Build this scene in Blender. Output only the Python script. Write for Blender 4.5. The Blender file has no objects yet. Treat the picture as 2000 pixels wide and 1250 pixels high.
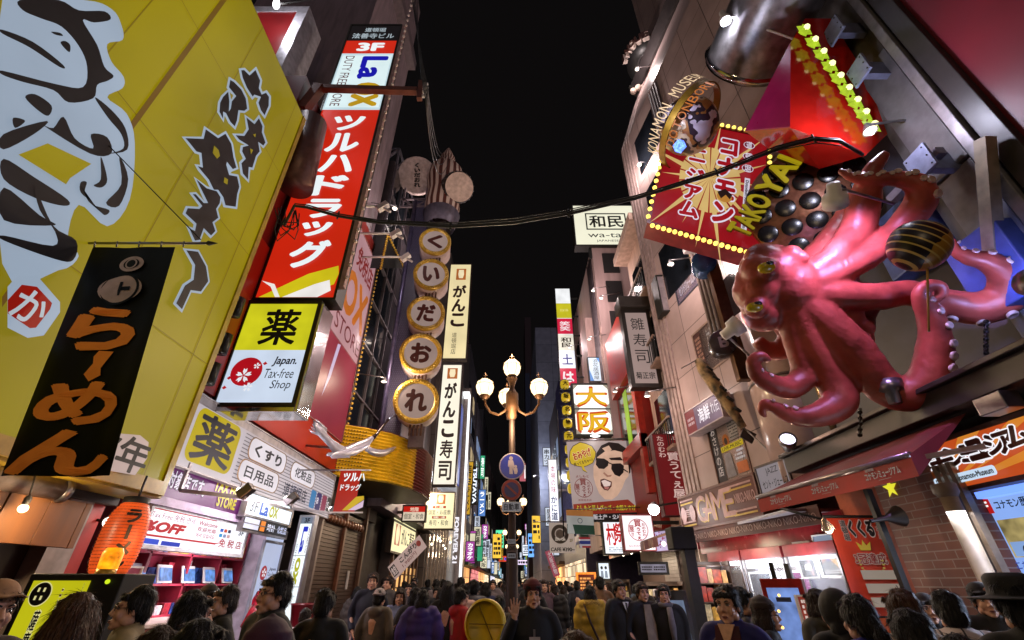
import bpy, bmesh, math, random
from mathutils import Vector, Matrix
from math import sin, cos, pi, radians, atan2
random.seed(7)
sc = bpy.context.scene
COL = sc.collection
# ------------------------------------------------------------------ camera, sky, exposure
F, HOR = 865.0, 1140.0
TH = math.atan((HOR - 625) / F)
EYE = Vector((0, 0, 1.65))
cd = bpy.data.cameras.new('camera'); cam = bpy.data.objects.new('camera', cd); COL.objects.link(cam)
cam.location = EYE; cam.rotation_euler = (pi / 2 + TH, 0, 0)
cd.sensor_width = 36; cd.lens = F / 2000 * 36; cd.clip_start = .05; cd.clip_end = 2000
sc.camera = cam
w = bpy.data.worlds.new('World'); sc.world = w; w.use_nodes = True
nt = w.node_tree; bg = nt.nodes['Background']
sky = nt.nodes.new('ShaderNodeTexSky'); sky.sky_type = 'NISHITA'; sky.sun_disc = False
sky.sun_elevation = radians(-8); sky.sun_rotation = radians(200)
mx = nt.nodes.new('ShaderNodeMixRGB'); mx.blend_type = 'ADD'; mx.inputs[0].default_value = 1
mx.inputs[2].default_value = (.066, .056, .058, 1)
nt.links.new(sky.outputs[0], mx.inputs[1]); nt.links.new(mx.outputs[0], bg.inputs[0])
bg.inputs[1].default_value = .055
# soft frontal fill added to the sky behind the viewer, standing for the lit street
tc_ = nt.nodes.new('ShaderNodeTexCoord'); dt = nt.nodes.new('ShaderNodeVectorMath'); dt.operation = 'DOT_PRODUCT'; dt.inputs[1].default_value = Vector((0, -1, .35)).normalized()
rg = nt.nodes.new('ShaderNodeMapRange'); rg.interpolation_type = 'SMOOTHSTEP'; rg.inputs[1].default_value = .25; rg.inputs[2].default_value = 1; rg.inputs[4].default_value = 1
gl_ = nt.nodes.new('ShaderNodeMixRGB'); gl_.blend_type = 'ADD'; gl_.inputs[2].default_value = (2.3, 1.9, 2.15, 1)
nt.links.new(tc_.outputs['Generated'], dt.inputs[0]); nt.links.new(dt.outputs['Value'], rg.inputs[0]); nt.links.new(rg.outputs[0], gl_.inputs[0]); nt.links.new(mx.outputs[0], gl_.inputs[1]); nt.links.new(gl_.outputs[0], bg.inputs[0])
sc.view_settings.view_transform = 'Standard'; sc.view_settings.look = 'None'
sc.view_settings.exposure = 0; sc.view_settings.gamma = 1
sc.cycles.use_denoising = True
sc.cycles.max_bounces = 6; sc.cycles.diffuse_bounces = 3; sc.cycles.glossy_bounces = 3
sc.cycles.sample_clamp_indirect = 3; sc.cycles.caustics_reflective = False; sc.cycles.caustics_refractive = False

# ------------------------------------------------------------------ pixel -> place in the street
def ray(u, v):
    x = (u - 1000) / F; y = (625 - v) / F
    return Vector((x, cos(TH) - y * sin(TH), sin(TH) + y * cos(TH)))
def PX(u, v, X): r = ray(u, v); return EYE + r * (X / r.x)
def PY(u, v, Y): r = ray(u, v); return EYE + r * (Y / r.y)
def PZ(u, v, Z): r = ray(u, v); return EYE + r * ((Z - EYE.z) / r.z)
def PT(u, v, t): return EYE + ray(u, v) * t
def PL(u, v, O, N): r = ray(u, v); return EYE + r * ((O - EYE).dot(N) / r.dot(N))
def PV(u, v, a, b):
    N = Vector((b[1] - a[1], a[0] - b[0], 0)); return PL(u, v, Vector((a[0], a[1], 0)), N)
Z3 = Vector((0, 0, 1))

# ------------------------------------------------------------------ materials
def lin(h):
    c = [int(h[i:i + 2], 16) / 255 for i in (0, 2, 4)]
    return [x / 12.92 if x < .04045 else ((x + .055) / 1.055) ** 2.4 for x in c]
MC = {}
def em(h, k=1.0, var=.15, sc_=1.2):
    key = ('e', h, k)
    if key in MC: return MC[key]
    m = bpy.data.materials.new('lit_' + h); m.use_nodes = True; n = m.node_tree.nodes; L = m.node_tree.links
    b = n['Principled BSDF']; c = lin(h)
    b.inputs['Base Color'].default_value = (*[x * .13 + .003 for x in c], 1); b.inputs['Roughness'].default_value = .4; b.inputs['Specular IOR Level'].default_value = .22
    b.inputs['Emission Color'].default_value = (*c, 1)
    g = n.new('ShaderNodeNewGeometry'); t = n.new('ShaderNodeTexNoise'); t.inputs['Scale'].default_value = sc_; t.inputs['Detail'].default_value = 2
    r = n.new('ShaderNodeMapRange'); r.inputs[3].default_value = k * (1 - var); r.inputs[4].default_value = k * (1 + var)
    r.inputs[1].default_value = .3; r.inputs[2].default_value = .7
    L.new(g.outputs['Position'], t.inputs['Vector']); L.new(t.outputs[0], r.inputs[0]); L.new(r.outputs[0], b.inputs['Emission Strength'])
    MC[key] = m; return m
def pm(h, rough=.55, metal=0, var=.25, scale=6, bump=0, spec=None, coat=0, streak=False):
    key = ('p', h, rough, metal, var, scale, bump, spec, coat, streak)
    if key in MC: return MC[key]
    m = bpy.data.materials.new('paint_' + h); m.use_nodes = True; n = m.node_tree.nodes; L = m.node_tree.links
    b = n['Principled BSDF']; c = lin(h)
    b.inputs['Roughness'].default_value = rough; b.inputs['Metallic'].default_value = metal
    if spec is not None: b.inputs['Specular IOR Level'].default_value = spec
    b.inputs['Coat Weight'].default_value = coat
    g = n.new('ShaderNodeTexCoord'); t = n.new('ShaderNodeTexNoise'); t.inputs['Scale'].default_value = scale; t.inputs['Detail'].default_value = 6
    src = g.outputs['Object']
    if streak:
        mp = n.new('ShaderNodeMapping'); mp.inputs['Scale'].default_value = (1, 1, .12); L.new(src, mp.inputs[0]); src = mp.outputs[0]
    L.new(src, t.inputs['Vector'])
    mxx = n.new('ShaderNodeMixRGB'); mxx.inputs[1].default_value = (*[x * (1 - var) for x in c], 1); mxx.inputs[2].default_value = (*[min(1, x * (1 + var * .5)) for x in c], 1)
    rr = n.new('ShaderNodeMapRange'); rr.inputs[1].default_value = .35; rr.inputs[2].default_value = .65
    L.new(t.outputs[0], rr.inputs[0]); L.new(rr.outputs[0], mxx.inputs[0]); L.new(mxx.outputs[0], b.inputs['Base Color'])
    r2 = n.new('ShaderNodeMapRange'); r2.inputs[3].default_value = rough * .8; r2.inputs[4].default_value = min(1, rough * 1.25)
    L.new(t.outputs[0], r2.inputs[0]); L.new(r2.outputs[0], b.inputs['Roughness'])
    if bump:
        bp = n.new('ShaderNodeBump'); bp.inputs['Strength'].default_value = bump; bp.inputs['Distance'].default_value = .02
        L.new(t.outputs[0], bp.inputs['Height']); L.new(bp.outputs[0], b.inputs['Normal'])
    MC[key] = m; return m
def tiles(h, hj, axis, tw, th_, mortar=.012, rough=.35, offset=0.0, var=.12, bump=.3, metal=0):
    """flat wall of panels or bricks; axis = the horizontal world axis of the wall"""
    key = ('t', h, hj, axis, tw, th_, offset, rough)
    if key in MC: return MC[key]
    m = bpy.data.materials.new('tiles_' + h); m.use_nodes = True; n = m.node_tree.nodes; L = m.node_tree.links
    b = n['Principled BSDF']; c = lin(h); j = lin(hj)
    g = n.new('ShaderNodeNewGeometry'); s = n.new('ShaderNodeSeparateXYZ'); L.new(g.outputs['Position'], s.inputs[0])
    cb = n.new('ShaderNodeCombineXYZ'); L.new(s.outputs[0 if axis == 'x' else 1], cb.inputs[0]); L.new(s.outputs[2], cb.inputs[1])
    t = n.new('ShaderNodeTexBrick'); t.offset = offset; t.inputs['Scale'].default_value = 1; t.inputs['Mortar Size'].default_value = mortar
    t.inputs['Brick Width'].default_value = tw; t.inputs['Row Height'].default_value = th_; t.inputs['Bias'].default_value = 0
    t.inputs['Color1'].default_value = (*[x * (1 - var) for x in c], 1); t.inputs['Color2'].default_value = (*[x * (1 + var) for x in c], 1)
    t.inputs['Mortar'].default_value = (*j, 1); t.inputs['Mortar Smooth'].default_value = .2
    L.new(cb.outputs[0], t.inputs['Vector'])
    nz = n.new('ShaderNodeTexNoise'); nz.inputs['Scale'].default_value = 1.3; nz.inputs['Detail'].default_value = 6; L.new(g.outputs['Position'], nz.inputs['Vector'])
    mm = n.new('ShaderNodeMixRGB'); mm.blend_type = 'MULTIPLY'; mm.inputs[0].default_value = .6
    rr = n.new('ShaderNodeMapRange'); rr.inputs[1].default_value = .3; rr.inputs[2].default_value = .7; rr.inputs[3].default_value = .6; rr.inputs[4].default_value = 1.1
    L.new(nz.outputs[0], rr.inputs[0]); L.new(t.outputs[0], mm.inputs[1]); L.new(rr.outputs[0], mm.inputs[2]); L.new(mm.outputs[0], b.inputs['Base Color'])
    b.inputs['Roughness'].default_value = rough; b.inputs['Metallic'].default_value = metal
    bp = n.new('ShaderNodeBump'); bp.inputs['Strength'].default_value = bump; bp.inputs['Distance'].default_value = .01; bp.invert = True
    L.new(t.outputs[1], bp.inputs['Height']); L.new(bp.outputs[0], b.inputs['Normal'])
    MC[key] = m; return m
def emgrid(h, axis, tw, th_, k=.9):
    m = em(h, k, .5, 1.5); key = ('eg', h, axis, tw, th_, k)
    if key in MC: return MC[key]
    t = tiles(h, '0a0808', axis, tw, th_, .03, .3, .37, .75).copy(); n = t.node_tree.nodes; L = t.node_tree.links; b = n['Principled BSDF']; br = [x for x in n if x.type == 'TEX_BRICK'][0]
    L.new(br.outputs[0], b.inputs['Emission Color']); b.inputs['Emission Strength'].default_value = k; MC[key] = t; return t
def glass(h='ffffff', alpha=.12):
    key = ('g', h, alpha)
    if key in MC: return MC[key]
    m = bpy.data.materials.new('glass_' + h); m.use_nodes = True; n = m.node_tree.nodes; L = m.node_tree.links
    b = n['Principled BSDF']; b.inputs['Base Color'].default_value = (*lin(h), 1); b.inputs['Roughness'].default_value = .05
    tr = n.new('ShaderNodeBsdfTransparent'); mi = n.new('ShaderNodeMixShader'); mi.inputs[0].default_value = alpha
    L.new(tr.outputs[0], mi.inputs[1]); L.new(b.outputs[0], mi.inputs[2]); L.new(mi.outputs[0], n['Material Output'].inputs[0])
    MC[key] = m; return m
DARK = pm('16140f', .5); BLK = pm('0b0a0b', .6); INK = pm('120f10', .6); STEEL = pm('8a8688', .3, .9); GREY = pm('54504f', .6)
WHT = pm('d8d4d2', .5, var=.12); CHROME = pm('c8c6c8', .12, 1, var=.1); CREAM = pm('b8a090', .55); BRASS = pm('8a5a30', .35, .7)
REDP = pm('a01c14', .45, var=.15); BROWN = pm('4a2c1a', .6); GOLD = pm('b8902c', .4, .4)

# ------------------------------------------------------------------ mesh collecting
class MB:
    def __init__(s): s.v = []; s.f = []; s.mi = []; s.m = []; s.sm = []
    def mid(s, m):
        if m not in s.m: s.m.append(m)
        return s.m.index(m)
    def face(s, pts, m, smooth=False):
        i = len(s.v); s.v += [Vector(p) for p in pts]; s.f.append(list(range(i, i + len(pts)))); s.mi.append(s.mid(m)); s.sm.append(smooth)
    def mesh(s, vs, fs, m, smooth=False):
        i = len(s.v); s.v += [Vector(p) for p in vs]; k = s.mid(m)
        for f in fs: s.f.append([a + i for a in f]); s.mi.append(k); s.sm.append(smooth)
    def box(s, x0, y0, z0, x1, y1, z1, m):
        s.hexa([(x0, y0, z0), (x1, y0, z0), (x1, y1, z0), (x0, y1, z0), (x0, y0, z1), (x1, y0, z1), (x1, y1, z1), (x0, y1, z1)], m)
    def hexa(s, p, m): s.mesh(p, [(0, 3, 2, 1), (4, 5, 6, 7), (0, 1, 5, 4), (1, 2, 6, 5), (2, 3, 7, 6), (3, 0, 4, 7)], m)
    def obox(s, O, A, B, C, m):
        O, A, B, C = map(Vector, (O, A, B, C)); s.hexa([O, O + A, O + A + B, O + B, O + C, O + A + C, O + A + B + C, O + B + C], m)
    def bar(s, a, b, wd, m, up=None):
        a, b = Vector(a), Vector(b); d = (b - a).normalized(); u = Vector(up) if up else (Z3 if abs(d.z) < .95 else Vector((0, 1, 0)))
        r = d.cross(u).normalized() * wd / 2; q = r.cross(d).normalized() * wd / 2
        s.obox(a - r - q, r * 2, b - a, q * 2, m)
    def tube(s, path, rad, m, n=8, cap=True, closed=False):
        P = [Vector(p) for p in path]; N = len(P); R = rad if isinstance(rad, (list, tuple)) else [rad] * N
        vs = []; fs = []; prev = None
        for i in range(N):
            d = (P[min(i + 1, N - 1)] - P[max(i - 1, 0)]).normalized()
            if prev is None: r = d.orthogonal().normalized()
            else: r = (prev - d * prev.dot(d)).normalized()
            prev = r; q = d.cross(r)
            for k in range(n):
                a = 2 * pi * k / n; vs.append(P[i] + (r * cos(a) + q * sin(a)) * R[i])
        for i in range(N - 1):
            for k in range(n): fs.append((i * n + k, i * n + (k + 1) % n, (i + 1) * n + (k + 1) % n, (i + 1) * n + k))
        if cap: fs += [tuple(range(n - 1, -1, -1)), tuple(range((N - 1) * n, N * n))]
        s.mesh(vs, fs, m, True)
    def lathe(s, O, prof, m, n=20, axis=Z3, smooth=True):
        O = Vector(O); ax = Vector(axis).normalized(); r = ax.orthogonal().normalized(); q = ax.cross(r); vs = []; fs = []
        for (rr, h) in prof:
            for k in range(n):
                a = 2 * pi * k / n; vs.append(O + ax * h + (r * cos(a) + q * sin(a)) * max(rr, 1e-4))
        for i in range(len(prof) - 1):
            for k in range(n): fs.append((i * n + k, i * n + (k + 1) % n, (i + 1) * n + (k + 1) % n, (i + 1) * n + k))
        s.mesh(vs, fs, m, smooth)
    def ball(s, c, r, m, n=14, k=9):
        c = Vector(c); r3 = Vector(r) if hasattr(r, '__len__') else Vector((r, r, r)); vs = []; fs = []
        for i in range(k + 1):
            t = pi * i / k
            for j in range(n):
                a = 2 * pi * j / n; vs.append(c + Vector((r3.x * sin(t) * cos(a), r3.y * sin(t) * sin(a), -r3.z * cos(t))))
        for i in range(k):
            for j in range(n): fs.append((i * n + j, i * n + (j + 1) % n, (i + 1) * n + (j + 1) % n, (i + 1) * n + j))
        s.mesh(vs, fs, m, True)
    def prism(s, pts, dv, m):
        P = [Vector(p) for p in pts]; dv = Vector(dv); n = len(P)
        s.mesh(P + [p + dv for p in P], [tuple(range(n - 1, -1, -1)), tuple(range(n, 2 * n))] + [(i, (i + 1) % n, n + (i + 1) % n, n + i) for i in range(n)], m)
    def build(s, name, parent=None, bevel=0):
        o0 = parent.matrix_world.translation if parent else Vector()
        if parent: o0 = wloc(parent)
        me = bpy.data.meshes.new(name); me.from_pydata([v - o0 for v in s.v], [], s.f)
        for m in s.m: me.materials.append(m)
        me.polygons.foreach_set('material_index', s.mi); me.polygons.foreach_set('use_smooth', s.sm); me.update()
        bm = bmesh.new(); bm.from_mesh(me); bmesh.ops.recalc_face_normals(bm, faces=bm.faces) if s.closed_ok else None; bm.to_mesh(me); bm.free()
        o = bpy.data.objects.new(name, me); COL.objects.link(o); o.parent = parent
        if bevel:
            b = o.modifiers.new('bevel', 'BEVEL'); b.width = bevel; b.segments = 2; b.limit_method = 'ANGLE'; b.angle_limit = radians(40)
        return o
    closed_ok = True
def wloc(o):
    p = Vector(o.location)
    while o.parent: o = o.parent; p = p + Vector(o.location)
    return p
def tag(o, label, cat, group=None):
    o['label'] = label; o['category'] = cat
    if group: o['group'] = group
    return o
def thing(name, label, cat, loc=(0, 0, 0), group=None):
    o = bpy.data.objects.new(name, None); o.empty_display_size = .1; COL.objects.link(o); o.location = loc
    return tag(o, label, cat, group)
def structure(mb, name, kind='structure', **k):
    o = mb.build(name, None, **k); o['kind'] = kind; return o
def lamp(name, loc, power, color=(1, .8, .6), r=.1, kind='POINT', aim=None, spot=70, blend=.5, size=None):
    d = bpy.data.lights.new(name, kind); d.energy = power; d.color = color
    if kind == 'AREA': d.shape = 'RECTANGLE'; d.size, d.size_y = size
    else: d.shadow_soft_size = r
    if kind == 'SPOT': d.spot_size = radians(spot); d.spot_blend = blend
    o = bpy.data.objects.new(name, d); COL.objects.link(o); o.location = loc
    if aim is not None: o.rotation_euler = (Vector(aim) - Vector(loc)).to_track_quat('-Z', 'Y').to_euler()
    return o

# ------------------------------------------------------------------ lettering
TC = {}
def textmesh(body, bold=0.0, ital=0.0, vert=False, gap=1.0):
    key = (body, bold, ital, vert, gap)
    if key in TC: return TC[key]
    if bold > .012:  # weight by restamping the glyphs round a small circle
        v0, f0 = textmesh(body, 0, ital, vert, gap); vs, fs = [], []; r = bold * .85; k = 8 if r < .07 else 12
        for i in range(k + 1):
            o = len(vs); dx, dy = (0, 0) if i == k else (r * cos(2 * pi * i / k), r * sin(2 * pi * i / k)); vs += [(x + dx, y + dy) for x, y in v0]; fs += [tuple(a + o for a in f) for f in f0]
        TC[key] = (vs, fs); return TC[key]
    c = bpy.data.curves.new('t', 'FONT'); c.body = '\n'.join(body) if vert else body; c.offset = 0; c.shear = ital
    c.resolution_u = 3; c.align_x = 'CENTER'; c.space_line = gap
    o = bpy.data.objects.new('t', c); COL.objects.link(o)
    me = bpy.data.meshes.new_from_object(o.evaluated_get(bpy.context.evaluated_depsgraph_get()))
    vs = [(v.co.x, v.co.y) for v in me.vertices]; fs = [tuple(p.vertices) for p in me.polygons]
    bpy.data.objects.remove(o); bpy.data.curves.remove(c); bpy.data.meshes.remove(me)
    TC[key] = (vs, fs); return TC[key]
def rot2(p, a, c=(0, 0)): return (c[0] + (p[0] - c[0]) * cos(a) - (p[1] - c[1]) * sin(a), c[1] + (p[0] - c[0]) * sin(a) + (p[1] - c[1]) * cos(a))

class Sign:
    """a signboard: casing, face panel and one mesh of everything written or painted on it; O corner, A along, B up"""
    def __init__(s, name, label, cat, O, A, B, face, casing=None, depth=.15, rim=.05, lip=.025, group=None, loc=None, tube=False, post=None):
        s.O, s.A, s.B = Vector(O), Vector(A), Vector(B); s.N = s.A.cross(s.B).normalized(); s.lay = .004; s.mb = MB(); s.mb.closed_ok = False
        s.w, s.h = s.A.length, s.B.length
        s.root = thing(name, label, cat, loc or (s.O + s.A * .5 - s.N * depth * .5), group)
        a, b = s.A.normalized(), s.B.normalized()
        if casing:
            c = MB(); c.obox(s.O - a * rim - b * rim - s.N * depth, a * (s.w + 2 * rim), b * (s.h + 2 * rim), s.N * (depth - .004), casing)
            if rim:
                for (p, q, r) in ((-a * rim - b * rim, a * (s.w + 2 * rim), b * rim), (-a * rim + b * s.h, a * (s.w + 2 * rim), b * rim), (-a * rim, a * rim, b * s.h), (a * s.w, a * rim, b * s.h)):
                    c.obox(s.O + p - s.N * .004, q, r, s.N * (.004 + lip), casing)
            s.casing = c.build('casing', s.root)
        p = MB(); p.closed_ok = False; p.face([s.P(0, 0), s.P(1, 0), s.P(1, 1), s.P(0, 1)], face); s.panel = p.build('panel', s.root)
    def P(s, x, y, d=0.0): return s.O + s.A * x + s.B * y + s.N * d
    def px(s, u, v):
        q = PL(u, v, s.O, s.N) - s.O
        aa, ab, bb = s.A.dot(s.A), s.A.dot(s.B), s.B.dot(s.B); qa, qb = q.dot(s.A), q.dot(s.B); d = aa * bb - ab * ab
        return ((qa * bb - qb * ab) / d, (qb * aa - qa * ab) / d)
    def nl(s): s.lay += .0016; return s.lay
    def poly(s, pts, m):
        d = s.nl(); s.mb.face([s.P(x, y, d) for x, y in pts], m); return s
    def ppoly(s, pts, m): return s.poly([s.px(*p) for p in pts], m)
    def rect(s, x0, y0, x1, y1, m): return s.poly([(x0, y0), (x1, y0), (x1, y1), (x0, y1)], m)
    def ell(s, cx, cy, r, m, asp=1.0, n=28, a0=0):
        k = s.w / s.h; return s.poly([(cx + r * cos(2 * pi * i / n + a0), cy + r * k * asp * sin(2 * pi * i / n + a0)) for i in range(n)], m)
    def ring(s, cx, cy, r0, r1, m, n=32):
        k = s.w / s.h; d = s.nl()
        for i in range(n):
            a, b = 2 * pi * i / n, 2 * pi * (i + 1) / n
            s.mb.face([s.P(cx + r * cos(t), cy + r * k * sin(t), d) for r, t in ((r0, a), (r1, a), (r1, b), (r0, b))], m)
        return s
    def rrect(s, x0, y0, x1, y1, m, r=.3):
        k = s.w / s.h; rx = min(x1 - x0, (y1 - y0) / k) * r; ry = rx * k; pts = []
        for (cx, cy, a) in ((x1 - rx, y1 - ry, 0), (x0 + rx, y1 - ry, pi / 2), (x0 + rx, y0 + ry, pi), (x1 - rx, y0 + ry, 3 * pi / 2)):
            for i in range(6): t = a + pi / 2 * i / 5; pts.append((cx + rx * cos(t), cy + ry * sin(t)))
        return s.poly(pts, m)
    def text(s, body, x0, y0, x1, y1, m, bold=.0, ital=0.0, vert=False, gap=1.0, ang=0, fit=True, outline=None, ow=.06):
        if any('\u4e00' <= c <= '\u9fff' for c in body): bold = min(bold, .024)
        elif any(c.islower() for c in body): bold = min(bold, .045)
        if outline: s._text(body, x0, y0, x1, y1, outline, bold + ow, ital, vert, gap, ang, bold)
        return s._text(body, x0, y0, x1, y1, m, bold, ital, vert, gap, ang, bold)
    def _text(s, body, x0, y0, x1, y1, m, bold, ital, vert, gap, ang, bb):
        vs, fs = textmesh(body, bold, ital, vert, gap); rv = textmesh(body, bb, ital, vert, gap)[0]
        if not rv: return s
        lx, hx = min(p[0] for p in rv), max(p[0] for p in rv); ly, hy = min(p[1] for p in rv), max(p[1] for p in rv); d = s.nl()
        W, H = (x1 - x0) * s.w, (y1 - y0) * s.h; out = []; n0 = max(1, len(textmesh(body, 0, ital, vert, gap)[0])); dd = lambda i: d + (i // n0) * .00012
        if ang in (90, -90):
            for i, (x, y) in enumerate(vs):
                a, b = (x - lx) / (hx - lx), (y - ly) / (hy - ly)
                (p, q) = (b, 1 - a) if ang == -90 else (1 - b, a)
                out.append(s.P(x0 + (x1 - x0) * p, y0 + (y1 - y0) * q, dd(i)))
        else:
            for i, (x, y) in enumerate(vs):
                a, b = (x - lx) / (hx - lx) - .5, (y - ly) / (hy - ly) - .5
                q = rot2((a * W, b * H), radians(ang))
                out.append(s.P((x0 + x1) / 2 + q[0] / s.w, (y0 + y1) / 2 + q[1] / s.h, dd(i)))
        s.mb.mesh(out, fs, m); return s
    def scrib(s, x0, y0, x1, y1, m, rows=3, seed=1, fill=.6):
        """lines of print too small to read"""
        R = random.Random(seed); d = s.nl(); h = (y1 - y0) / rows
        for i in range(rows):
            x = x0
            while x < x1:
                wd = R.uniform(.3, .9) * h * s.h / s.w; b = y0 + i * h
                if R.random() < .85: s.mb.face([s.P(*p, d) for p in ((x, b + h * .2), (min(x + wd, x1), b + h * .2), (min(x + wd, x1), b + h * (.2 + fill)), (x, b + h * (.2 + fill)))], m)
                x += wd * 1.25
        return s
    def done(s, name='lettering'):
        if s.mb.f: s.letters = s.mb.build(name, s.root)
        return s
def sgY(name, label, cat, Y, bl, tr, face, casing=None, **k):
    a, b = PY(*bl, Y), PY(*tr, Y); return Sign(name, label, cat, a, (b.x - a.x, 0, 0), (0, 0, b.z - a.z), face, casing, **k)
def sgX(name, label, cat, X, bl, tr, face, casing=None, **k):
    a, b = PX(*bl, X), PX(*tr, X); return Sign(name, label, cat, a, (0, b.y - a.y, 0), (0, 0, b.z - a.z), face, casing, **k)
def sgV(name, label, cat, ln, bl, br, tl, face, casing=None, **k):
    a, b, c = PV(*bl, *ln), PV(*br, *ln), PV(*tl, *ln); return Sign(name, label, cat, a, (b.x - a.x, b.y - a.y, 0), (0, 0, c.z - a.z), face, casing, **k)
def sgQ(name, label, cat, O, N, bl, br, tl, face, casing=None, **k):
    a, b, c = (PL(*p, Vector(O), Vector(N)) for p in (bl, br, tl)); return Sign(name, label, cat, a, b - a, c - a, face, casing, **k)
def slab(b, front, back, fs, mf, ms):
    n = len(front); b.mesh(front, fs, mf); b.mesh(back, fs, ms); ed = {(f[i], f[(i + 1) % len(f)]) for f in fs for i in range(len(f))}
    b.mesh(front + back, [(i, j, n + j, n + i) for (i, j) in ed if (j, i) not in ed], ms)
def bulb_row(pts, r, m, root, name='bulb'):
    mb = MB(); mb.ball((0, 0, 0), r, m, 8, 6); o0 = None
    for p in pts:
        if o0 is None:
            o0 = mb.build(name, None); o0.parent = root; o = o0
        else:
            o = o0.copy(); COL.objects.link(o); o.parent = root
        o.location = Vector(p) - wloc(root)
def catmull(P, n=6):
    out = []; N = len(P)
    for i in range(N - 1):
        a, b, c, d = P[max(i - 1, 0)], P[i], P[i + 1], P[min(i + 2, N - 1)]
        for k in range(n):
            t = k / n; out.append(tuple(.5 * ((2 * b[j]) + (-a[j] + c[j]) * t + (2 * a[j] - 5 * b[j] + 4 * c[j] - d[j]) * t * t + (-a[j] + 3 * b[j] - 3 * c[j] + d[j]) * t ** 3) for j in range(len(b))))
    out.append(tuple(P[-1])); return out
# ------------------------------------------------------------------ ground
def ground():
    m = tiles('4a4446', '2a2628', 'x', .6, .3, .01, .45)
    n = m.node_tree.nodes; L = m.node_tree.links
    g = [x for x in n if x.type == 'NEW_GEOMETRY'][0]; br = [x for x in n if x.type == 'TEX_BRICK'][0]; L.new(g.outputs['Position'], br.inputs['Vector'])
    mb = MB(); mb.closed_ok = False; mb.face([(-4.5, -30, 0), (4.6, -30, 0), (4.6, 400, 0), (-4.5, 400, 0)], m); structure(mb, 'street')
    mb = MB(); mb.closed_ok = False; mb.face([(-400, -100, -.02), (400, -100, -.02), (400, 900, -.02), (-400, 900, -.02)], pm('2a2727', .8)); structure(mb, 'ground')
    mb = MB(); p = pm('5a5352', .7, scale=3)
    mb.box(-9, -30, -.01, -4.5, 400, .1, p); mb.box(4.6, -30, -.01, 12, 400, .1, p); structure(mb, 'pavement', bevel=.02)
ground()
def opoly(pts, d):
    """grow an outline by d"""
    n = len(pts); A = sum(pts[i][0] * pts[(i + 1) % n][1] - pts[(i + 1) % n][0] * pts[i][1] for i in range(n)); sg = 1 if A > 0 else -1; out = []
    for i in range(n):
        (x0, y0), (x1, y1), (x2, y2) = pts[i - 1], pts[i], pts[(i + 1) % n]
        ax, ay = y1 - y0, -(x1 - x0); bx, by = y2 - y1, -(x2 - x1); la = math.hypot(ax, ay) or 1; lb = math.hypot(bx, by) or 1
        nx, ny = ax / la + bx / lb, ay / la + by / lb; l = math.hypot(nx, ny) or 1; k = min(1.7, 2 / max(l, .6))
        out.append((x1 + sg * nx / l * d * k, y1 + sg * ny / l * d * k))
    return out
def building(name, label, x0, y0, z0, x1, y1, z1, m, cat='building', group=None):
    r = thing(name, label, cat, ((x0 + x1) / 2, (y0 + y1) / 2, 0), group)
    mb = MB(); mb.box(x0, y0, z0, x1, y1, z1, m); mb.build('wall', r); return r
def part(name, root, fn, bevel=0, flip=True):
    mb = MB(); mb.closed_ok = flip; fn(mb); return mb.build(name, root, bevel)

# ================================================================== LEFT: yellow ramen house
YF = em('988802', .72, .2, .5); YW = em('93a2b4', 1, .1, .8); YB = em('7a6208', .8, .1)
yb = building('ramen_restaurant', 'near left ramen restaurant building behind the huge yellow signboard', -9.5, -5, 2.5, -5.02, 6.05, 10.3, pm('3a302a', .7))
part('lower_wall', yb, lambda b: (b.box(-9.5, -5, 0, -5.5, 2.6, 2.5, pm('1c1512', .7)), b.box(-9.5, 3.6, 0, -5.3, 6.05, 2.5, pm('2a201a', .7)), b.box(-5.29, 5.45, .1, -5.1, 5.8, 2.5, pm('9a8a80', .5)), b.box(-5.29, 5.85, .1, -5.15, 6.03, 2.5, REDP)))
zb = PX(312, 968, -4.5).z; zt = PX(595, 235, -4.5).z; ye = PX(595, 235, -4.5).y
S = Sign('signboard', 'huge yellow backlit signboard with black brush strokes outlined in white', 'signboard', (-4.5, -1.2, zb), (0, ye + 1.2, 0), (0, 0, zt - zb), YF, None, depth=.4)
part('casing', S.root, lambda b: (b.box(-5.0, -1.2, zb - .03, -4.51, ye + .02, zt + .03, pm('8a7218', .45)), b.box(-4.51, ye - .1, zb, -4.47, ye, zt, pm('9a8418', .4)), b.box(-4.5, -1.2, zb, -4.46, ye - .1, zb + .16, pm('a88a3a', .45))))
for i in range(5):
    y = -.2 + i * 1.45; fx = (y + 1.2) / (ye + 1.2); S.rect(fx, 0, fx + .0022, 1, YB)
for fz in (.235, .5, .76): S.rect(0, fz, 1, fz + .0016, YB)
S.ppoly([(428, 0), (441, 0), (135, 420), (0, 600), (0, 580), (120, 418)], em('6e4e0c', .8, .1))  # brown strip: shadow of an inner post painted on the backlit face
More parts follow.
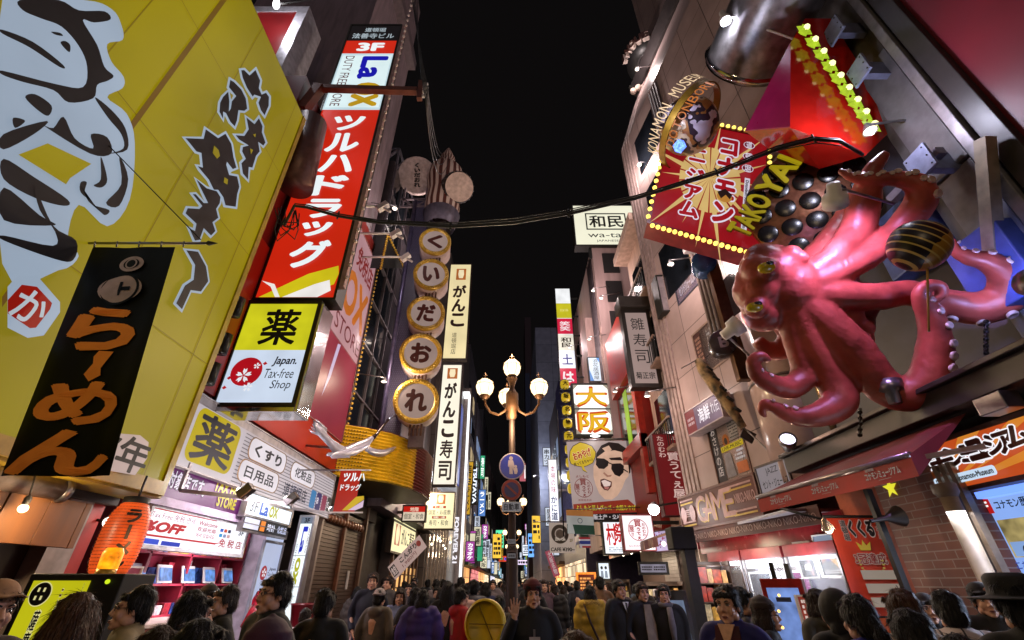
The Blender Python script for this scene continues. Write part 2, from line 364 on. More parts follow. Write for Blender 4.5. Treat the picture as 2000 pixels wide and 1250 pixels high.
# abstract brush-stroke artwork, white ground with black strokes
WH = [(0, 0), (160, 0), (215, 18), (234, 50), (236, 78), (206, 86), (214, 120), (238, 150), (236, 172), (206, 190), (244, 222), (260, 280), (250, 390), (206, 442), (150, 400), (128, 470), (150, 500), (110, 528), (0, 515)]
SC = lambda P: [q[:2] for q in catmull(P[-2:] + P + P[:2], 4)[8:-4]]
S.ppoly(SC(WH), YW)
for st in ([(34, 0), (110, 0), (150, 20), (200, 22), (212, 38), (180, 44), (158, 40), (186, 88), (200, 130), (218, 148), (206, 158), (186, 166), (178, 192), (130, 200), (100, 176), (40, 160), (0, 146), (0, 138), (104, 164), (158, 170), (166, 130), (150, 90), (116, 52), (76, 36), (40, 20)],
           [(0, 58), (60, 82), (118, 126), (112, 131), (52, 92), (0, 66)], [(95, 62), (112, 64), (118, 70), (104, 68)], [(113, 84), (122, 80), (132, 88), (130, 102)],
           [(180, 190), (212, 214), (240, 250), (244, 292), (206, 300), (236, 290), (232, 262), (206, 230)],
           [(0, 262), (86, 236), (60, 262), (0, 292)], [(80, 246), (170, 300), (212, 300), (204, 268), (172, 262), (176, 290), (140, 270), (118, 228), (98, 250)], [(0, 310), (60, 346), (126, 390), (118, 402), (60, 386), (0, 350)],
           [(0, 366), (70, 420), (100, 440), (0, 430)], [(60, 360), (96, 440), (142, 470), (136, 508), (100, 506), (0, 470), (0, 460), (96, 480), (100, 452), (70, 410)], [(190, 305), (203, 350), (192, 366), (176, 362), (190, 350)], [(226, 305), (244, 350), (226, 402), (200, 396), (230, 360)],
           [(150, 356), (162, 356), (158, 376), (170, 398), (206, 410), (196, 420), (176, 398), (150, 376)], [(40, 190), (60, 184), (92, 206), (86, 226), (66, 216)], [(16, 230), (40, 236), (20, 250)]):
    S.ppoly(SC(st), INK)
S.ppoly([(26, 302), (84, 280), (170, 320), (128, 348), (120, 360)], YF)
Zc = lambda P: [(330 + x / 3.4714, 120 + y / 3.4714) for x, y in P]
GL = [[(470, 60), (490, 58), (527, 95), (568, 58), (600, 130), (590, 180), (610, 225), (640, 212), (660, 240), (658, 300), (630, 365), (605, 330), (588, 280), (605, 240), (560, 225), (548, 238), (510, 180), (480, 110)],
      [(385, 175), (395, 125), (420, 140), (470, 190), (500, 250), (510, 320), (490, 335), (450, 330), (440, 400), (425, 440), (395, 410), (365, 350), (345, 340), (345, 390), (320, 340), (325, 280), (345, 240), (380, 205), (388, 270), (384, 340), (398, 320), (405, 270), (435, 235)],
      [(505, 380), (560, 425), (590, 385), (615, 440), (610, 480), (635, 550), (620, 570), (585, 545), (595, 610), (570, 640), (545, 720), (520, 715), (515, 800), (480, 760), (470, 690), (500, 660), (475, 610), (480, 580), (520, 570), (455, 530), (430, 500), (490, 505), (520, 460)],
      [(85, 520), (210, 525), (225, 460), (310, 520), (360, 490), (400, 560), (415, 650), (435, 720), (410, 730), (370, 680), (365, 700), (385, 770), (440, 780), (455, 850), (440, 900), (430, 985), (360, 975), (345, 920), (310, 870), (280, 870), (245, 800), (185, 730), (170, 710), (205, 720), (195, 620), (160, 610), (120, 560)],
      [(160, 800), (230, 860), (300, 880), (325, 920), (320, 960), (295, 1000), (310, 1060), (270, 1090), (290, 1150), (260, 1180), (210, 1130), (180, 1210), (150, 1215), (110, 1130), (150, 1150), (160, 1100), (85, 1030), (100, 995), (180, 1000), (200, 980), (135, 900), (155, 900), (210, 960), (240, 960), (220, 920)],
      [(90, 1280), (170, 1290), (225, 1390), (240, 1490), (190, 1560), (120, 1550), (60, 1680), (20, 1640), (80, 1520), (140, 1480), (150, 1380)]]
lay0 = S.lay
for g in GL: S.lay = lay0; S.ppoly(opoly(Zc(g), 4.2), YW)
for g in GL: S.ppoly(Zc(g), INK)
for g in ([(245, 610), (296, 580), (340, 640)],): pass
for h in ([(280, 570), (310, 600), (320, 640), (300, 660), (270, 620)], [(350, 785), (375, 800), (370, 835), (345, 820)], [(385, 215), (408, 225), (400, 260)], [(545, 495), (565, 490), (560, 515)], [(525, 590), (545, 600), (530, 630)]): S.ppoly(Zc(h), YF)
# red seal and year plaque
S.ppoly([(20, 538), (60, 540), (104, 590), (104, 610), (72, 655), (40, 660), (0, 640), (0, 560)], YW)
S.ppoly([(28, 556), (58, 560), (88, 592), (84, 604), (56, 640), (44, 641), (0, 612), (0, 586)], em('8c1408', 1))
a = S.px(46, 600); S.text('か', a[0] - .019, a[1] - .02, a[0] + .019, a[1] + .02, em('b4bcc4', 1), .02)
S.ppoly([(214, 846), (262, 850), (279, 864), (276, 895), (252, 928), (204, 920), (196, 905)], em('b09a94', 1))
a = S.px(240, 888); S.text('7年', a[0] - .058, a[1] - .024, a[0] + .042, a[1] + .026, INK, .05)
S.done()
# hanging black ramen banner
def wavy(name, label, cat, O, A, B, m, amp=.03, n=18, ph=0, group=None):
    """cloth: a Sign whose plane ripples along its width"""
    class W(Sign):
        def P(s, x, y, d=0.0): return s.O + s.A * x + s.B * y + s.N * (d * 1.5 + amp * (sin(7 * x + 2.2 * y + ph) + .5 * sin(15 * x - 1.5 * y + ph)) * (.35 + .65 * (1 - y)))
    s = W(name, label, cat, O, A, B, m, None, group=group)
    bpy.data.objects.remove(s.panel)
    p = MB(); p.closed_ok = False; N = n
    vs = [s.P(i / N, j / N) for j in range(N + 1) for i in range(N + 1)]
    p.mesh(vs, [(j * (N + 1) + i, j * (N + 1) + i + 1, (j + 1) * (N + 1) + i + 1, (j + 1) * (N + 1) + i) for j in range(N) for i in range(N)], m, True)
    s.panel = p.build('cloth', s.root); return s
bl, br, tl = PY(2, 930, 3.63), PY(193, 941, 3.63), PY(182, 483, 3.63)
VIN = pm('08080c', .5, var=.3, bump=.2, scale=5, spec=.12)
S = wavy('banner', 'black vinyl banner with orange brush lettering hung from a spear-tipped rod', 'banner', bl, (br.x - bl.x + .08, 0, 0), tl - bl, VIN, .022)
OR = pm('ff9a40', .7, var=.1, spec=.2)
for ch, x0, y0, x1, y1 in (('ら', .12, .475, .84, .68), ('ー', .40, .355, .66, .47), ('め', .1, .175, .88, .345), ('ん', .04, -.0, .96, .16)):
    S.text(ch, x0, y0, x1, y1, OR, .05, vert=(ch == 'ー')) if ch != 'ー' else S.poly([(.5, .475), (.66, .47), (.58, .40), (.6, .37), (.5, .345), (.42, .375), (.48, .42), (.46, .45)], OR)
PK = pm('b09898', .5)
S.ell(.55, .9, .15, PK, .75); S.ell(.55, .9, .1, VIN, .75); S.ring(.55, .9, .055, .075, PK); S.ell(.52, .765, .25, PK, .75); S.ring(.52, .765, .19, .22, VIN); S.rect(.4, .755, .64, .775, VIN); S.rect(.5, .73, .54, .8, VIN)
S.done()
r0, r1 = PY(170, 475, 3.63), PY(402, 475, 3.63); r0.x = -4.5
part('rod', S.root, lambda b: (b.tube([r0, r1], .014, STEEL), b.tube([r1, r1 + Vector((.03, 0, 0)), r1 + Vector((.13, 0, 0))], [.008, .028, .001], DARK)))
for i in range(5):
    x = tl.x + .02 + i * .235; part('ring', S.root, lambda b: b.tube([(x, 3.6, r0.z), (x, 3.62, r0.z - .06)], .008, STEEL, 6))
o = part('stay_wire', S.root, lambda b: b.tube([PX(210, 282, -4.49), PY(392, 468, 3.63)], .006, DARK, 5))

# things under the yellow board
wb = thing('timber_fascia', 'brown timber fascia board over the dark ramen counter opening', 'fascia', (-4.75, 2.2, 2.0))
a, b_ = PX(150, 1072, -4.75), PX(182, 985, -4.75)
def planks(b):
    m = pm('6a431f', .5, var=.5, scale=2.5, bump=.3, streak=True)
    y = -2.0
    while y < b_.y - .05: b.box(-4.82, y, a.z, -4.75 + .004 * math.sin(y * 9), min(y + .42, b_.y), b_.z, m); y += .43
part('planks', wb, planks, .004)
pl = thing('steel_duct', 'dented steel duct running under the yellow signboard', 'duct', (-4.75, 4.6, 2.55))
part('pipe', pl, lambda b: (b.tube([(-4.78, 2.2, 2.5), (-4.78, 4.95, 2.5)], .115, pm('8a7f7a', .3, .8, bump=.4, scale=12), 14), b.tube([(-4.78, 4.9, 2.5), (-4.78, 4.98, 2.5)], .13, STEEL, 14)))
p = PX(45, 993, -4.55)
bu = thing('bare_bulb', 'glowing bare bulb in front of the brown timber fascia', 'bulb', p)
part('socket', bu, lambda b: b.lathe(p + Vector((0, 0, .03)), [(.025, 0), (.03, .06), (.01, .09)], DARK, 10)); part('glass', bu, lambda b: b.ball(p, .038, em('ffd9a0', 6, 0)))
part('cord', bu, lambda b: b.tube([p + Vector((0, 0, .1)), p + Vector((-.15, .05, .5))], .008, DARK, 5)); lamp('bulb_light', p + Vector((.12, 0, -.05)), 32, (1, .72, .42), .04)
# lantern
c = PX(236, 1056, -4.2); LH = .37
ln = thing('paper_lantern', 'glowing orange ribbed paper lantern with black brush lettering', 'lantern', c - Vector((0, 0, LH + .05)))
LM = em('d8501a', .95, .35, 4)
def ribs(b):
    prof = []
    for i in range(49):
        z = -1 + i / 24; r = .2 * (1 - abs(z) ** 3.2 * .42); prof.append((r + (.006 if i % 2 else -.004), z * LH))
    b.lathe(c, prof, LM, 28)
part('paper_body', ln, ribs)
part('bamboo_ribs', ln, lambda b: [b.tube([c + Vector((rr * cos(t), rr * sin(t), z * LH)) for t in [i * pi / 14 for i in range(29)]], .0035, pm('5a1c08', .6), 4, cap=False) for z in [-.96 + k * .0835 for k in range(24)] for rr in [.204 * (1 - abs(z) ** 3.2 * .42)]])
part('top_ring', ln, lambda b: b.lathe(c, [(.12, LH), (.125, LH + .06), (.08, LH + .07)], BLK)); part('bottom_ring', ln, lambda b: b.lathe(c, [(.08, -LH - .06), (.125, -LH - .05), (.12, -LH)], BLK))
part('hook', ln, lambda b: b.tube([c + Vector((0, 0, LH + .05)), c + Vector((0, 0, LH + .3))], .012, DARK, 6))
def lant_text(b, a0):
    for k, ch in enumerate('ラーメン'):
        vs, fs = textmesh(ch, .05, 0, True) ; lx, hx = min(q[0] for q in vs), max(q[0] for q in vs); ly, hy = min(q[1] for q in vs), max(q[1] for q in vs); out = []
        for x, y in vs:
            fx, fy = (x - lx) / (hx - lx) - .5, (y - ly) / max(hy - ly, .05) - .5
            if ch == 'ー': fx, fy = fy * .22, fx
            z = LH * (.62 - .42 * k) + fy * .14; r = .212 * (1 - abs(z / LH) ** 3.2 * .42); t = a0 + fx * .75
            out.append(c + Vector((r * cos(t), r * sin(t), z)))
        b.mesh(out, fs, BLK)
for a0 in (-.75, -2.5): part('lettering', ln, lambda b: lant_text(b, a0), flip=False)
lamp('lantern_light', c + Vector((.35, -.1, 0)), 22, (1, .42, .16), .2)
q = PX(212, 1020, -5.0); sp = thing('bare_tube_lamp', 'bright white lamp behind the orange paper lantern', 'lamp', q); part('glass', sp, lambda b: b.ball(q, .06, em('fff0d8', 5, 0))); part('bracket', sp, lambda b: b.bar(q, q + Vector((-.3, 0, .05)), .03, DARK))
# yellow stand sign
sb = PY(-25, 1290, 4.3); st = PY(243, 1120, 4.3)
S = sgY('stand_sign', 'yellow backlit stand sign with a black round crest, amber beacon on top', 'sign', 4.3, (-70, 1420), (178, 1134), em('b8b414', 1.0, .15), None)
part('cabinet', S.root, lambda b: b.box(S.O.x - .06, 4.31, .1, st.x, 4.7, st.z, BLK), .01)
part('base', S.root, lambda b: b.box(S.O.x - .1, 4.2, 0, st.x + .04, 4.8, .1, DARK))
def q_(u, v): return S.px(u, v)
cx, cy = q_(80, 1160); k = .17
S.ell(cx, cy, k + .016, em('d8d090', .9)); S.ell(cx, cy, k, INK)
for dx, dy in ((-.05, .07), (.05, .07), (-.05, -.05), (.05, -.05)): S.rect(cx + dx - .018, cy + dy * 1.0 * S.w / S.h - .02, cx + dx + .018, cy + dy * S.w / S.h + .012, em('d8d090', .9))
S.text('元祖', q_(152, 1180)[0], q_(152, 1180)[1], q_(170, 1136)[0], q_(152, 1140)[1], INK, .05, vert=True, outline=em('e0d898', .9))
S.text('ニンニク', q_(118, 1180)[0] - .05, q_(100, 1238)[1], q_(130, 1150)[0], q_(130, 1150)[1], pm('7a1c10'), .05, vert=True, outline=em('e0d898', .9))
S.text('薩摩', q_(50, 1250)[0] - .02, q_(50, 1275)[1], q_(80, 1200)[0] + .03, q_(70, 1192)[1], INK, .06, vert=True, outline=em('e0d898', .9))
S.done()
p = PY(203, 1104, 4.4)
def beac(b): b.lathe(Vector((p.x, 4.45, st.z)), [(.075, .035), (.078, .16), (.06, .2), (.001, .205)], em('f08a10', 1.6, .6, 14), 16)
part('beacon_lens', S.root, beac); part('beacon_base', S.root, lambda b: b.lathe(Vector((p.x, 4.45, st.z)), [(.075, 0), (.075, .036), (.07, .036)], GOLD, 16))
part('button_lamp', S.root, lambda b: b.ball((PY(210, 1136, 4.3).x, 4.3, PY(210, 1136, 4.3).z), .018, em('c0d820', 1.2)))

# ================================================================== LEFT: drugstore building (red front)
rb = building('drugstore_building', 'red fronted drugstore building carrying the tall column sign', -10, 6.3, 4.35, -5.06, 13.0, 12.4, pm('7a2018', .42, var=.2, scale=1))
part('red_front', rb, lambda b: b.box(-5.06, 6.5, 4.35, -5.0, 12.98, 7.6, pm('b02a16', .35, var=.12, scale=.8)), .005)
mgn = em('7a2438', .5, .3, .5)
S = Sign('wall_sign', 'pale pink wall panel with red and orange store lettering beyond the column sign', 'sign', (-4.98, 9.5, 5.2), (0, 3.42, 0), (0, 0, 6.5), em('b0868c', .85, .15, .5), pm('9a6a66'), depth=.04, rim=.02)
S.poly([(0, 0), (1, 0), (1, .375), (0, .375)], em('8a2438', .8, .25, .5)); S.poly([(0, .375), (1, .375), (1, .38), (0, .38)], pm('7a4048'))
S.text('免税店', .5, .8, .97, .93, em('7a1614', .8), .03); S.text('LaOX', .02, .52, .98, .76, em('b8641c', .9), .06); S.text('STORE', .34, .41, .98, .49, em('6a1a1e', .8), .01)
S.poly([(.42, .1), (.5, .36), (.56, .37), (.5, .2)], em('c0b0d0', .9))
S.done()
pts = [PX(752 - (i / 54) * 84, 455 + i * 7.6, -4.93) for i in range(54)]
bb = thing('bulb_string', 'string of small gold bulbs edging the pale pink wall panel', 'bulb string', pts[0])
part('cable', bb, lambda b: b.tube(pts[::6], .012, DARK, 5)); bulb_row([(-4.93, 13.04, 4.5 + i * .16) for i in range(54)], .045, pm('c09a3a', .3, .3), bb)
# tall column sign
Y = 7.13; CAS = pm('2c2a20', .35, .5)
def zY(u, v): return PY(u, v, Y).z
xl, xr = PY(425, 790, Y).x, PY(599, 792, Y).x
TOP = PY(738, 50, Y).z
def band(v0, u0, v1, u1, m, label_=None): return zY(u0, v0), zY(u1, v1)
S = Sign('column_sign', 'towering red and white column sign with big white katakana lettering', 'sign', (xl, Y, zY(570, 582)), (PY(780, 62, Y).x - xl, 0, 0), (0, 0, TOP - zY(570, 582)), em('c8240e', 1, .12, .5), CAS, depth=.38, rim=.05)
fy = lambda u, v: (zY(u, v) - S.O.z) / S.h
z3, zL, zT = fy(690, 80), fy(680, 105), fy(640, 215)
S.rect(0, z3, 1, 1, em('161213', .6)); S.rect(0, zT, 1, zL, em('c4dce4', 1, .1, .5)); S.rect(.03, zT + .01, .97, zL - .01, em('d8ecee', 1, .08))
WT = em('e6eef0', 1.05, .05)
S.text('道頓堀', .3, (z3 + 1) / 2 + .005, .72, .985, em('aab8c0', .9), .03); S.text('法善寺ビル', .08, z3 + .012, .92, (z3 + 1) / 2 - .003, em('aab8c0', .9), .03)
S.text('3F', .25, zL + .012, .78, z3 - .012, WT, .06)
S.text('La', .42, (zT + zL) / 2 + .005, .92, zL - .015, em('1210a0', 1), .09, ang=-90); S.text('OX', .42, zT + .012, .92, (zT + zL) / 2 - .012, em('b8900c', 1), .09, ang=-90)
S.text('DUTY FREE STORE', .1, zT + .015, .27, zL - .015, em('5a2028', .8), .01, ang=-90)
zb_ = fy(560, 455)
ys = [fy(690, 224), fy(672, 258), fy(655, 300), fy(640, 340), fy(622, 386), fy(610, 430), fy(590, 466), fy(560, 528)]
for i, ch in enumerate('ツルハドラッグ'):
    S.text(ch, .26 if ch != 'ッ' else .3, ys[i + 1] + .004, .8 if ch != 'ッ' else .74, ys[i] - .006, WT, .05)
S.poly([(.05, 0.0), (.6, .055), (.97, .075), (1, .055), (.97, .03), (.6, 0)], em('c8b818', 1)); S.poly([(.35, 0), (.72, .03), (.9, .04), (.95, .015), (.8, 0)], em('e8e4e0', 1)); S.poly([(0.02, .038), (.2, .03), (.32, 0), (.26, 0), (.16, .024)], em('e8e4e0', 1))
S.done(); side = S
rt = S.O.x + S.w + .05
bl_ = thing('bulb_string', 'row of clear bulbs up the street edge of the tall column sign', 'bulb string', (rt + .1, Y + .1, S.O.z))
part('rail', bl_, lambda b: b.box(rt + .004, Y - .02, zY(650, 560), rt + .1, Y + .1, TOP, pm('9a7a74', .5)), .004)
bulb_row([(rt + .13, Y - .03, zY(650, 560) + .2 + i * .31) for i in range(38)], .042, pm('c8b8b0', .15, spec=.8), bl_)
S = sgY('box_sign', 'yellow over pale blue lit box sign with a cherry blossom emblem', 'sign', Y - .05, (421, 787), (622, 594), em('c8d6ea', 1, .1, 1.5), CAS, depth=.5, rim=.07)
A = S.px(460, 684)[1]; S.rect(0, A, 1, 1, em('c8c51e', 1, .14, 2)); S.text('薬', .28, A + .05, .8, .94, em('14120c', .5), .07)
S.ell(.27, .29, .21, em('b00f1c', 1), 1.0)
def blossom(cx, cy, r, m):
    for k in range(5):
        t = pi / 2 + k * 2 * pi / 5; kk = S.w / S.h; f = lambda rr, tt: (cx + rr * cos(tt), cy + rr * sin(tt) * kk)
        S.poly([f(r * .1, t), f(r * .62, t - .42), f(r, t - .2), f(r * .8, t), f(r, t + .2), f(r * .62, t + .42)], m)
blossom(.25, .25, .11, em('e8ecf4', 1)); blossom(.36, .14, .07, em('e8ecf4', 1)); blossom(.4, .34, .05, em('e8ecf4', 1))
for x, y in ((.5, .36), (.08, .22), (.06, .13)): S.poly([(x - .03, y), (x, y + .02), (x + .035, y), (x, y - .015)], em('b00f1c', 1))
NV = em('1a1c30', .5)
S.text('Japan.', .6, .33, .93, .43, NV, .03, ital=.2); S.text('Tax-free', .54, .22, .93, .31, NV, -.005, ital=.2); S.text('Shop', .66, .1, .93, .2, NV, -.005, ital=.2)
S.done()
part('chrome_trim', S.root, lambda b: (b.box(S.O.x - .08, Y - .08, S.O.z - .16, S.O.x + S.w + .08, Y + .4, S.O.z - .075, CHROME), b.box(S.O.x + S.w + .075, Y - .08, S.O.z - .16, S.O.x + S.w + .13, Y + .4, S.O.z + S.h, CHROME)), .01)
# brown cylinder, wire arm
p0, p1 = PY(608, 240, 6.5), PY(577, 365, 6.5)
wt = thing('gooseneck_bracket', 'brown steel bracket arm with insulators in front of the tall column sign', 'bracket', PY(610, 170, 6.5))
RB = pm('6e3c2a', .45, .3)
part('arm', wt, lambda b: (b.bar(PY(612, 172, 6.5), PY(815, 178, 6.5), .15, RB), b.bar(PY(590, 215, 6.5), PY(625, 170, 6.5), .22, RB), b.bar(PY(590, 215, 6.5), Vector((-5.1, 6.5, PY(590, 215, 6.5).z)), .2, RB)), .01)
part('end_plate', wt, lambda b: b.bar(PY(823, 160, 6.5), PY(819, 194, 6.5), .12, RB), .01)
for i in range(4): part('insulator', wt, lambda b: b.tube([PY(822, 164 + i * 8, 6.5), PY(836, 164 + i * 8, 6.5)], [.05, .03], WHT, 8))
dc = thing('hanging_drum', 'brown sheet metal drum hanging beside the yellow signboard', 'drum', p1)
part('shell', dc, lambda b: b.tube([p1, p0], .34, pm('5e403a', .4, .4), 24)); part('hanger', dc, lambda b: b.bar(p0, (-5.06, 6.5, p0.z + .3), .08, DARK))
for i, (u, v) in enumerate(((462, 600), (436, 672), (412, 730))):
    p = PY(u, v, 6.35); t_ = thing('floodlight', ('uppermost', 'middle', 'lowest')[i] + ' black can floodlight beside the yellow and pale blue box sign', 'floodlight', p, 'can lights beside the box sign')
    part('can', t_, lambda b: b.tube([p - Vector((0, 0, .17)), p + Vector((0, 0, .17))], .1, pm('24221c', .35, .4), 16)); part('arm', t_, lambda b: b.bar(p + Vector((0, 0, .1)), (-5.06, 6.35, p.z + .12), .04, DARK))
# top left red projecting sign with floodlight
S = sgY('projecting_sign', 'red glossy sign in a white steel frame above the yellow signboard', 'sign', 6.6, (420, 170), (581, 24), em('8a1418', .8, .3, .8), pm('b8b4ba', .4, .3), depth=.9, rim=.3)
S.scrib(.55, .1, .8, .22, em('b08040', .8), 4); S.done()
p = PY(540, 8, 6.0); sl = thing('floodlight', 'dazzling white floodlight over the red glossy sign', 'floodlight', p); part('lens', sl, lambda b: b.ball(p, (.07, .1, .2), em('ffffff', 9, 0))); part('arm', sl, lambda b: b.bar(p, (-5.0, 6.1, p.z + .7), .05, DARK)); lamp('flood_light', p + Vector((0, .05, -.1)), 160, (.9, .9, 1), .1, aim=None)
bw = building('pale_tower', 'tall pale pink tower rising behind the tall column sign', -10, 8.5, 12, -5.3, 12.9, 30, pm('8a787c', .6, streak=True))
part('ledge', bw, lambda b: b.box(-5.35, 8.6, 24, -4.9, 12.8, 24.6, pm('6a5c60')))
# ---- white ribbed drugstore fascia, angled lamps
S = sgX('fascia_sign', 'white ribbed drugstore fascia sign with oval lettered plates over the shop', 'sign', -4.9, (338, 905), (655, 930), em('c6bcc2', .88, .1, .7), pm('b0a8aa', .5), depth=.1, rim=.02)
d = S.px(390, 787); S.B = Z3 * (PX(390, 787, -4.9).z - S.O.z); S.h = S.B.length
me_ = S.panel.data
for i, v in enumerate(((0, 0), (1, 0), (1, 1), (0, 1))): me_.vertices[i].co = S.P(*v) - wloc(S.root)
for i in range(14): S.rect(.24, .04 + i * .068, 1, .04 + i * .068 + .02, em('8c8288', .6))
S.rrect(.015, .1, .215, .97, em('b8a412', .9), .2); S.text('薬', .03, .14, .2, .93, pm('1c1e30'), .08)
OVW = em('d8d2da', .95)
for tx, x0, y0, x1, y1 in (('くすり', .27, .52, .52, .96), ('日用品', .25, .08, .5, .5), ('化粧品', .56, .5, .78, .92)):
    S.rrect(x0, y0, x1, y1, pm('8a6a4a'), .4); S.rrect(x0 + .006, y0 + .02, x1 - .006, y1 - .02, OVW, .4); S.text(tx, x0 + .035, y0 + .1, x1 - .035, y1 - .1, pm('141420'), .05)
S.text('道頓堀店', .54, .12, .735, .42, pm('1c1e38'), .04)
for i, cc in enumerate(('2a78b0', '2a2060', '8a2850', '343438')): S.rrect(.77 + i * .058, .08, .82 + i * .058, .5, em(cc, .8), .15)
for x, tx in ((.83, '8'), (.945, 'S')): S.text(tx, x, .22, x + .02, .38, OVW, .02)
S.done()
for i, (u, v, x0) in enumerate(((480, 972, 405), (570, 985, 505), (655, 1003, 600))):
    a = PX(u, v, -3.9); r = thing('lamp_arm', ('nearest', 'second', 'third')[i] + ' white floodlight arm reaching out below the ribbed white fascia', 'lamp arm', a, 'floodlight arms below the white fascia'); 
    part('rail', r, lambda b: (b.bar(a, (-4.9, a.y, a.z + .1), .05, pm('a8a0a4', .4, .3)), b.bar((-4.9, a.y, a.z + .1), (-4.9, a.y, a.z + .5), .05, pm('a8a0a4', .4, .3)))); part('lamp_head', r, lambda b: b.bar(a + Vector((-.1, 0, .02)), a + Vector((.05, 0, .16)), .14, pm('6a6668', .3, .6)), .01); part('lens', r, lambda b: b.ball(a + Vector((-.12, 0, .09)), .05, em('fff8f0', 4, 0), 8, 6))
    lamp('arm_light', a + Vector((-.2, 0, .2)), 38, (1, .93, .9), .08)
# ---- ground floor of the drugstore: recessed shop with displays
sh = -5.2
part('shop_back', rb, lambda b: (b.box(-8, 6.35, .1, -7.6, 10.6, 4.35, pm('8a2838', .5)), b.box(-8, 6.3, 3.4, -5.06, 13, 4.34, pm('5a3040')), b.box(-8, 10.4, .1, -5.1, 10.6, 3.4, pm('b0a8b8', .4)), b.box(-8, 6.2, .1, -5.1, 6.34, 4.35, pm('5a2430'))))
lamp('shop_light', (-5.75, 8.4, 3.2), 170, (1, .86, .95), .4, 'AREA', aim=(-6.2, 8.4, 0), size=(1.2, 3.6))
def shelf(b):
    b.box(-5.95, 6.8, .1, -5.6, 10.3, .5, pm('7a2030'))
    for z in (1.2, 1.62, 2.05): b.box(-5.98, 6.6, z, -5.5, 10.35, z + .03, pm('a83048', .4))
    for y in (6.6, 7.6, 8.6, 9.5, 10.3): b.box(-5.98, y, .5, -5.5, y + .05, 2.6, pm('8a2438', .4))
    b.box(-6.02, 6.6, .5, -5.98, 10.35, 2.6, pm('9a3048', .4))
part('display_shelf', rb, shelf)
lamp('shop_light', (-5.2, 8.5, 2.05), 34, (1, .88, .95), .3, 'AREA', aim=(-6.0, 8.5, 1.4), size=(.3, 3.4))
for i in range(6):
    y = 6.75 + i * .6; o = part('tablet', rb, lambda b: (b.obox((-5.48, y, 1.66), (0, .34, 0), (-.08, 0, .25), (-.02, 0, 0), WHT), b.obox((-5.465, y + .03, 1.69), (0, .28, 0), (-.062, 0, .18), (-.01, 0, 0), em('5a86c8', 1, .5, 9))))
R = random.Random(4)
for z in (.53, 1.23, 2.08):
    y = 6.68
    while y < 10.2:
        wd = R.uniform(.08, .26); h = R.uniform(.12, .28); x = R.random() * .1; part('goods_box', rb, lambda b: b.box(-5.7 - x, y, z, -5.52, y + wd, z + h, R.choice([pm('a02838', .35, var=.6, scale=14), pm('c8c0c8', .4, var=.5, scale=16), pm('2a4a9a', .35, var=.6, scale=14), pm('c89a20', .35, var=.5, scale=14), pm('c8606a', .4, var=.5, scale=12), pm('4a4450', .4)])), .004); y += wd + R.uniform(.01, .06)
for k in range(16): part('goods_box', rb, lambda b: b.box(-5.92, 6.7 + k * .22, 1.645, -5.74, 6.86 + k * .22 + .03 * (k % 2), 1.645 + R.uniform(.2, .37), pm(R.choice(['c03a50', 'e0d0d8', '3a60b0', 'e0b030', 'd87080', 'd0c8d0']), .35, var=.6, scale=14)), .004)
for k in range(3): part('ceiling_strip', rb, lambda b: b.box(-5.6, 6.8 + k * 1.25, 3.3, -5.45, 7.8 + k * 1.25, 3.34, em('fff0fa', 2.5, 0)))
S = sgX('fascia_banner', 'purple fascia banner with yellow tax free lettering above the drugstore shop', 'banner', sh + .12, (282, 972), (484, 952), em('5a1a58', .9, .2, 1), pm('9a88a0'), depth=.1)
B0, B1 = PX(475, 1008, sh + .12), PX(482, 953, sh + .12)
S.O.z = B0.z; 
def refit(S, z0, z1):
    S.O.z = z0; S.B = Z3 * (z1 - z0); S.h = z1 - z0
    for i, v in enumerate(((0, 0), (1, 0), (1, 1), (0, 1))): S.panel.data.vertices[i].co = S.P(*v) - wloc(S.root)
refit(S, B0.z, B1.z + .12)
S.text('免税対象店です。', -.02, .2, .5, .62, em('d0c8d8', 1), .03, outline=pm('20102a')); S.text('TAX FREE', .58, .44, .96, .74, em('b0a418', 1), .05); S.text('STORE', .66, .08, .9, .38, em('b0a418', 1), .05); S.done()
S = sgX('tax_free_sign', 'bright white lit sign reading OFF and tax free in red over the drugstore window', 'sign', sh + .08, (272, 1062), (484, 1030), em('f0f0f6', 1.15, .06, 1), pm('c8c8d0'), depth=.12)
B0, B1 = PX(482, 1083, sh + .08), PX(486, 1026, sh + .08); refit(S, B0.z - .02, B1.z + .0)
RD = em('c01a24', .9); S.rect(0, .9, .6, .97, RD); S.rect(0, .22, .66, .27, RD); S.poly([(.64, .22), (.72, .3), (.7, .3), (.62, .24)], RD)
S.text('8%OFF', -.1, .34, .32, .62, em('b0101c', 1), .07, ital=.25, outline=em('f4f4f8', 1)); S.text('Tax Free 免税 면세', .0, .68, .38, .86, em('8a2a50', 1), .01)
for i, tx in enumerate(('Welcome', '欢迎光临', '어서 오십시오')): S.text(tx, .42, .7 - .17 * i, .62, .83 - .17 * i, em('a02848', 1), .02)
for i in range(6): S.rrect(.66 + (i % 3) * .045, .62 - (i // 3) * .16, .695 + (i % 3) * .045, .72 - (i // 3) * .16, em(('2a58b0', 'c04a30', '3a3a58', '2a8ac0', '7a8ab0', 'c8a0a0')[i], 1), .2)
S.text('免 税 店', .68, .16, .96, .42, em('a8182c', 1), .02); S.text('3F', .88, .6, .95, .75, em('28304a', .8), .03); S.rect(0, .03, .12, .16, em('2a48c0', 1)); S.rect(.14, .03, .3, .14, em('2038b0', 1)); S.done()
S = sgX('floor_guide_sign', 'small white lit third floor sign with blue and yellow lettering above the ticker', 'sign', -4.95, (478, 1003), (570, 1001), em('e8f0f8', 1.2, .05), STEEL, depth=.1); B0, B1 = PX(566, 1030, -4.95), PX(570, 1003, -4.95); refit(S, B0.z, B1.z + .12)
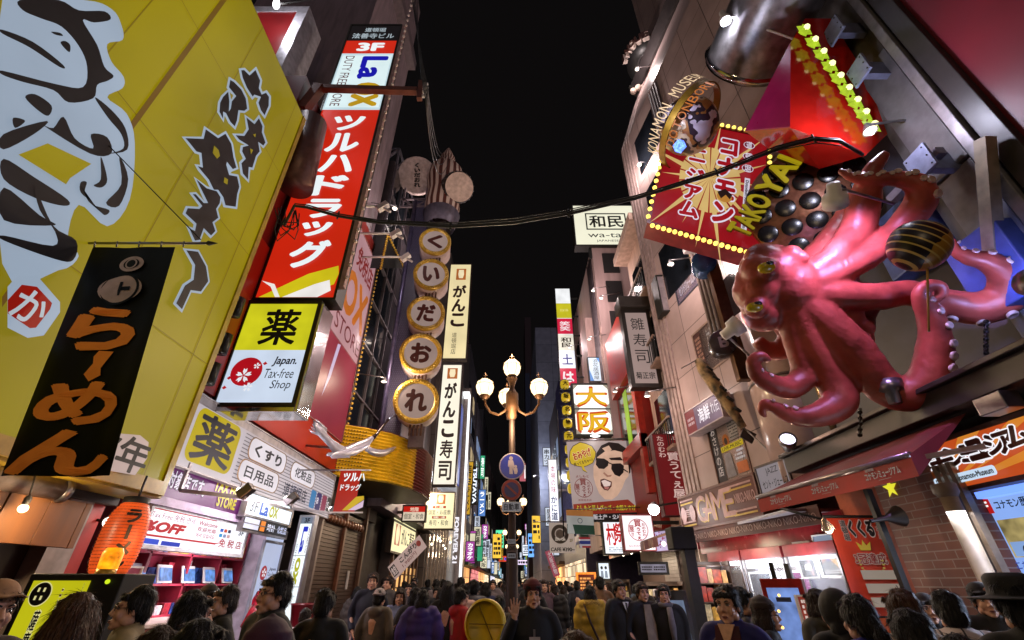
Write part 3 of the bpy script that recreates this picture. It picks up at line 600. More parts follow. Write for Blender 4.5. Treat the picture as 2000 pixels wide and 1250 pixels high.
S.text('3F', .06, .25, .22, .75, em('283048', .6), .01); S.text('La', .26, .2, .44, .8, em('2058c0', 1), .06); S.text('OX', .46, .2, .66, .75, em('b0b020', 1), .06); S.done()
S = sgX('led_ticker', 'slim black scrolling light board with white characters under the small white sign', 'light board', -4.85, (470, 1035), (560, 1040), em('0c0c12', .5), STEEL, depth=.08, rim=.015); B0 = PX(558, 1050, -4.85); refit(S, B0.z, B0.z + .22)
S.rect(.02, .1, .32, .9, em('d8d8f0', 1)); S.rect(.35, .1, .45, .9, em('e08020', 1)); S.text('時計', .5, .2, .68, .8, em('e0e4f8', 1), .03); S.text('化粧品', .74, .2, .97, .8, em('c8d0f0', 1), .03); S.done()
S = sgY('floor_sign', 'tall white lit panel with blue and olive sideways letters beside the shutters', 'sign', 10.75, (545, 1212), (613, 1010), em('e4ecf0', 1.15, .08, 1.2), pm('8a8890', .3, .6), depth=.2, rim=.04)
S.rect(0, .93, 1, 1, em('6a7688', .8)); S.text('3F', .3, .94, .75, .99, em('20263a', .5), .05); S.rect(0, .6, 1, .605, pm('3a3a44')); S.rect(0, .3, 1, .305, pm('3a3a44'))
S.text('La', .35, .62, .75, .9, em('1424b0', 1), .09, ang=-90); S.text('OX', .3, .32, .72, .585, em('a8aa14', 1), .09, ang=-90); S.text('免税店', .82, .63, .95, .89, em('7a3a58', .8), 0, vert=True); S.text('DUTY FREE STORE', .08, .3, .2, .72, em('6a7080', .8), -.01, ang=-90); S.text('Japan.', .5, .2, .85, .23, em('8a9098', .9), -.01)
S.done()
S = sgX('poster', 'pale blue lit poster with a red blossom disc behind the red kimono', 'poster', -5.08, (478, 1215), (552, 1065), em('b0bcdc', 1, .12), pm('8a90a0'), depth=.03); B0 = PX(500, 1215, -5.08); refit(S, 1.0, 2.75)
S.ell(.3, .48, .16, em('9a1428', 1)); S.text('Japan.', .55, .5, .95, .54, em('2a3050', .6), .03, ital=.2); S.text('Tax-free', .5, .45, .95, .49, em('2a3050', .6), 0, ital=.2); S.text('Shop', .62, .4, .95, .44, em('2a3050', .6), 0, ital=.2); blossom(.3, .48, .11, em('e8ecf4', 1)); S.done()
# red kimono on a stand
p = PX(503, 1250, -4.55); ky = p.y
km = thing('kimono_stand', 'red patterned kimono on a white dress form before the pale poster', 'kimono', (p.x, ky, 0))
def kim(b):
    m = pm('a01028', .3, var=.7, scale=14); x, y = p.x, ky
    b.lathe((x, y, 0), [(.33, .45), (.3, .8), (.24, 1.15), (.25, 1.4), (.2, 1.52), (.09, 1.58)], m, 18)
    for s_ in (-1, 1): b.tube([(x + s_ * .02, y - s_ * .15, 1.5), (x + s_ * .06, y - s_ * .38, 1.25), (x + s_ * .06, y - s_ * .5, 1.0)], [.1, .14, .17], m, 10)
part('robe', km, kim); part('belt', km, lambda b: b.lathe((p.x, ky, 0), [(.255, 1.1), (.27, 1.15), (.27, 1.28), (.255, 1.32)], pm('b8b0a8'))); part('dress_form', km, lambda b: (b.lathe((p.x, ky, 0), [(.06, 1.56), (.05, 1.66), (.001, 1.68)], WHT, 12), b.tube([(p.x, ky, .1), (p.x, ky, .6)], .03, STEEL)))
# counter with goods in front of the shop
ct = thing('shop_counter', 'orange fronted sales counter with a white top in the drugstore doorway', 'counter', (-5.0, 7.4, 0)); part('body', ct, lambda b: b.box(-5.6, 6.9, .1, -4.75, 8.4, 1.15, pm('b04a28', .4)), .01); part('top', ct, lambda b: b.box(-5.65, 6.85, 1.15, -4.7, 8.45, 1.2, pm('c8b8b0', .4)), .01)
S = sgX('goods_placard', 'small clear placard with a gold character beside the drugstore counter', 'placard', -4.72, (225, 1158), (275, 1110), em('8a3a48', .8, .4, 6), WHT, depth=.02, rim=.02); S.text('抹', .3, .2, .8, .7, em('c09020', 1), .02); S.done()
part('post', S.root, lambda b: b.box(S.O.x - .01, S.O.y + .1, 1.2, S.O.x + .01, S.O.y + .14, S.O.z, STEEL))
# red pennant
S = sgY('pennant', 'small red banner with white katakana hanging below the silver crane', 'banner', 10.4, (650, 1001), (706, 918), em('a8200e', .9, .15), None)
S.A.x = PY(719, 915, 10.4).x - PY(663, 917, 10.4).x; S.text('ツルハ', .14, .72, .9, .93, WT, .05); S.text('ドラッグ', .1, .5, .8, .66, WT, .03); S.poly([(.3, .05), (.7, .36), (.95, .38), (.98, .3), (.5, .05)], em('c0a018', 1)); S.poly([(.5, .05), (.98, .28), (.98, .12), (.75, .05)], em('c8b0c8', 1)); S.done()
part('rail', S.root, lambda b: b.bar(S.P(-.1, 0, 0), S.P(1.0, 0, 0), .03, WHT)); part('rail', S.root, lambda b: (b.bar(S.P(-.05, 1, 0), S.P(1.05, 1, 0), .03, WHT), b.bar(S.P(-.05, 1, 0), Vector((-5.06, 10.4, S.P(0, 1).z)), .03, STEEL)))
# ================================================================== silver crane sculpture
V_ = Vector
def cr(u, v, X=-3.7): return PX(u, v, X)
cp = cr(700, 870); cn = thing('crane_sculpture', 'shiny silver flying crane sculpture with a dark neck above the ribbed fascia', 'sculpture', cp)
SIL = pm('c4c4dc', .32, .5, var=.1)
def body(b):
    P = [cr(640, 888), cr(668, 884), cr(690, 878), cr(712, 868), cr(726, 856)]; b.tube(P, [.03, .1, .14, .12, .06], SIL, 14)
    for A in ([(672, 872), (650, 858), (630, 836), (612, 820)], [(716, 872), (745, 878), (770, 872), (797, 866)]):
        Q = [V_(q) for q in catmull([tuple(cr(*q)) for q in A], 4)]; n = len(Q); dn = Vector((.1, .6, -.7)).normalized(); vs = []
        for i, q in enumerate(Q):
            t = i / (n - 1); w_ = (.42 * (1 - t * .35) if A[0][0] < 700 else .3 * (1 - t) + .03) * (1 - .5 * (1 - t) ** 6); up = Vector((.06, -.03, .05)) * (1 - t * .6)
            vs += [q, q + dn * w_ * .35 + up, q + dn * w_, q + dn * w_ * .35 - up]
        b.mesh(vs, [(4 * i + j, 4 * i + (j + 1) % 4, 4 * i + 4 + (j + 1) % 4, 4 * i + 4 + j) for i in range(n - 1) for j in range(4)] + [(0, 1, 2, 3), (4 * n - 1, 4 * n - 2, 4 * n - 3, 4 * n - 4)], SIL, True)
    for k in range(5): q = cr(622 - k * 3, 824 + k * 5); b.tube([cr(636, 838 + k * 4), q, q + Vector((-.02, -.12, .02))], [.03, .02, .004], SIL, 6)
    b.mesh([cr(640, 884), cr(648, 896), cr(684, 894), cr(672, 878), cr(644, 890) + Vector((.05, 0, 0))], [(0, 1, 4), (1, 2, 4), (2, 3, 4), (3, 0, 4), (0, 3, 2, 1)], SIL)
part('body', cn, body); part('neck', cn, lambda b: b.tube([cr(722, 862), cr(736, 848), cr(748, 832), cr(758, 820)], [.07, .045, .035, .045], pm('2a1820', .2, .6), 10)); part('beak', cn, lambda b: b.tube([cr(758, 820), cr(764, 816), cr(788, 804)], [.045, .03, .003], pm('a0b0d8', .2, .7), 8))
part('support_rod', cn, lambda b: b.tube([cr(690, 878), Vector((-5.0, cr(690, 878).y + .4, cr(690, 878).z + .2))], .03, STEEL))
for k in range(3):
    p = PX(748 + k * 20, (403, 456, 502)[k], -3.6) if k else PX(742, 403, -3.6); y = 13.3
    r = thing('lamp_arm', ('upper', 'middle', 'lower')[k] + ' slim white lamp arm reaching from the pale pink wall panel', 'lamp arm', p, 'slim white lamp arms'); part('pole', r, lambda b: b.tube([p, Vector((-5.0, p.y, p.z))], .035, WHT)); part('lamp_head', r, lambda b: (b.bar(p + Vector((-.05, 0, -.12)), p + Vector((.2, 0, .1)), .16, WHT), b.bar(p + Vector((.1, 0, -.05)), p + Vector((.32, 0, -.2)), .06, WHT)), .01)

# ================================================================== dark glass block with the shutters and the disc column
gb = building('glass_block', 'dark glass fronted block behind the column of lettered drums', -10, 13.05, 4, -5.1, 20.5, 17.5, pm('2a2426', .4))
WIN = pm('12151a', .08, spec=.9, var=.3, scale=2); MUL = pm('4a4248', .5)
for j in range(7):
    for i in range(3):
        y, z = 13.2 + i * 1.15, 5.2 + j * 1.75
        part('window', gb, lambda b: (b.box(-5.1, y, z, -5.06, y + 1.05, z + 1.62, WIN), b.box(-5.1, y - .05, z - .06, -5.0, y, z + 1.7, MUL), b.box(-5.1, y, z - .06, -5.0, y + 1.05, z, MUL)))
part('pale_pier', gb, lambda b: b.box(-5.1, 16.7, 4, -4.6, 20.5, 17.6, pm('6e5e64', .6, streak=True)))
for k in range(5): part('roof_truss', gb, lambda b: b.bar((-6 + k * .3, 13.4 + k * .7, 17.5), (-5.2, 13.6 + k * .7, 19), .07, pm('5a5660')))
for k in range(5): part('air_conditioner', gb, lambda b: (b.box(-5.06, 17.1 + (k % 3) * 1.1, 7.5 + (k // 3) * 3, -4.35 if k < 0 else -4.3, 17.9 + (k % 3) * 1.1, 8.2 + (k // 3) * 3, pm('8a8480', .5)), b.lathe((-4.29, 17.5 + (k % 3) * 1.1, 7.85 + (k // 3) * 3), [(.001, 0), (.24, .01), (.26, 0)], pm('3a3634', .5), 16, (1, 0, 0))), .01)
for k in range(3): part('pipe', gb, lambda b: b.tube([(-4.52, 16.9 + k * .25, 4.5), (-4.52, 16.9 + k * .25, 17)], .05, pm('6a6060', .5)))
part('roof_frame', gb, lambda b: [b.bar(p, q, .08, pm('5a5660')) for p, q in (((-6, 13.3, 18.6), (-5.1, 13.3, 18.6)), ((-5.1, 13.3, 17.5), (-5.1, 13.3, 18.6)), ((-6, 13.3, 17.6), (-5.1, 13.3, 18.6)), ((-5.1, 13.3, 18.6), (-5.1, 16.8, 18.6)))])
a0, a1 = PX(752, 470, -4.4), PX(786, 510, -4.4)
gw = thing('gold_wedge', 'dark wedge sign edged with gold bulbs beside the drums', 'sign', PX(770, 480, -4.6))
tri = [PX(756, 458, -4.6), PX(788, 524, -4.6), PX(742, 524, -4.6)]
part('board', gw, lambda b: b.prism(tri, (-.35, 0, 0), BLK)); 
E1 = [tri[0] + (tri[1] - tri[0]) * (i / 14) + Vector((.03, 0, 0)) for i in range(15)] + [tri[0] + (tri[2] - tri[0]) * (i / 14) + Vector((.03, 0, 0)) for i in range(1, 15)]
bulb_row(E1, .05, pm('b8902c', .3, .3), gw)
FN = tiles('54506a', '36324a', 'x', .07, .07, .02, .45, .5)
fn = thing('metal_fin', 'tall perforated violet grey metal fin beside the lettered drums', 'fin', (-3.95, 14.3, 5.6)); p = PY(795, 425, 14.2); part('panel', fn, lambda b: b.box(-4.25, 14.2, 5.7, -3.62, 14.35, p.z + 1, FN), .01); part('edge_tube', fn, lambda b: b.tube([(-4.28, 14.2, 5.7), (-4.28, 14.2, p.z + 1)], .09, pm('6a6488', .3, .6)))
# drums
DW = pm('b8a29c', .5, var=.15); GB = pm('a8862c', .3, .3)
dcol = thing('drum_mast', 'steel mast carrying the five drums with one brush letter each', 'mast', (-3.05, 14.2, 5.6)); part('mast', dcol, lambda b: (b.box(-3.35, 14.25, 5.4, -2.85, 14.5, 15.6, pm('5a4e52', .5)), b.box(-4.3, 14.3, 6.5, -3.3, 14.42, 6.7, MUL), b.box(-4.3, 14.3, 11.5, -3.3, 14.42, 11.7, MUL)))
for i, (ch, u, v, rp) in enumerate((('く', 850, 472, 37), ('い', 842, 536, 41), ('だ', 832, 612, 44), ('お', 822, 690, 49), ('れ', 813, 783, 53))):
    c = PY(u, v, 13.35); tt = c.y / ray(u, v).y; R_ = rp / F * tt * .82
    d = thing('letter_drum', ('topmost', 'second', 'third', 'fourth', 'lowest')[i] + ' round white sign drum with gold rim and one brown brush letter', 'sign drum', c, 'column of drums with brush letters')
    ax = Vector((.16, -1, -.10)).normalized()
    part('shell', d, lambda b: b.lathe(c - ax * .95, [(R_ * .98, 0), (R_, .02), (R_, .95), (R_ * .8, .955)], DW, 36, ax)); part('rim', d, lambda b: b.lathe(c, [(R_ * .8, .0), (R_ * .8, .05), (R_ * 1.02, .05), (R_ * 1.02, -.06)], GB, 36, ax))
    S = Sign('x', '', '', c + ax * .012 - Vector((1, .16, 0)).normalized() * R_ - ax.cross(Vector((1, .16, 0))).normalized() * -R_ * -1, Vector((1, .16, 0)).normalized() * 2 * R_, (Vector((1, .16, 0)).normalized().cross(-ax)).normalized() * -2 * R_, em('a08a84', .55, .1)); bpy.data.objects.remove(S.panel)
    S.B = Vector((1, .16, 0)).normalized().cross(ax).normalized() * -2 * R_
    if S.B.z < 0: S.B = -S.B
    S.O = c + ax * .01 - S.A * .5 - S.B * .5; S.N = ax
    S.ell(.5, .5, .4, em('a8928a', .62, .1)); S.text(ch, .25, .25, .75, .77, em('42140c', .5), .06); S.done('face')
    S.letters.parent = d; S.letters.location = S.root.location - d.location; bpy.data.objects.remove(S.root)
    bm_ = MB(); u1 = S.A.normalized(); u2 = S.B.normalized(); 
    for k in range(44): bm_.ball(c + ax * .055 + (u1 * cos(2 * pi * k / 44) + u2 * sin(2 * pi * k / 44)) * R_ * .91, .035, GB, 6, 4)
    bm_.build('rim_studs', d)
    part('neck', d, lambda b: [b.tube([c + Vector((k * .12, .35, -R_ * .9)), c + Vector((k * .12, .35, -R_ - .3))], .035, BROWN, 6) for k in (-1.5, -.5, .5, 1.5)])
# plain striped finial pillar, round plaque and drum over the mast
c = PY(862, 420, 14.2); tp = PY(868, 295, 14.2)
sp = thing('striped_finial', 'brown and cream striped bell shaped finial above the topmost letter drum', 'finial', c)
ST = pm('ffffff', .5); n_ = ST.node_tree.nodes; 
def stripes():
    m = bpy.data.materials.new('stripes'); m.use_nodes = True; n = m.node_tree.nodes; L = m.node_tree.links; b = n['Principled BSDF']
    t = n.new('ShaderNodeTexCoord'); s = n.new('ShaderNodeSeparateXYZ'); L.new(t.outputs['Object'], s.inputs[0]); a = n.new('ShaderNodeMath'); a.operation = 'ARCTAN2'; L.new(s.outputs[1], a.inputs[0]); L.new(s.outputs[0], a.inputs[1])
    k = n.new('ShaderNodeMath'); k.operation = 'MULTIPLY'; k.inputs[1].default_value = 16; L.new(a.outputs[0], k.inputs[0]); si = n.new('ShaderNodeMath'); si.operation = 'SINE'; L.new(k.outputs[0], si.inputs[0])
    r = n.new('ShaderNodeMapRange'); r.inputs[1].default_value = -.15; r.inputs[2].default_value = .15; L.new(si.outputs[0], r.inputs[0]); mi = n.new('ShaderNodeMixRGB'); mi.inputs[1].default_value = (*lin('55281c'), 1); mi.inputs[2].default_value = (*lin('c8b0a0'), 1); L.new(r.outputs[0], mi.inputs[0]); L.new(mi.outputs[0], b.inputs['Base Color']); return m
h = tp.z - c.z
part('body', sp, lambda b: b.lathe(c, [(.72, 0), (.76, .1 * h), (.7, .3 * h), (.82, .5 * h), (.74, .66 * h), (.4, .76 * h), (.3, .82 * h), (.36, .86 * h), (.1, 1.02 * h), (.001, 1.06 * h)], stripes(), 48)); part('base', sp, lambda b: b.lathe(c, [(.6, -.75), (.8, -.02), (.5, 0)], pm('77707e', .4, .4), 24))
d0 = PY(888, 368, 13.9); dr = thing('side_drum', 'cream skinned drum with dark ribbed sides beside the striped finial', 'drum', d0); ax = Vector((.35, -.6, -.55)).normalized()
part('shell', dr, lambda b: (b.lathe(d0, [(.62, 0), (.66, .04), (.66, .7), (.62, .74)], pm('2a201c', .5), 30, ax), [b.tube([d0 + ax * .05 + (ax.orthogonal().normalized() * cos(k * pi / 10) + ax.cross(ax.orthogonal().normalized()) * sin(k * pi / 10)) * .68, d0 + ax * .7 + (ax.orthogonal().normalized() * cos(k * pi / 10) + ax.cross(ax.orthogonal().normalized()) * sin(k * pi / 10)) * .68], .015, STEEL, 5) for k in range(20)])); part('skin', dr, lambda b: b.lathe(d0, [(.62, .745), (.001, .78)], pm('c0a898', .5), 30, ax)); part('arm', dr, lambda b: b.bar(d0, c + Vector((0, 0, h * .4)), .1, STEEL))
d1 = PY(815, 343, 14.0); rp = thing('round_plaque', 'round cream plaque with dark writing left of the striped finial', 'plaque', d1); ax = Vector((.15, -.85, -.5)).normalized()
part('disc', rp, lambda b: b.lathe(d1, [(.86, -.2), (.88, 0), (.86, .06), (.8, .06)] + [(.8 - k * .1, .05 if k % 2 else .065) for k in range(1, 8)] + [(.001, .05)], pm('b09c98', .5), 40, ax))
def rtx(b):
    vs, fs = textmesh('くいだおれ', .05, 0, True); u2 = Vector((1, 0, 0)); w2 = ax.cross(u2).normalized(); w2 = w2 if w2.z > 0 else -w2
    lx, hx = min(q[0] for q in vs), max(q[0] for q in vs); ly, hy = min(q[1] for q in vs), max(q[1] for q in vs)
    b.mesh([d1 + ax * .085 + u2 * ((x - lx) / (hx - lx) - .5) * .3 + w2 * ((y - ly) / (hy - ly) - .5) * 1.1 for x, y in vs], fs, INK)
part('lettering', rp, rtx, flip=False)
part('lattice', rp, lambda b: [b.bar(d1 + Vector(p), d1 + Vector(q), .08, pm('80727a', .4, .4)) for p, q in (((-.5, .2, -.6), (-.5, .2, -1.7)), ((.5, .2, -.6), (.5, .2, -1.7)), ((-.6, .2, -1.3), (1.2, .2, -1.3)), ((-.6, .2, -1.75), (1.2, .2, -1.75)), ((-.5, .2, -1.3), (0, .2, -1.75)), ((.6, .2, -1.3), (.1, .2, -1.75)), ((.7, .2, -1.3), (1.2, .2, -1.75)), ((0, .25, -1.7), (0, .25, -6)))])
# ribbed gold and red marquee
mq = thing('ribbed_marquee', 'curved ribbed marquee, gold then dark red, under the lettered drums', 'marquee', (-4, 14, 4.3))
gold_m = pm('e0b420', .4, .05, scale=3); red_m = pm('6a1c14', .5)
def marq(b, t0, t1, m, n):
    CT = [(-5.06, 12.9), (-4.4, 13.3), (-3.75, 13.9), (-3.3, 14.8), (-3.05, 16.0), (-3.0, 17.2), (-3.3, 17.9), (-5.06, 18.2)]
    def at(t): i = min(int(t), len(CT) - 2); f = t - i; return (CT[i][0] * (1 - f) + CT[i + 1][0] * f, CT[i][1] * (1 - f) + CT[i + 1][1] * f)
    rows = 15; z0, z1 = 4.25, 5.75; vs = []; fs = []; N = n
    for j in range(rows * 2 + 1):
        z = z0 + (z1 - z0) * j / (rows * 2); off = .03 if j % 2 else -.03
        for i in range(N + 1):
            x, y = at(t0 + (t1 - t0) * i / N); l = math.hypot(x + 5.2, y - 16) or 1; vs.append((x + (x + 5.2) / l * off, y + (y - 15.5) / l * off, z))
    for j in range(rows * 2):
        for i in range(N): fs.append((j * (N + 1) + i, j * (N + 1) + i + 1, (j + 1) * (N + 1) + i + 1, (j + 1) * (N + 1) + i))
    b.mesh(vs, fs, m)
part('gold_ribs', mq, lambda b: marq(b, 0, 3.3, gold_m, 40), flip=False)
part('red_ribs', mq, lambda b: marq(b, 3.3, 7, red_m, 40), flip=False)
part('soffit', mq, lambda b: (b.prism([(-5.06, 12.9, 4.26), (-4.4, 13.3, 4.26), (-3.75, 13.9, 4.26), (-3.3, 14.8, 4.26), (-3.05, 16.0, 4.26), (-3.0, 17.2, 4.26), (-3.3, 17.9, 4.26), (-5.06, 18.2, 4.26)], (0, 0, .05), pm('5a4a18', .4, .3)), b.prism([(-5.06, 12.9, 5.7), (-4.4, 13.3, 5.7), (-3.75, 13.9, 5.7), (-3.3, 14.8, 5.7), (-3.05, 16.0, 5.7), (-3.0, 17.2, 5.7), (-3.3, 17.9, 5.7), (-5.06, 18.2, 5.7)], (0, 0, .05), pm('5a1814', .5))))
part('studs', mq, lambda b: [b.ball((-5.06 + .66 * t, 12.86 + .4 * t - .03, 4.38 + j * .1), .022, pm('5a4010'), 5, 3) for j in range(13) for t in [k / 9 for k in range(10)]])
# shuttered front
SHM = pm('4a2c20', .4, .4, scale=20)
sf = thing('roller_shutter', 'closed brown roller shutter under the ribbed marquee', 'shutter', (-5.2, 14.8, .1))
part('slats', sf, lambda b: [b.obox((-5.24, 13.15, .12 + k * .1), (0, 3.9, 0), (.035, 0, .02), (0, 0, .085), SHM) for k in range(34)]); part('guide_rail', sf, lambda b: (b.box(-5.25, 13.02, .1, -5.1, 13.14, 4.2, pm('8a7a74', .4, .3)), b.box(-5.25, 17.05, .1, -5.1, 17.2, 4.2, pm('6a4a38', .4, .3)), b.box(-5.24, 15.0, .1, -5.12, 15.14, 4.2, pm('7a4a34', .4, .3))))
part('lintel', gb, lambda b: (b.box(-5.6, 13.02, 3.6, -5.15, 18.3, 4.0, pm('2a1a14')), b.box(-8, 13.02, .1, -5.4, 20.5, 4, pm('221814'))))
part('brass_row', sf, lambda b: [b.ball((-5.1, 13.3 + k * .27, 3.25), (.06, .13, .12), pm('8a5a40', .3, .5), 8, 6) for k in range(13)]); part('notice', sf, lambda b: b.box(-5.2, 16.1, 1.5, -5.17, 16.25, 2.0, WHT))
rbin = thing('red_bin', 'dark red tub on a white stand by the tall white lit panel', 'bin', (-4.1, 10.4, 0)); q = PY(590, 1195, 10.2); part('tub', rbin, lambda b: b.lathe((q.x, 10.3, 0), [(.2, .95), (.26, 1.3), (.28, 1.32), (.25, 1.28)], pm('6a1420', .3), 16)); part('stand', rbin, lambda b: b.box(q.x - .2, 10.1, 0, q.x + .2, 10.5, .95, WHT), .01)

# ================================================================== sushi restaurant signs
CRM = em('ead9a6', 1.0, .1, .6); CR2 = em('f2ecd8', 1.1, .06, .6); FRB = pm('2e1c12', .45)
def face_logo(S, x0, y0, x1, y1):
    S.rect(x0, y0, x1, y1, em('b0622c', .9)); S.poly([(x0 + (x1 - x0) * a, y0 + (y1 - y0) * b) for a, b in ((.3, .15), (.7, .15), (.8, .5), (.75, .9), (.25, .9), (.2, .5))], em('e8d8b0', 1))
S = sgY('projecting_sign', 'upper cream lit sign with brown brush letters, set back above the drums', 'sign', 24, (865, 700), (920, 517), CRM, FRB, depth=.4, rim=.07)
face_logo(S, .3, .82, .78, .95)
for i, ch in enumerate('がんこ'): S.text(ch, .2, .62 - i * .155, .85, .76 - i * .155, pm('3a1810'), .05)
S.text('道頓堀店', .32, .04, .54, .25, pm('3a2818'), 0, vert=True); S.done()
S = sgY('projecting_sign', 'long white lit sign reading sushi in black brush letters below the cream sign', 'sign', 22, (846, 946), (902, 713), CR2, FRB, depth=.4, rim=.07)
face_logo(S, .25, .87, .8, .97)
for i, ch in enumerate('がんこ寿司'): S.text(ch, .18, .69 - i * .165, .82, .835 - i * .165, pm('2a1612'), .05)
S.done()
S = sgY('projecting_sign', 'squarish cream lit sign with orange portrait emblem offering private rooms', 'sign', 20.5, (828, 1032), (888, 963), em('f0e6b8', 1.05, .1, .8), FRB, depth=.3, rim=.05)
face_logo(S, .36, .68, .68, .96); S.rect(.25, .56, .72, .63, em('a04020', .9)); S.text('3・4階', .33, .565, .63, .625, CR2, .03); S.text('個室・お座敷', .1, .38, .9, .52, INK, .0); S.rect(.25, .27, .75, .34, em('a04020', .9)); S.text('地階1・2階', .3, .28, .7, .33, CR2, .02); S.text('寿司・和食', .16, .08, .84, .23, INK, .0); S.done()
S = sgY('projecting_sign', 'small cream lit sign with a red header and black frame by the brown shutter', 'sign', 19.2, (786, 1017), (831, 989), em('d8c8b0', 1, .1), FRB, depth=.25, rim=.05)
S.rect(0, .6, 1, 1, em('b81c10', 1)); S.text('地階', .3, .64, .7, .94, em('e8d0b8', 1), .02); S.text('個室・和食', .05, .12, .95, .5, INK, .01); S.done()
part('arm', S.root, lambda b: b.bar(S.P(0, .6, -.1), (-5.1, 19.3, S.P(0, .6).z), .1, FRB))
sr = building('sushi_house', 'dark timber fronted sushi restaurant with lit windows', -10, 20.6, 0, -5.0, 27, 15, pm('3a3030', .6))
part('timber_posts', sr, lambda b: [b.box(-5.0, 20.7 + k * .9, .1, -4.9, 20.85 + k * .9, 4.5, pm('5a3a28', .5)) for k in range(7)])
part('window', sr, lambda b: b.box(-5.0, 20.9, .8, -4.97, 26.5, 2.3, emgrid('d8a868', 'y', .45, .5, .8)))
part('awning', sr, lambda b: b.prism([(-5, 20.6, 4.4), (-4.3, 20.6, 4.1), (-4.3, 20.6, 4.0), (-5, 20.6, 4.0)], (0, 6.3, 0), pm('2a1e18')))
S = sgX('wall_sign', 'cream lit wall sign with brush lettering in a dark frame at the sushi house', 'sign', -4.86, (762, 1075), (812, 1040), em('efe6b4', 1.05, .1), FRB, depth=.2, rim=.07); B0, B1 = PX(763, 1075, -4.86), PX(770, 1010, -4.86); refit(S, B0.z, B1.z)
S.rect(.1, .2, .3, .85, em('a8542c', .9)); S.ell(.2, .55, .07, em('e8d8b0', 1), 1.2); S.text('がんこ寿司', .36, .25, .93, .8, pm('2a1a12'), .03); S.done()
S = Sign('hand_banner', 'slanted pink paper banner on a stick with brush writing held above the crowd', 'banner', PY(772, 1133, 12.5), PY(834, 1068, 12.5) - PY(772, 1133, 12.5), (PY(757, 1113, 12.5) - PY(772, 1133, 12.5)) * 1.0, em('b89c94', .75, .1), None)
S.B = PY(757, 1108, 12.5) - PY(772, 1133, 12.5); refit2 = [S.panel.data.vertices[i].__setattr__('co', S.P(*v) - wloc(S.root)) for i, v in enumerate(((0, 0), (1, 0), (1, 1), (0, 1)))]
S.text('こんがり', .3, .5, .82, .88, INK, .05); S.text('1,980円', .3, .15, .72, .42, pm('6a1a1a'), .01); S.rect(.02, .15, .16, .85, INK); S.text('食放', .03, .2, .15, .8, em('c8b0a8', .8), .02); S.ell(.88, .6, .06, pm('8a3028')); S.done()
part('stick', S.root, lambda b: b.tube([S.P(.2, .5, -.01), S.P(-.35, .35, -.01)], .014, pm('a89080'), 6))
# glass fashion store with a glowing portal
fs_ = building('fashion_store', 'grey panelled fashion store with a tall glowing portal frame', -10, 27.2, 0, -4.75, 45, 24, tiles('5e5652', '3a3432', 'y', 1.2, 2.4, .03, .3))
part('window', fs_, lambda b: b.box(-4.75, 27.6, .1, -4.7, 36, 6.8, pm('5a5650', .08, var=.5, scale=1, spec=.9)))
for i in range(7): part('mullion', fs_, lambda b: b.box(-4.7, 27.6 + i * 1.35, .1, -4.62, 27.7 + i * 1.35, 6.9, pm('a89a90', .3, .5)))
part('screen', fs_, lambda b: b.box(-4.74, 36.5, 9, -4.66, 41, 16, em('28388c', .8, .6, .5)))
WHL = em('ffffff', 1.7, .03)
part('portal_light', fs_, lambda b: (b.box(-4.32, 41.6, .1, -4.14, 42.0, 17.5, WHL), b.box(-4.74, 40.8, 17.5, -4.14, 42.0, 17.8, WHL), b.box(-4.74, 42, .1, -4.1, 43.4, 18.6, pm('80706a', .4)), b.box(-4.74, 41.9, 17.9, -4.1, 42, 18.6, pm('80706a', .4))), .0)
for i in range(6): part('downlight', fs_, lambda b: b.ball((-4.6 + (i % 2) * .3, 28.4 + i * 1.2, 3.6 + (i % 3) * .25), .07, em('fff0d8', 4, 0), 8, 6))
S = sgV('store_letters', 'white upright sideways letters on the grey pier beside the glowing portal', 'sign', ((-4.6, 38.5), (-3.9, 38.5)), (881, 1100), (894, 1100), (881, 1010), pm('6a625e', .4), None)
bpy.data.objects.remove(S.panel); S.text('FOREVER 21', .15, 0, .85, 1, em('f0ecf4', 1.2), .05, ang=-90); S.done()
S = sgY('projecting_sign', 'black projecting sign with white sideways letters beyond the glowing portal', 'sign', 46, (921, 985), (933, 912), pm('0a0a10'), BLK, depth=.3); S.text('TSUTAYA', .1, .02, .9, .98, em('e8f0ff', 1.3), .05, ang=-90); S.done()
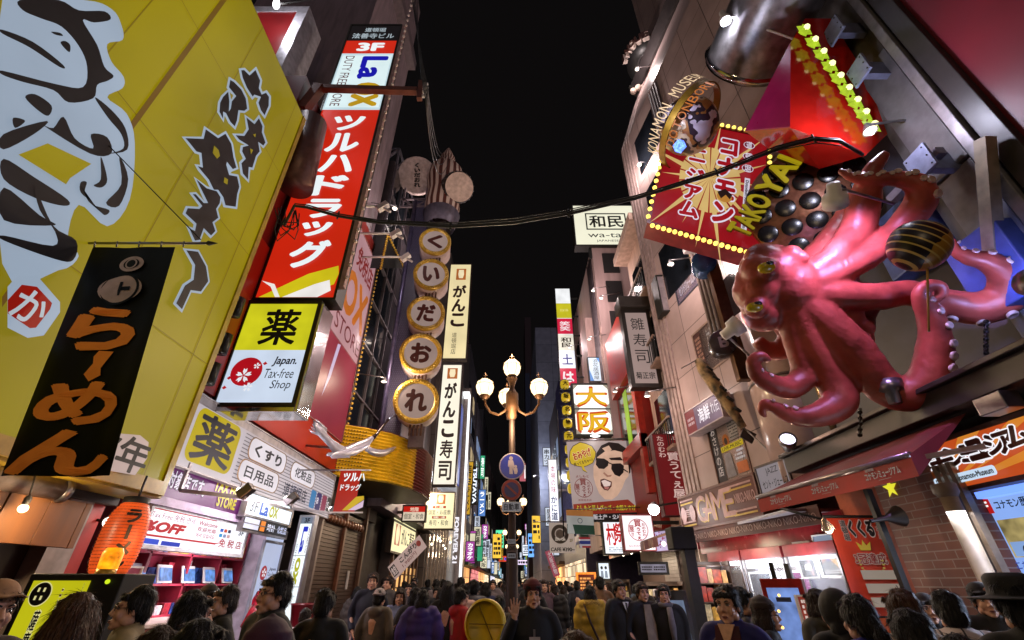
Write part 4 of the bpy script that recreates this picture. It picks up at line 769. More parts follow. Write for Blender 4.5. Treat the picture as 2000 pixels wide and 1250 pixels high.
# ================================================================== far left row
R = random.Random(11)
FARC = ['3a3238', '4a4046', '2c2a30', '54484a', '40383a']
cols = ['d8e0f0', 'b02a48', '38a878', 'd0a030', 'd05a30', '5a88d0', 'b048a8', 'e8e0c0', '30a0c0', 'a0c048']
LABC = dict(zip(cols, ('white', 'crimson', 'mint green', 'amber', 'orange', 'sky blue', 'magenta', 'cream', 'turquoise', 'lime')))
KAN = ['寿司', '居酒屋', '薬局', '道頓堀', '焼肉', 'カラオケ', '串カツ', 'ラーメン', '喫茶', '酒場', '大阪', 'たこ焼']
def far_building(side, y0, y1, h, k):
    x0, x1 = (-14, -4.9 + R.uniform(-.2, .3)) if side < 0 else (4.9 + R.uniform(-.3, .2), 14)
    r = building('far_building', '%s building with lit shopfront %s down the %s row of the street' % (('narrow dark', 'plain grey', 'brownish', 'tall slate', 'pale')[k % 5], ('a little way', 'midway', 'well', 'far', 'very far', 'deep', 'farthest')[min(k, 6)], 'left' if side < 0 else 'right'), x0, y0, 0, x1, y1 - .15, h, pm(FARC[k % 5], .6, scale=1))
    xf = x1 if side < 0 else x0; dx = .06 if side < 0 else -.06; n = 0
    for z in [4.5 + i * 3.1 for i in range(int((h - 5) / 3.1))]:
        for y in [y0 + .8 + j * 2.6 for j in range(int((y1 - y0 - 1) / 2.6))]:
            if n > 22: continue
            n += 1; lit = R.random() < .45
            part('window', r, lambda b: b.box(min(xf, xf + dx), y, z, max(xf, xf + dx), y + 1.9, z + 1.7, em(R.choice(['c8b088', '8898b8', 'd8c0a0', '6a88c0']), R.uniform(.25, .8), .3, 2) if lit else WIN))
    part('shopfront', r, lambda b: b.box(min(xf, xf + dx), y0 + .4, .2, max(xf, xf + dx), y1 - .6, 3.1, emgrid(R.choice(['f0d8b0', 'd8d8f0', 'ffb870', 'e08080']), 'y', R.choice([.5, .9, 1.3]), R.choice([.45, .8, 1.1]), 1.3)))
    part('canopy', r, lambda b: b.box(min(xf, xf + dx * 14), y0 + .3, 3.15, max(xf, xf + dx * 14), y1 - .5, 3.4, pm(R.choice(['5a1a1a', '2a2a30', '1a3a2a', '4a3018']))))
    return xf
def far_sign(side, xf, y, z, wd, h, c, k, tx=None):
    x = xf if side < 0 else xf - wd - .15
    if side < 0: x = xf + .15
    S = Sign('projecting_sign', '%s lit upright sign %s %s in the far %s row' % (LABC[c], 'lettered' if tx else 'blank', SPOT[k % len(SPOT)], 'left' if side < 0 else 'right'), 'sign', (x, y, z), (wd, 0, 0), (0, 0, h), em(c, .9, .2, .6), BLK, depth=.25, rim=.06, group='small lit signs down the street')
    if tx: S.text(tx, .15, .08, .85, .92, pm('1a1420') if c in ('d8e0f0', 'd0a030', 'e8e0c0', 'a0c048') else em('ffffff', 1.2), .05, vert=True); S.done()
    part('bracket', S.root, lambda b: b.bar((x + wd / 2, y + .1, z + h * .8), (xf, y + .1, z + h * .8), .08, BLK))
SPOT = ['low above the awnings', 'at second floor height', 'at third floor height', 'high on the facade', 'highest on the facade', 'over the shopfront', 'near a dark window', 'above a canopy', 'beside a pale wall', 'by a street lamp', 'close to the crowd', 'above the crowd']
def far_row(side, ys, hs):
    k = 0; n = 0
    for i in range(len(ys) - 1):
        if hs[i] == 0: continue
        xf = far_building(side, ys[i], ys[i + 1], hs[i], i)
        for j in range(5):
            y = R.uniform(ys[i] + .5, ys[i + 1] - .5); z = R.choice([3.6, 4.2, 5.5, 7.5, 9.5, 12, 14.5]) ; c = R.choice(cols + ['d8e0f0'] * 6 + ['e8e0c0'] * 2)
            far_sign(side, xf, y, z, R.uniform(.5, .95), R.uniform(1.2, 3.4), c, n, R.choice(KAN) if R.random() < .8 else None); n += 1
far_row(-1, [46.5, 58, 72, 88, 108, 135, 175, 240], [26, 23, 27, 25, 24, 28, 30])
# ================================================================== RIGHT: slanted white tile building
FR = ((4.9, 12.8), (6.3, 4.5)); FG = ((4.55, 12.6), (5.7, 5.8))
def fx(y): return 4.9 + (12.8 - y) * 1.4 / 8.3
TW = tiles('a08c88', '4a3c3a', 'y', 1.15, 1.15, .012, .35, var=.06)
tb = thing('tiled_building', 'tall pale tiled building with a slanted upper facade on the right', 'building', (8, 9, 0))
prof = [(0, 3.2), (0, 18.1), (1.35, 22.3), (2.3, 27), (2.3, 36), (9, 36), (9, 3.2)]
def prism2(b, pr, y0, y1, m):
    n = len(pr); P = [Vector((fx(y0) + x, y0, z)) for x, z in pr] + [Vector((fx(y1) + x, y1, z)) for x, z in pr]
    b.mesh(P, [tuple(range(n)), tuple(range(2 * n - 1, n - 1, -1))] + [(i, (i + 1) % n, n + (i + 1) % n, n + i) for i in range(n)], m)
part('wall', tb, lambda b: prism2(b, prof, 13.0, 3.6, TW))
part('corner_ribs', tb, lambda b: [prism2(b, [(-.04 - .0, 3.2), (-.04, 18.1), (1.31, 22.3), (1.6, 22.3), (.3, 18.1), (.3, 3.2)], 13.02 - k * .2, 12.9 - k * .2, pm('9a8682', .4)) for k in range(4)])
for k in range(4): part('pipe', tb, lambda b: b.tube([(fx(10.2 - k * .16) - .06, 10.2 - k * .16, 7.2), (fx(10.2 - k * .16) - .06, 10.2 - k * .16, 17.8)], .045, pm('6a5c5a', .5)))
for k in range(4): part('air_conditioner', tb, lambda b: b.box(fx(9.6) - .5, 9.2 - (k % 2) * 1.1, 9.8 + (k // 2) * 2.6, fx(9.6) + .2, 10 - (k % 2) * 1.1, 10.5 + (k // 2) * 2.6, pm('7a7270', .5)), .015)
part('ledge', tb, lambda b: prism2(b, [(1.2, 22.2), (1.0, 22.9), (2.6, 22.9), (2.6, 22.2)], 13.1, 4, pm('2a2424')))
for k in range(3): part('window', tb, lambda b: prism2(b, [(-.03, 9.5 + k * 2.9), (-.03, 11.4 + k * 2.9), (.3, 11.4 + k * 2.9), (.3, 9.5 + k * 2.9)], 11.9, 10.4, WIN))
part('window', tb, lambda b: prism2(b, [(-.03, 6.6), (-.03, 8.4), (.3, 8.4), (.3, 6.6)], 9.3, 7.6, pm('1a1210', .1, spec=.9)))
# round building sign
c = PY(1270, 122, 12.4); rs = thing('round_building_sign', 'dark round sign with raised letters around its rim high on the tiled building', 'sign', c)
Rr = 1.12
part('drum', rs, lambda b: b.lathe(c, [(.3, 0), (Rr, 0), (Rr, .15), (Rr * .8, .18), (.001, .2)], pm('141214', .4), 40)); part('underside_ring', rs, lambda b: b.lathe(c, [(.55, -.01), (.58, -.04), (.62, -.01)], pm('4a4446', .4), 40)); part('mount', rs, lambda b: b.bar(c + Vector((0, 0, .1)), c + Vector((1.5, .4, .1)), .3, DARK))
for k, ch in enumerate('INOUE BLDG'):
    if ch == ' ': continue
    a = radians(-176 + k * 15.5)
    def rl(b):
        vs, fs = textmesh(ch, .06); lx, hx = min(p[0] for p in vs), max(p[0] for p in vs); ly, hy = min(p[1] for p in vs), max(p[1] for p in vs)
        P = []
        for dr in (.22, .02):
            for x, y in vs:
                aa = a + ((x - lx) / max(hx - lx, .3) - .5) * .26; r = Rr + dr; P.append(c + Vector((r * cos(aa), r * sin(aa), -.05 + (y - ly) / (hy - ly) * .55)))
        n = len(vs); b.mesh(P[:n], fs, pm('5a3a34', .4)); b.mesh(P[n:], fs, pm('5a3a34', .4))
        ed = {}
        for f in fs:
            for i in range(len(f)):
                e = (f[i], f[(i + 1) % len(f)]); ed[e] = 1
        b.mesh(P, [(i, j, n + j, n + i) for (i, j) in ed if (j, i) not in ed], pm('b0a098', .4))
    part('letter', rs, rl, flip=False)
S = sgY('upright_sign', 'pale upright company sign hanging under the dark round sign', 'sign', 12.2, (1312, 262), (1338, 152), em('8a8090', .8, .1), BLK, depth=.3, rim=.08); S.text('(株)', .2, .85, .8, .95, INK, .03); S.text('ニコ', .25, .55, .8, .82, INK, .03, vert=True); S.done()
c = PY(1248, 165, 12.5); bo = thing('bulb_cluster', 'cluster of pale round lamps beside the dark round sign', 'lamp cluster', c); [part('globe', bo, lambda b: b.ball(c + Vector((-.35 + .22 * k, -.1 * (k % 2), -.3 - .12 * abs(k - 2))), .16, pm('a89488', .3), 10, 7)) for k in range(5)]; part('bar', bo, lambda b: b.bar(c + Vector((-.5, 0, -.2)), c + Vector((1.8, .3, -.2)), .1, DARK))
# chrome cylinder overhead
q0 = PX(1452, 128, 5.0); cc = thing('chrome_cylinder', 'large polished chrome cylinder jutting along the facade overhead', 'cylinder', q0)
part('shell', cc, lambda b: (b.tube([q0, q0 + Vector((.3, -5.5, 0))], .8, pm('8e8c90', .34, .92, var=.3), 40, cap=False), b.lathe(q0 + Vector((0, -.05, 0)), [(.8, 0), (.86, -.06), (.8, -.12)], CHROME, 40, (0, 1, 0)), b.lathe(q0, [(.001, 0), (.8, 0)], pm('221c1a', .4), 40, (0, 1, 0)))); part('bracket', cc, lambda b: b.box(q0.x, q0.y - 3, q0.z - .3, q0.x + 3, q0.y - 2.6, q0.z + .3, DARK))
p = PX(1418, 42, 4.1); fl = thing('spotlight', 'lit white spotlight on a long wire arm before the chrome cylinder', 'spotlight', p)
part('housing', fl, lambda b: b.lathe(p, [(.1, .02), (.1, .1), (.06, .16), (.05, .34), (.001, .35)], WHT, 16)); part('lens', fl, lambda b: b.lathe(p, [(.001, 0), (.092, .015)], em('e8e8ff', 12, 0), 16)); part('arm', fl, lambda b: b.tube([p + Vector((0, 0, .3)), PX(1560, 80, 5.2)], .02, WHT, 6))
lamp('spot_light', p + Vector((0, 0, -.06)), 300, (.92, .9, 1), .08, 'SPOT', aim=PX(1330, 120, 6.5), spot=125)
# ================================================================== museum building: red wall, pilaster, brackets
mb_ = building('museum_building', 'near right museum building with a big dark red upper wall', 6.0, -4, 3.5, 12, 3.36, 15, pm('6a1424', .45, var=.15, scale=1))
STN = pm('55504f', .5, var=.4, scale=3, bump=.2)
part('pilaster', mb_, lambda b: (b.box(6.02, 3.38, 3.5, 7.5, 4.6, 15, STN), b.box(5.9, 3.36, 3.5, 6.05, 3.62, 15, pm('2a2626', .4)), b.box(5.86, 3.66, 3.5, 6.0, 3.8, 15, pm('8a868a', .35, .5)), b.box(5.93, 3.85, 3.6, 6.0, 4.4, 6.4, pm('66646a', .5)), b.box(5.93, 3.85, 6.46, 6.0, 4.4, 9, pm('585558', .5))), .01)
for k, (u, v) in enumerate(((1690, 138), (1812, 318), (1640, 60))):
    p = PX(u, v, 5.62); part('bracket', mb_, lambda b: (b.box(5.5, p.y - .17, p.z - .2, 5.54, p.y + .17, p.z + .2, pm('8088a8', .4, .3)), b.box(5.54, p.y - .05, p.z - .16, 6.0, p.y + .05, p.z + .16, pm('6a6e88', .4, .3)), [b.ball((5.5, p.y + a, p.z + c_), .014, BLK, 6, 4) for a in (-.13, .13) for c_ in (-.15, 0, .15)]), .004)
part('side_wall', mb_, lambda b: (b.hexa([(6.25, 4.6, 3.5), (12, 4.6, 3.5), (12, 8.2, 3.5), (fx(8.2) + .02 - .06, 8.2, 3.5), (6.25, 4.6, 9), (12, 4.6, 9), (12, 8.2, 9), (fx(8.2) - .04, 8.2, 9)], pm('3c3a44', .5, var=.5, scale=1.5))))
part('vent_box', mb_, lambda b: (b.box(5.8, 4.7, 5.6, 6.3, 5.5, 6.6, pm('4a5a8a', .4, .3)), b.box(5.7, 3.9, 4.4, 5.95, 4.6, 5.4, pm('3a4a8a', .45))), .02)
part('frame_truss', mb_, lambda b: (b.bar((5.75, 3.5, 6.3), (5.75, 4.2, 4.9), .14, pm('8a8070', .5, .3)), b.bar((5.7, 3.9, 6.6), (5.7, 4.8, 6.6), .12, pm('7a7484', .4, .3))))
# faceted red sign with star lamps
VT = {'a': PT(1572, 36, 8.4), 'b': PT(1622, 36, 8.8), 'c': PT(1752, 244, 7.2), 'd': PT(1690, 304, 6.3), 'e': PT(1543, 249, 6.9), 'f': PT(1544, 84, 7.6), 'g': PT(1455, 256, 8.0), 'h': PT(1600, 330, 7.4), 'i': PT(1500, 290, 7.8), 'j': PT(1640, 180, 10)}
_n = (VT['f'] - VT['e']).cross(VT['c'] - VT['e']).normalized()
for k_, uv_ in (('a', (1572, 36)), ('b', (1622, 36)), ('d', (1690, 304))): VT[k_] = PL(*uv_, VT['e'], _n)
fs2 = thing('faceted_star_sign', 'faceted glossy red and magenta sign box carrying a row of star lamps', 'sign', VT['e'])
GR = pm('a81810', .12, var=.1, coat=.6); GM = pm('a01a52', .3, var=.1)
part('body', fs2, lambda b: b.mesh([VT[k] for k in 'abcdefghij'], [(0, 1, 2, 3, 4, 5), (5, 4, 6), (4, 3, 7), (4, 7, 8), (4, 8, 6), (3, 2, 9), (3, 9, 7), (7, 9, 8), (8, 9, 6), (6, 9, 5), (5, 9, 0), (0, 9, 1), (1, 9, 2)], GR))
part('magenta_face', fs2, lambda b: b.prism([VT['f'], VT['e'], VT['g']], (-.01, -.02, 0), GM))
SM = em('a4c028', 1.0, .3, 8)
nrm = _n if _n.dot(EYE - VT['e']) > 0 else -_n
for k in range(9):
    t = k / 8; c = PL(1561 + 128 * t, 72 + 186 * t, VT['e'], nrm) + nrm * .12; ux = nrm.cross(Z3).normalized(); uy = ux.cross(nrm).normalized(); s_ = .15 + .02 * t
    def star(b):
        P = [c + (ux * cos(pi / 2 + i * pi / 6) + uy * sin(pi / 2 + i * pi / 6)) * (s_ if i % 2 == 0 else s_ * .52) for i in range(12)] + [c + nrm * .09, c - nrm * .08]
        b.mesh(P, [(i, (i + 1) % 12, 12) for i in range(12)] + [((i + 1) % 12, i, 13) for i in range(12)], SM); b.ball(c + nrm * .06, .05, em('f8f4a8', 1.8, 0), 8, 6)
    part('star_lamp', fs2, star)
# ---- diamond museum sign
a_, b_, c_ = PY(1270, 434, 6.4), PY(1488, 495, 6.2), PY(1498, 270, 6.2)
S = Sign('museum_sign', 'red starburst sign with white outlined katakana and bulb border', 'sign', a_, b_ - a_, c_ - b_, em('8c0f18', 1, .2, .8), pm('7a1420', .35), depth=.4, rim=.06)
YL = em('c8a868', 1)
for k in range(18):
    t = 2 * pi * k / 18 + .1; r = .5 + .12 * ((k * 7) % 3); S.poly([(.48, .48), (.48 + r * cos(t - .09) * .35, .48 + r * sin(t - .09) * .35), (.48 + r * .95 * cos(t), .48 + r * .95 * sin(t)), (.48 + r * cos(t + .09) * .35, .48 + r * sin(t + .09) * .35)], YL)
    S.poly([(.48, .48), (.48 + .3 * cos(t - .15), .48 + .3 * sin(t - .15)), (.48 + .3 * cos(t + .15), .48 + .3 * sin(t + .15))], YL)
S.text('コナモン', .53, .12, .73, .88, em('98101c', 1), .06, vert=True, outline=em('d8d0e0', 1), ow=.075); S.text('ミュージアム', .24, .1, .42, .96, em('98101c', 1), .06, vert=True, outline=em('d8d0e0', 1), ow=.075)
for k, ch in enumerate('道頓堀'): S.ell(.82, .86 - k * .115, .055, em('d8d0e0', 1)); S.ell(.82, .86 - k * .115, .048, em('6a1430', 1)); S.text(ch, .79, .825 - k * .115, .85, .895 - k * .115, em('d8d0e0', 1), .02)
S.rect(.8, .1, .85, .54, em('d0c8d8', 1)); S.text('Dotonbori Konamon-Museum', .81, .12, .84, .52, INK, .04, ang=-90); S.ell(.63, .33, .07, em('b07830', 1)); S.poly([(.56, .36), (.63, .4), (.7, .36), (.68, .32), (.64, .35), (.6, .31)], pm('2a1408')); S.done(); DS = S
LB = em('ffd860', 2.2, .2, 20)
bulb_row([S.P(-.03, (i + .5) / 16, .03) for i in range(16)] + [S.P((i + .5) / 19, -.03, .03) for i in range(19)] + [S.P(1.03, (i + .5) / 18, .03) for i in range(18)] + [S.P((i + .5) / 16, 1.03, .03) for i in range(8, 16)], .045, LB, S.root)
part('mount', S.root, lambda b: (b.bar(S.P(.9, .2, -.2), (6.2, 7, S.P(0, .2).z), .12, DARK), b.bar(S.P(.9, .8, -.2), (6.2, 7, S.P(0, .8).z), .12, DARK)))
# ---- globe with lettered ring
g0 = PY(1345, 246, 5.75); gr = 55 / F * (5.75 / ray(1345, 246).y); gl = thing('globe_sign', 'mottled globe ringed by a gold lettered band over the starburst sign', 'globe sign', g0)
GMm = bpy.data.materials.new('globe'); GMm.use_nodes = True; n = GMm.node_tree.nodes; L = GMm.node_tree.links; tx = n.new('ShaderNodeTexCoord'); nz = n.new('ShaderNodeTexNoise'); nz.inputs['Scale'].default_value = 1.5; nz.inputs['Detail'].default_value = 3; cr_ = n.new('ShaderNodeValToRGB'); cr_.color_ramp.interpolation = 'CONSTANT'
for k, (pp, hh) in enumerate(((0, 'c8c0d8'), (.44, '2c2230'), (.5, '9a6a3a'), (.56, 'c0b098'), (.62, '3a2a38'))):
    e = cr_.color_ramp.elements[k] if k < 2 else cr_.color_ramp.elements.new(pp); e.position = pp; e.color = (*lin(hh), 1)
L.new(tx.outputs['Object'], nz.inputs['Vector']); L.new(nz.outputs[0], cr_.inputs[0]); L.new(cr_.outputs[0], n['Principled BSDF'].inputs['Base Color']); n['Principled BSDF'].inputs['Roughness'].default_value = .35
part('globe', gl, lambda b: b.ball(g0, gr, GMm, 32, 20))
cr3 = cam.matrix_world; right = Vector((1, 0, 0)); upc = Vector((0, -sin(TH), cos(TH))); fwd = Vector((0, cos(TH), sin(TH)))
ga = (right * .66 + upc * .75).normalized(); gb_ = (-fwd * .85 + (right * -.75 + upc * .66) * .52).normalized(); gn = ga.cross(gb_).normalized(); gn = gn if gn.dot(upc) > 0 else -gn; RR = gr * 1.5
rp_ = lambda t, h=0, r=RR: g0 + (ga * cos(t) + gb_ * sin(t)) * r + gn * h
def band_(b):
    N = 60; vs = []; 
    for i in range(N + 1):
        t = radians(-30) + radians(250) * i / N
        vs += [rp_(t, -.1), rp_(t, .04), rp_(t, .04, RR - .03), rp_(t, -.1, RR - .03)]
    b.mesh(vs, [(4 * i + j, 4 * i + (j + 1) % 4, 4 * i + 4 + (j + 1) % 4, 4 * i + 4 + j) for i in range(N) for j in range(4)], pm('8a6a20', .4, .4))
part('band', gl, band_)
def ring_text(txt, h0, h1, t0, dt, m):
    def f(b):
        for k, ch in enumerate(txt):
            if ch == ' ': continue
            vs, fs = textmesh(ch, .0); lx, hx = min(p[0] for p in vs), max(p[0] for p in vs); ly, hy = min(p[1] for p in vs), max(p[1] for p in vs)
            b.mesh([rp_(radians(t0 - k * dt) - ((x - lx) / max(hx - lx, .2) - .5) * radians(dt * .8), h0 + (y - ly) / (hy - ly) * (h1 - h0), RR + .02) for x, y in vs], fs, m)
    part('lettering', gl, f, flip=False)
ring_text('KONAMON MUSEUM', .06, .3, 172, 9.5, em('e8c8a0', 1.1)); ring_text('DOTONBORI', -.3, -.12, 150, 11, em('b86a30', 1))
pp = PT(1322, 284, g0.y / ray(1345, 246).y - gr - .15); part('blue_flood', gl, lambda b: b.bar(pp, pp + Vector((.12, .05, .02)), .16, em('5a80ff', 3, .6, 20))); lamp('globe_light', pp + Vector((-.35, -.5, .25)), 40, (.75, .78, 1), .05)
part('post', gl, lambda b: b.tube([g0 - Vector((0, 0, gr)), DS.P(.3, 1, -.2)], .06, DARK))
# ---- takoyaki pan disc
tc = PT(1582, 392, 7.6); ax = Vector((-.45, -.82, -.25)).normalized(); tr = 112 / F * 7.6
tp_ = thing('griddle_disc', 'big round takoyaki griddle disc with black moulds and yellow lettering', 'griddle', tc)
part('plate', tp_, lambda b: b.lathe(tc, [(.001, .0), (tr, 0), (tr * 1.02, -.1), (tr, -.2)], pm('8a5a44', .35, .5, bump=.3, scale=14), 48, ax))
ux = Vector((0, 0, 1)).cross(-ax).normalized() * -1; ux = ux if ux.x > 0 else -ux; uy = ux.cross(-ax).normalized(); uy = uy if uy.z > 0 else -uy
for i in range(-2, 3):
    for j in range(-2, 3):
        if math.hypot(i, j) < 2.3: part('mould', tp_, lambda b: b.lathe(tc + (ux * i + uy * j) * tr * .38, [(tr * .165, .012), (tr * .15, .02), (.001, .016)], pm('100c0c', .25), 20, ax))
def tko(b):
    for txt, (u0, v0), (u1, v1) in (('TAKO', (1462, 470), (1512, 395)), ('YAKI', (1515, 392), (1590, 292))):
        p, q = PL(u0, v0, tc + ax * .06, ax), PL(u1, v1, tc + ax * .06, ax); d = q - p; nrm_ = ax.cross(d).normalized() * .42
        vs, fs = textmesh(txt, .05); n0 = len(textmesh(txt, 0)[0]); lx, hx = min(a[0] for a in vs), max(a[0] for a in vs); ly, hy = min(a[1] for a in vs), max(a[1] for a in vs)
        if nrm_.dot(upc) < 0: nrm_ = -nrm_
        A_ = [p + d * ((x - lx) / (hx - lx)) + nrm_ * ((y - ly) / (hy - ly)) + ax * (.1 + .002 * (i // n0)) for i, (x, y) in enumerate(vs)]; slab(b, A_, [q - ax * .09 for q in A_], fs, em('b8a414', .6, .2), pm('6a5808', .5))
part('lettering', tp_, tko, flip=False)
part('mount', tp_, lambda b: b.bar(tc - ax * .15, tc - ax * 1.2, .3, DARK))
# ================================================================== beam, awning, sign and screen of the museum
bm0, bm1 = PX(1640, 872, 5.0), PX(2040, 668, 5.0)
bmt = thing('steel_beam', 'long dark steel beam under the giant octopus', 'beam', (5.1, 5, 3.45))
part('girder', bmt, lambda b: (b.box(4.98, 2.2, 3.36, 5.5, 8.3, 3.62, pm('2c2422', .45)), b.box(4.9, 2.2, 3.62, 5.6, 8.3, 3.68, pm('3a302c', .4)), b.box(5.5, 2.2, 3.1, 6.4, 8.3, 3.6, BLK)), .01)
AWM = pm('6a1a22', .7, var=.25, scale=3, bump=.15)
va, vb = Vector((4.2, 8.08, 2.68)), Vector((4.54, 5.13, 2.68))
S = Sign('awning', 'maroon canvas awning whose red valance repeats small white logos', 'awning', va, vb - va, Z3 * .24, pm('8a1e18', .65, var=.15, scale=3), None, loc=(4.8, 6.6, 2.68))
for k in range(3):
    x = .13 + k * .33; S.text('コナモンミュージアム', x - .02, .3, x + .15, .66, em('b0a098', .35), .04); S.text('道頓堀', x - .01, .7, x + .035, .85, em('b0a098', .3), .02); S.rect(x + .04, .2, x + .1, .22, em('b0a098', .3))
S.done()
part('canvas', S.root, lambda b: (b.face([va + Z3 * .24, vb + Z3 * .24, (5.2, 4.9, 3.33), (5.2, 8.15, 3.33)], AWM), b.face([vb, vb + Z3 * .24, (5.2, 4.9, 3.33)], AWM), b.face([va, va + Z3 * .24, (5.2, 8.15, 3.33)], AWM)), flip=False)
part('front_bar', S.root, lambda b: b.tube([va + Z3 * .24, vb + Z3 * .24], .035, pm('8a8080', .3, .7)))
part('folding_arm', S.root, lambda b: b.bar(vb + Vector((.05, .1, .2)), (5.0, 4.7, 2.9), .05, pm('8a7a68', .35, .5))); part('arm_joint', S.root, lambda b: (b.box(4.9, 4.2, 3.15, 5.1, 4.5, 3.33, STEEL)), .01)
o_ = PX(1745, 981, 5.3); e_ = PX(2060, 918, 5.3); zt = PX(2000, 813, 5.3).z
S = Sign('museum_fascia', 'orange sunburst fascia sign with white outlined katakana over the takoyaki counter', 'sign', o_, (0, e_.y - o_.y - .6, 0), (0, 0, zt - o_.z), em('b8491a', 1.0, .12, 1), pm('3a1810', .5), depth=.25, rim=.05)
sx, sy = S.px(1850, 965)
for k in range(17):
    t = k * pi / 16; S.poly([(sx, sy), (sx + 1.2 * cos(t - .045), sy + 3.2 * sin(t - .045)), (sx + 1.2 * cos(t + .045), sy + 3.2 * sin(t + .045))], em('c87a28', 1)) if .1 < t < 3.05 else None
clip_ = S.mb; 
for i, v_ in enumerate(clip_.v):  # keep the rays on the board
    q = v_ - S.O; x = max(0, min(1, q.dot(S.A) / S.A.dot(S.A))); y = max(0, min(1, q.dot(S.B) / S.B.dot(S.B))); clip_.v[i] = S.P(x, y, (q.dot(S.N)))
for k, (ch, u0, v0, u1, v1) in enumerate((('コ', 1778, 948, 1812, 905), ('ナ', 1808, 945, 1845, 900), ('モ', 1838, 940, 1868, 895), ('ン', 1870, 932, 1900, 885), ('ミ', 1898, 925, 1925, 885), ('ュ', 1918, 925, 1945, 888), ('ー', 1938, 905, 1965, 895), ('ジ', 1955, 915, 1982, 868), ('ア', 1975, 905, 2000, 862), ('ム', 1996, 900, 2030, 850))):
    (x0, y0), (x1, y1) = S.px(u0, v0), S.px(u1, v1); y0, y1 = (.4, .84) if k % 2 else (.36, .8); 
    if ch == 'ー': y0, y1 = .56, .66
    S.text(ch, x0, y0 + k * .006, x1, y1 + k * .006, pm('58180e'), .05, outline=em('e8e4ea', 1.05), ow=.065)
x0 = S.px(1838, 950)[0]; x1 = S.px(1958, 920)[0]; S.rrect(x0, .08, x1, .28, em('c0d4e8', 1.05), .3); S.text('Dotonbori Konamon-Museum', x0 + .012, .12, x1 - .012, .24, INK, .04)
cx, cy = S.px(1748, 953); kk = S.w / S.h; S.poly([(cx + (.05 if i % 2 == 0 else .021) * cos(pi / 2 + i * pi / 5), cy + (.05 if i % 2 == 0 else .021) * kk * sin(pi / 2 + i * pi / 5)) for i in range(10)], em('d8d030', 1.1)); S.done()
part('tube_light', S.root, lambda b: b.box(5.32, 3.2, o_.z - .14, 5.45, 5.4, o_.z - .07, em('6a90ff', 1.6, .1)))
lamp('sign_glow', (5.0, 4.6, 2.35), 40, (.8, .85, 1), .2, 'AREA', aim=(5.0, 4.6, 0), size=(.3, 1.8))
a_, b_ = PX(1885, 1165, 5.75), PX(2060, 985, 5.75)
ytl = PX(1822, 990, 5.75).y
S = Sign('display_screen', 'large bright blue museum display screen with photos in a red frame', 'screen', (5.75, ytl, PX(1885, 1150, 5.75).z), (0, b_.y - ytl - .8, 0), (0, 0, PX(1822, 988, 5.75).z - PX(1885, 1150, 5.75).z), em('86a8ea', 1.05, .1, 1), pm('8a1418', .35), depth=.25, rim=.16)
S.rect(0, 0, .09, 1, em('5a6a90', .9)); 
for i in range(6): S.rect(.008, .04 + i * .16, .082, .17 + i * .16, em(('c09080', '7a8a9a', 'b0a080', '8a6a60', '9ab0c0', 'a08070')[i], .9, .5, 9))
S.rect(.09, 0, .24, 1, em('1a2030', .8)); S.scrib(.11, .1, .22, .95, em('c8d0e0', 1), 14, 3)
ax0 = S.px(1905, 1010); S.rect(.27, .8, .36, .97, em('b01c1c', 1)); S.text('2F', .285, .83, .345, .94, em('f0f0f0', 1.1), .04); S.text('コナモン歴史ミュージアム', .38, .83, .78, .93, pm('141a30'), .03)
S.rect(.35, .32, .62, .72, em('9a8a58', 1, .6, 6)); S.rect(.36, .33, .61, .48, em('7a98c8', 1)); S.ell(.43, .37, .022, pm('14141a'), 1.4); S.ell(.54, .37, .022, pm('14141a'), 1.4); S.rect(.64, .4, .9, .76, em('c8d4f0', 1)); S.scrib(.66, .45, .88, .72, em('50607a', .8), 5, 5); S.ell(.7, .64, .03, em('404a60', .8)); S.ell(.77, .64, .02, em('a03a30', .9))
S.text('これであなたも！コナモン通', .34, .2, .8, .28, em('30409a', 1), .03); S.scrib(.36, .04, .78, .18, em('30407a', .9), 2, 6); S.done()
lamp('screen_glow', (5.3, 4.4, 1.9), 55, (.6, .72, 1), .3, 'AREA', aim=(3.5, 4.0, 1.4), size=(1.2, .7))
gw_ = building('museum_ground_floor', 'brick ground floor of the museum with the takoyaki counter', 5.95, -3, 0, 9, 8.4, 3.1, tiles('6a3e30', '8a7468', 'y', .45, .16, .012, .5, .5))
part('brick_pier', gw_, lambda b: b.box(5.25, 5.75, .1, 5.95, 6.75, 3.1, tiles('7a4838', '907a70', 'y', .3, .095, .008, .5, .3)))
part('metal_jamb', gw_, lambda b: [b.box(5.2, 5.4 + k * .1, .1, 5.28, 5.46 + k * .1, 2.9, pm('8a7a6a', .35, .6)) for k in range(3)])
part('counter', gw_, lambda b: (b.box(4.7, 3.0, .1, 5.3, 5.9, 1.0, pm('5a3428', .5)), b.box(4.6, 2.9, 1.0, 5.35, 5.95, 1.06, STEEL)), .01)
bp = PX(1888, 1045, 5.0); bpp = thing('round_pole', 'beige round support pole standing before the blue screen', 'pole', (bp.x, bp.y, 0)); part('shaft', bpp, lambda b: b.tube([(bp.x, bp.y, 0), (bp.x, bp.y, 2.62)], .085, pm('8a7a66', .5), 18)); part('collar', bpp, lambda b: b.lathe((bp.x, bp.y, 2.5), [(.085, 0), (.12, .05), (.12, .14)], pm('6a5a4a', .5), 18))
kp = PX(1738, 1070, 4.6); bk = thing('black_post', 'slim black post with a lamp horn by the brick pier', 'post', (kp.x, kp.y, 0)); part('shaft', bk, lambda b: b.box(kp.x - .035, kp.y - .035, 0, kp.x + .035, kp.y + .035, 2.7, BLK)); part('horn', bk, lambda b: b.lathe(PX(1745, 1010, 4.6), [(.02, -.3), (.03, -.1), (.12, .08)], pm('3a3430', .4, .4), 12, (1, 0, .15)))
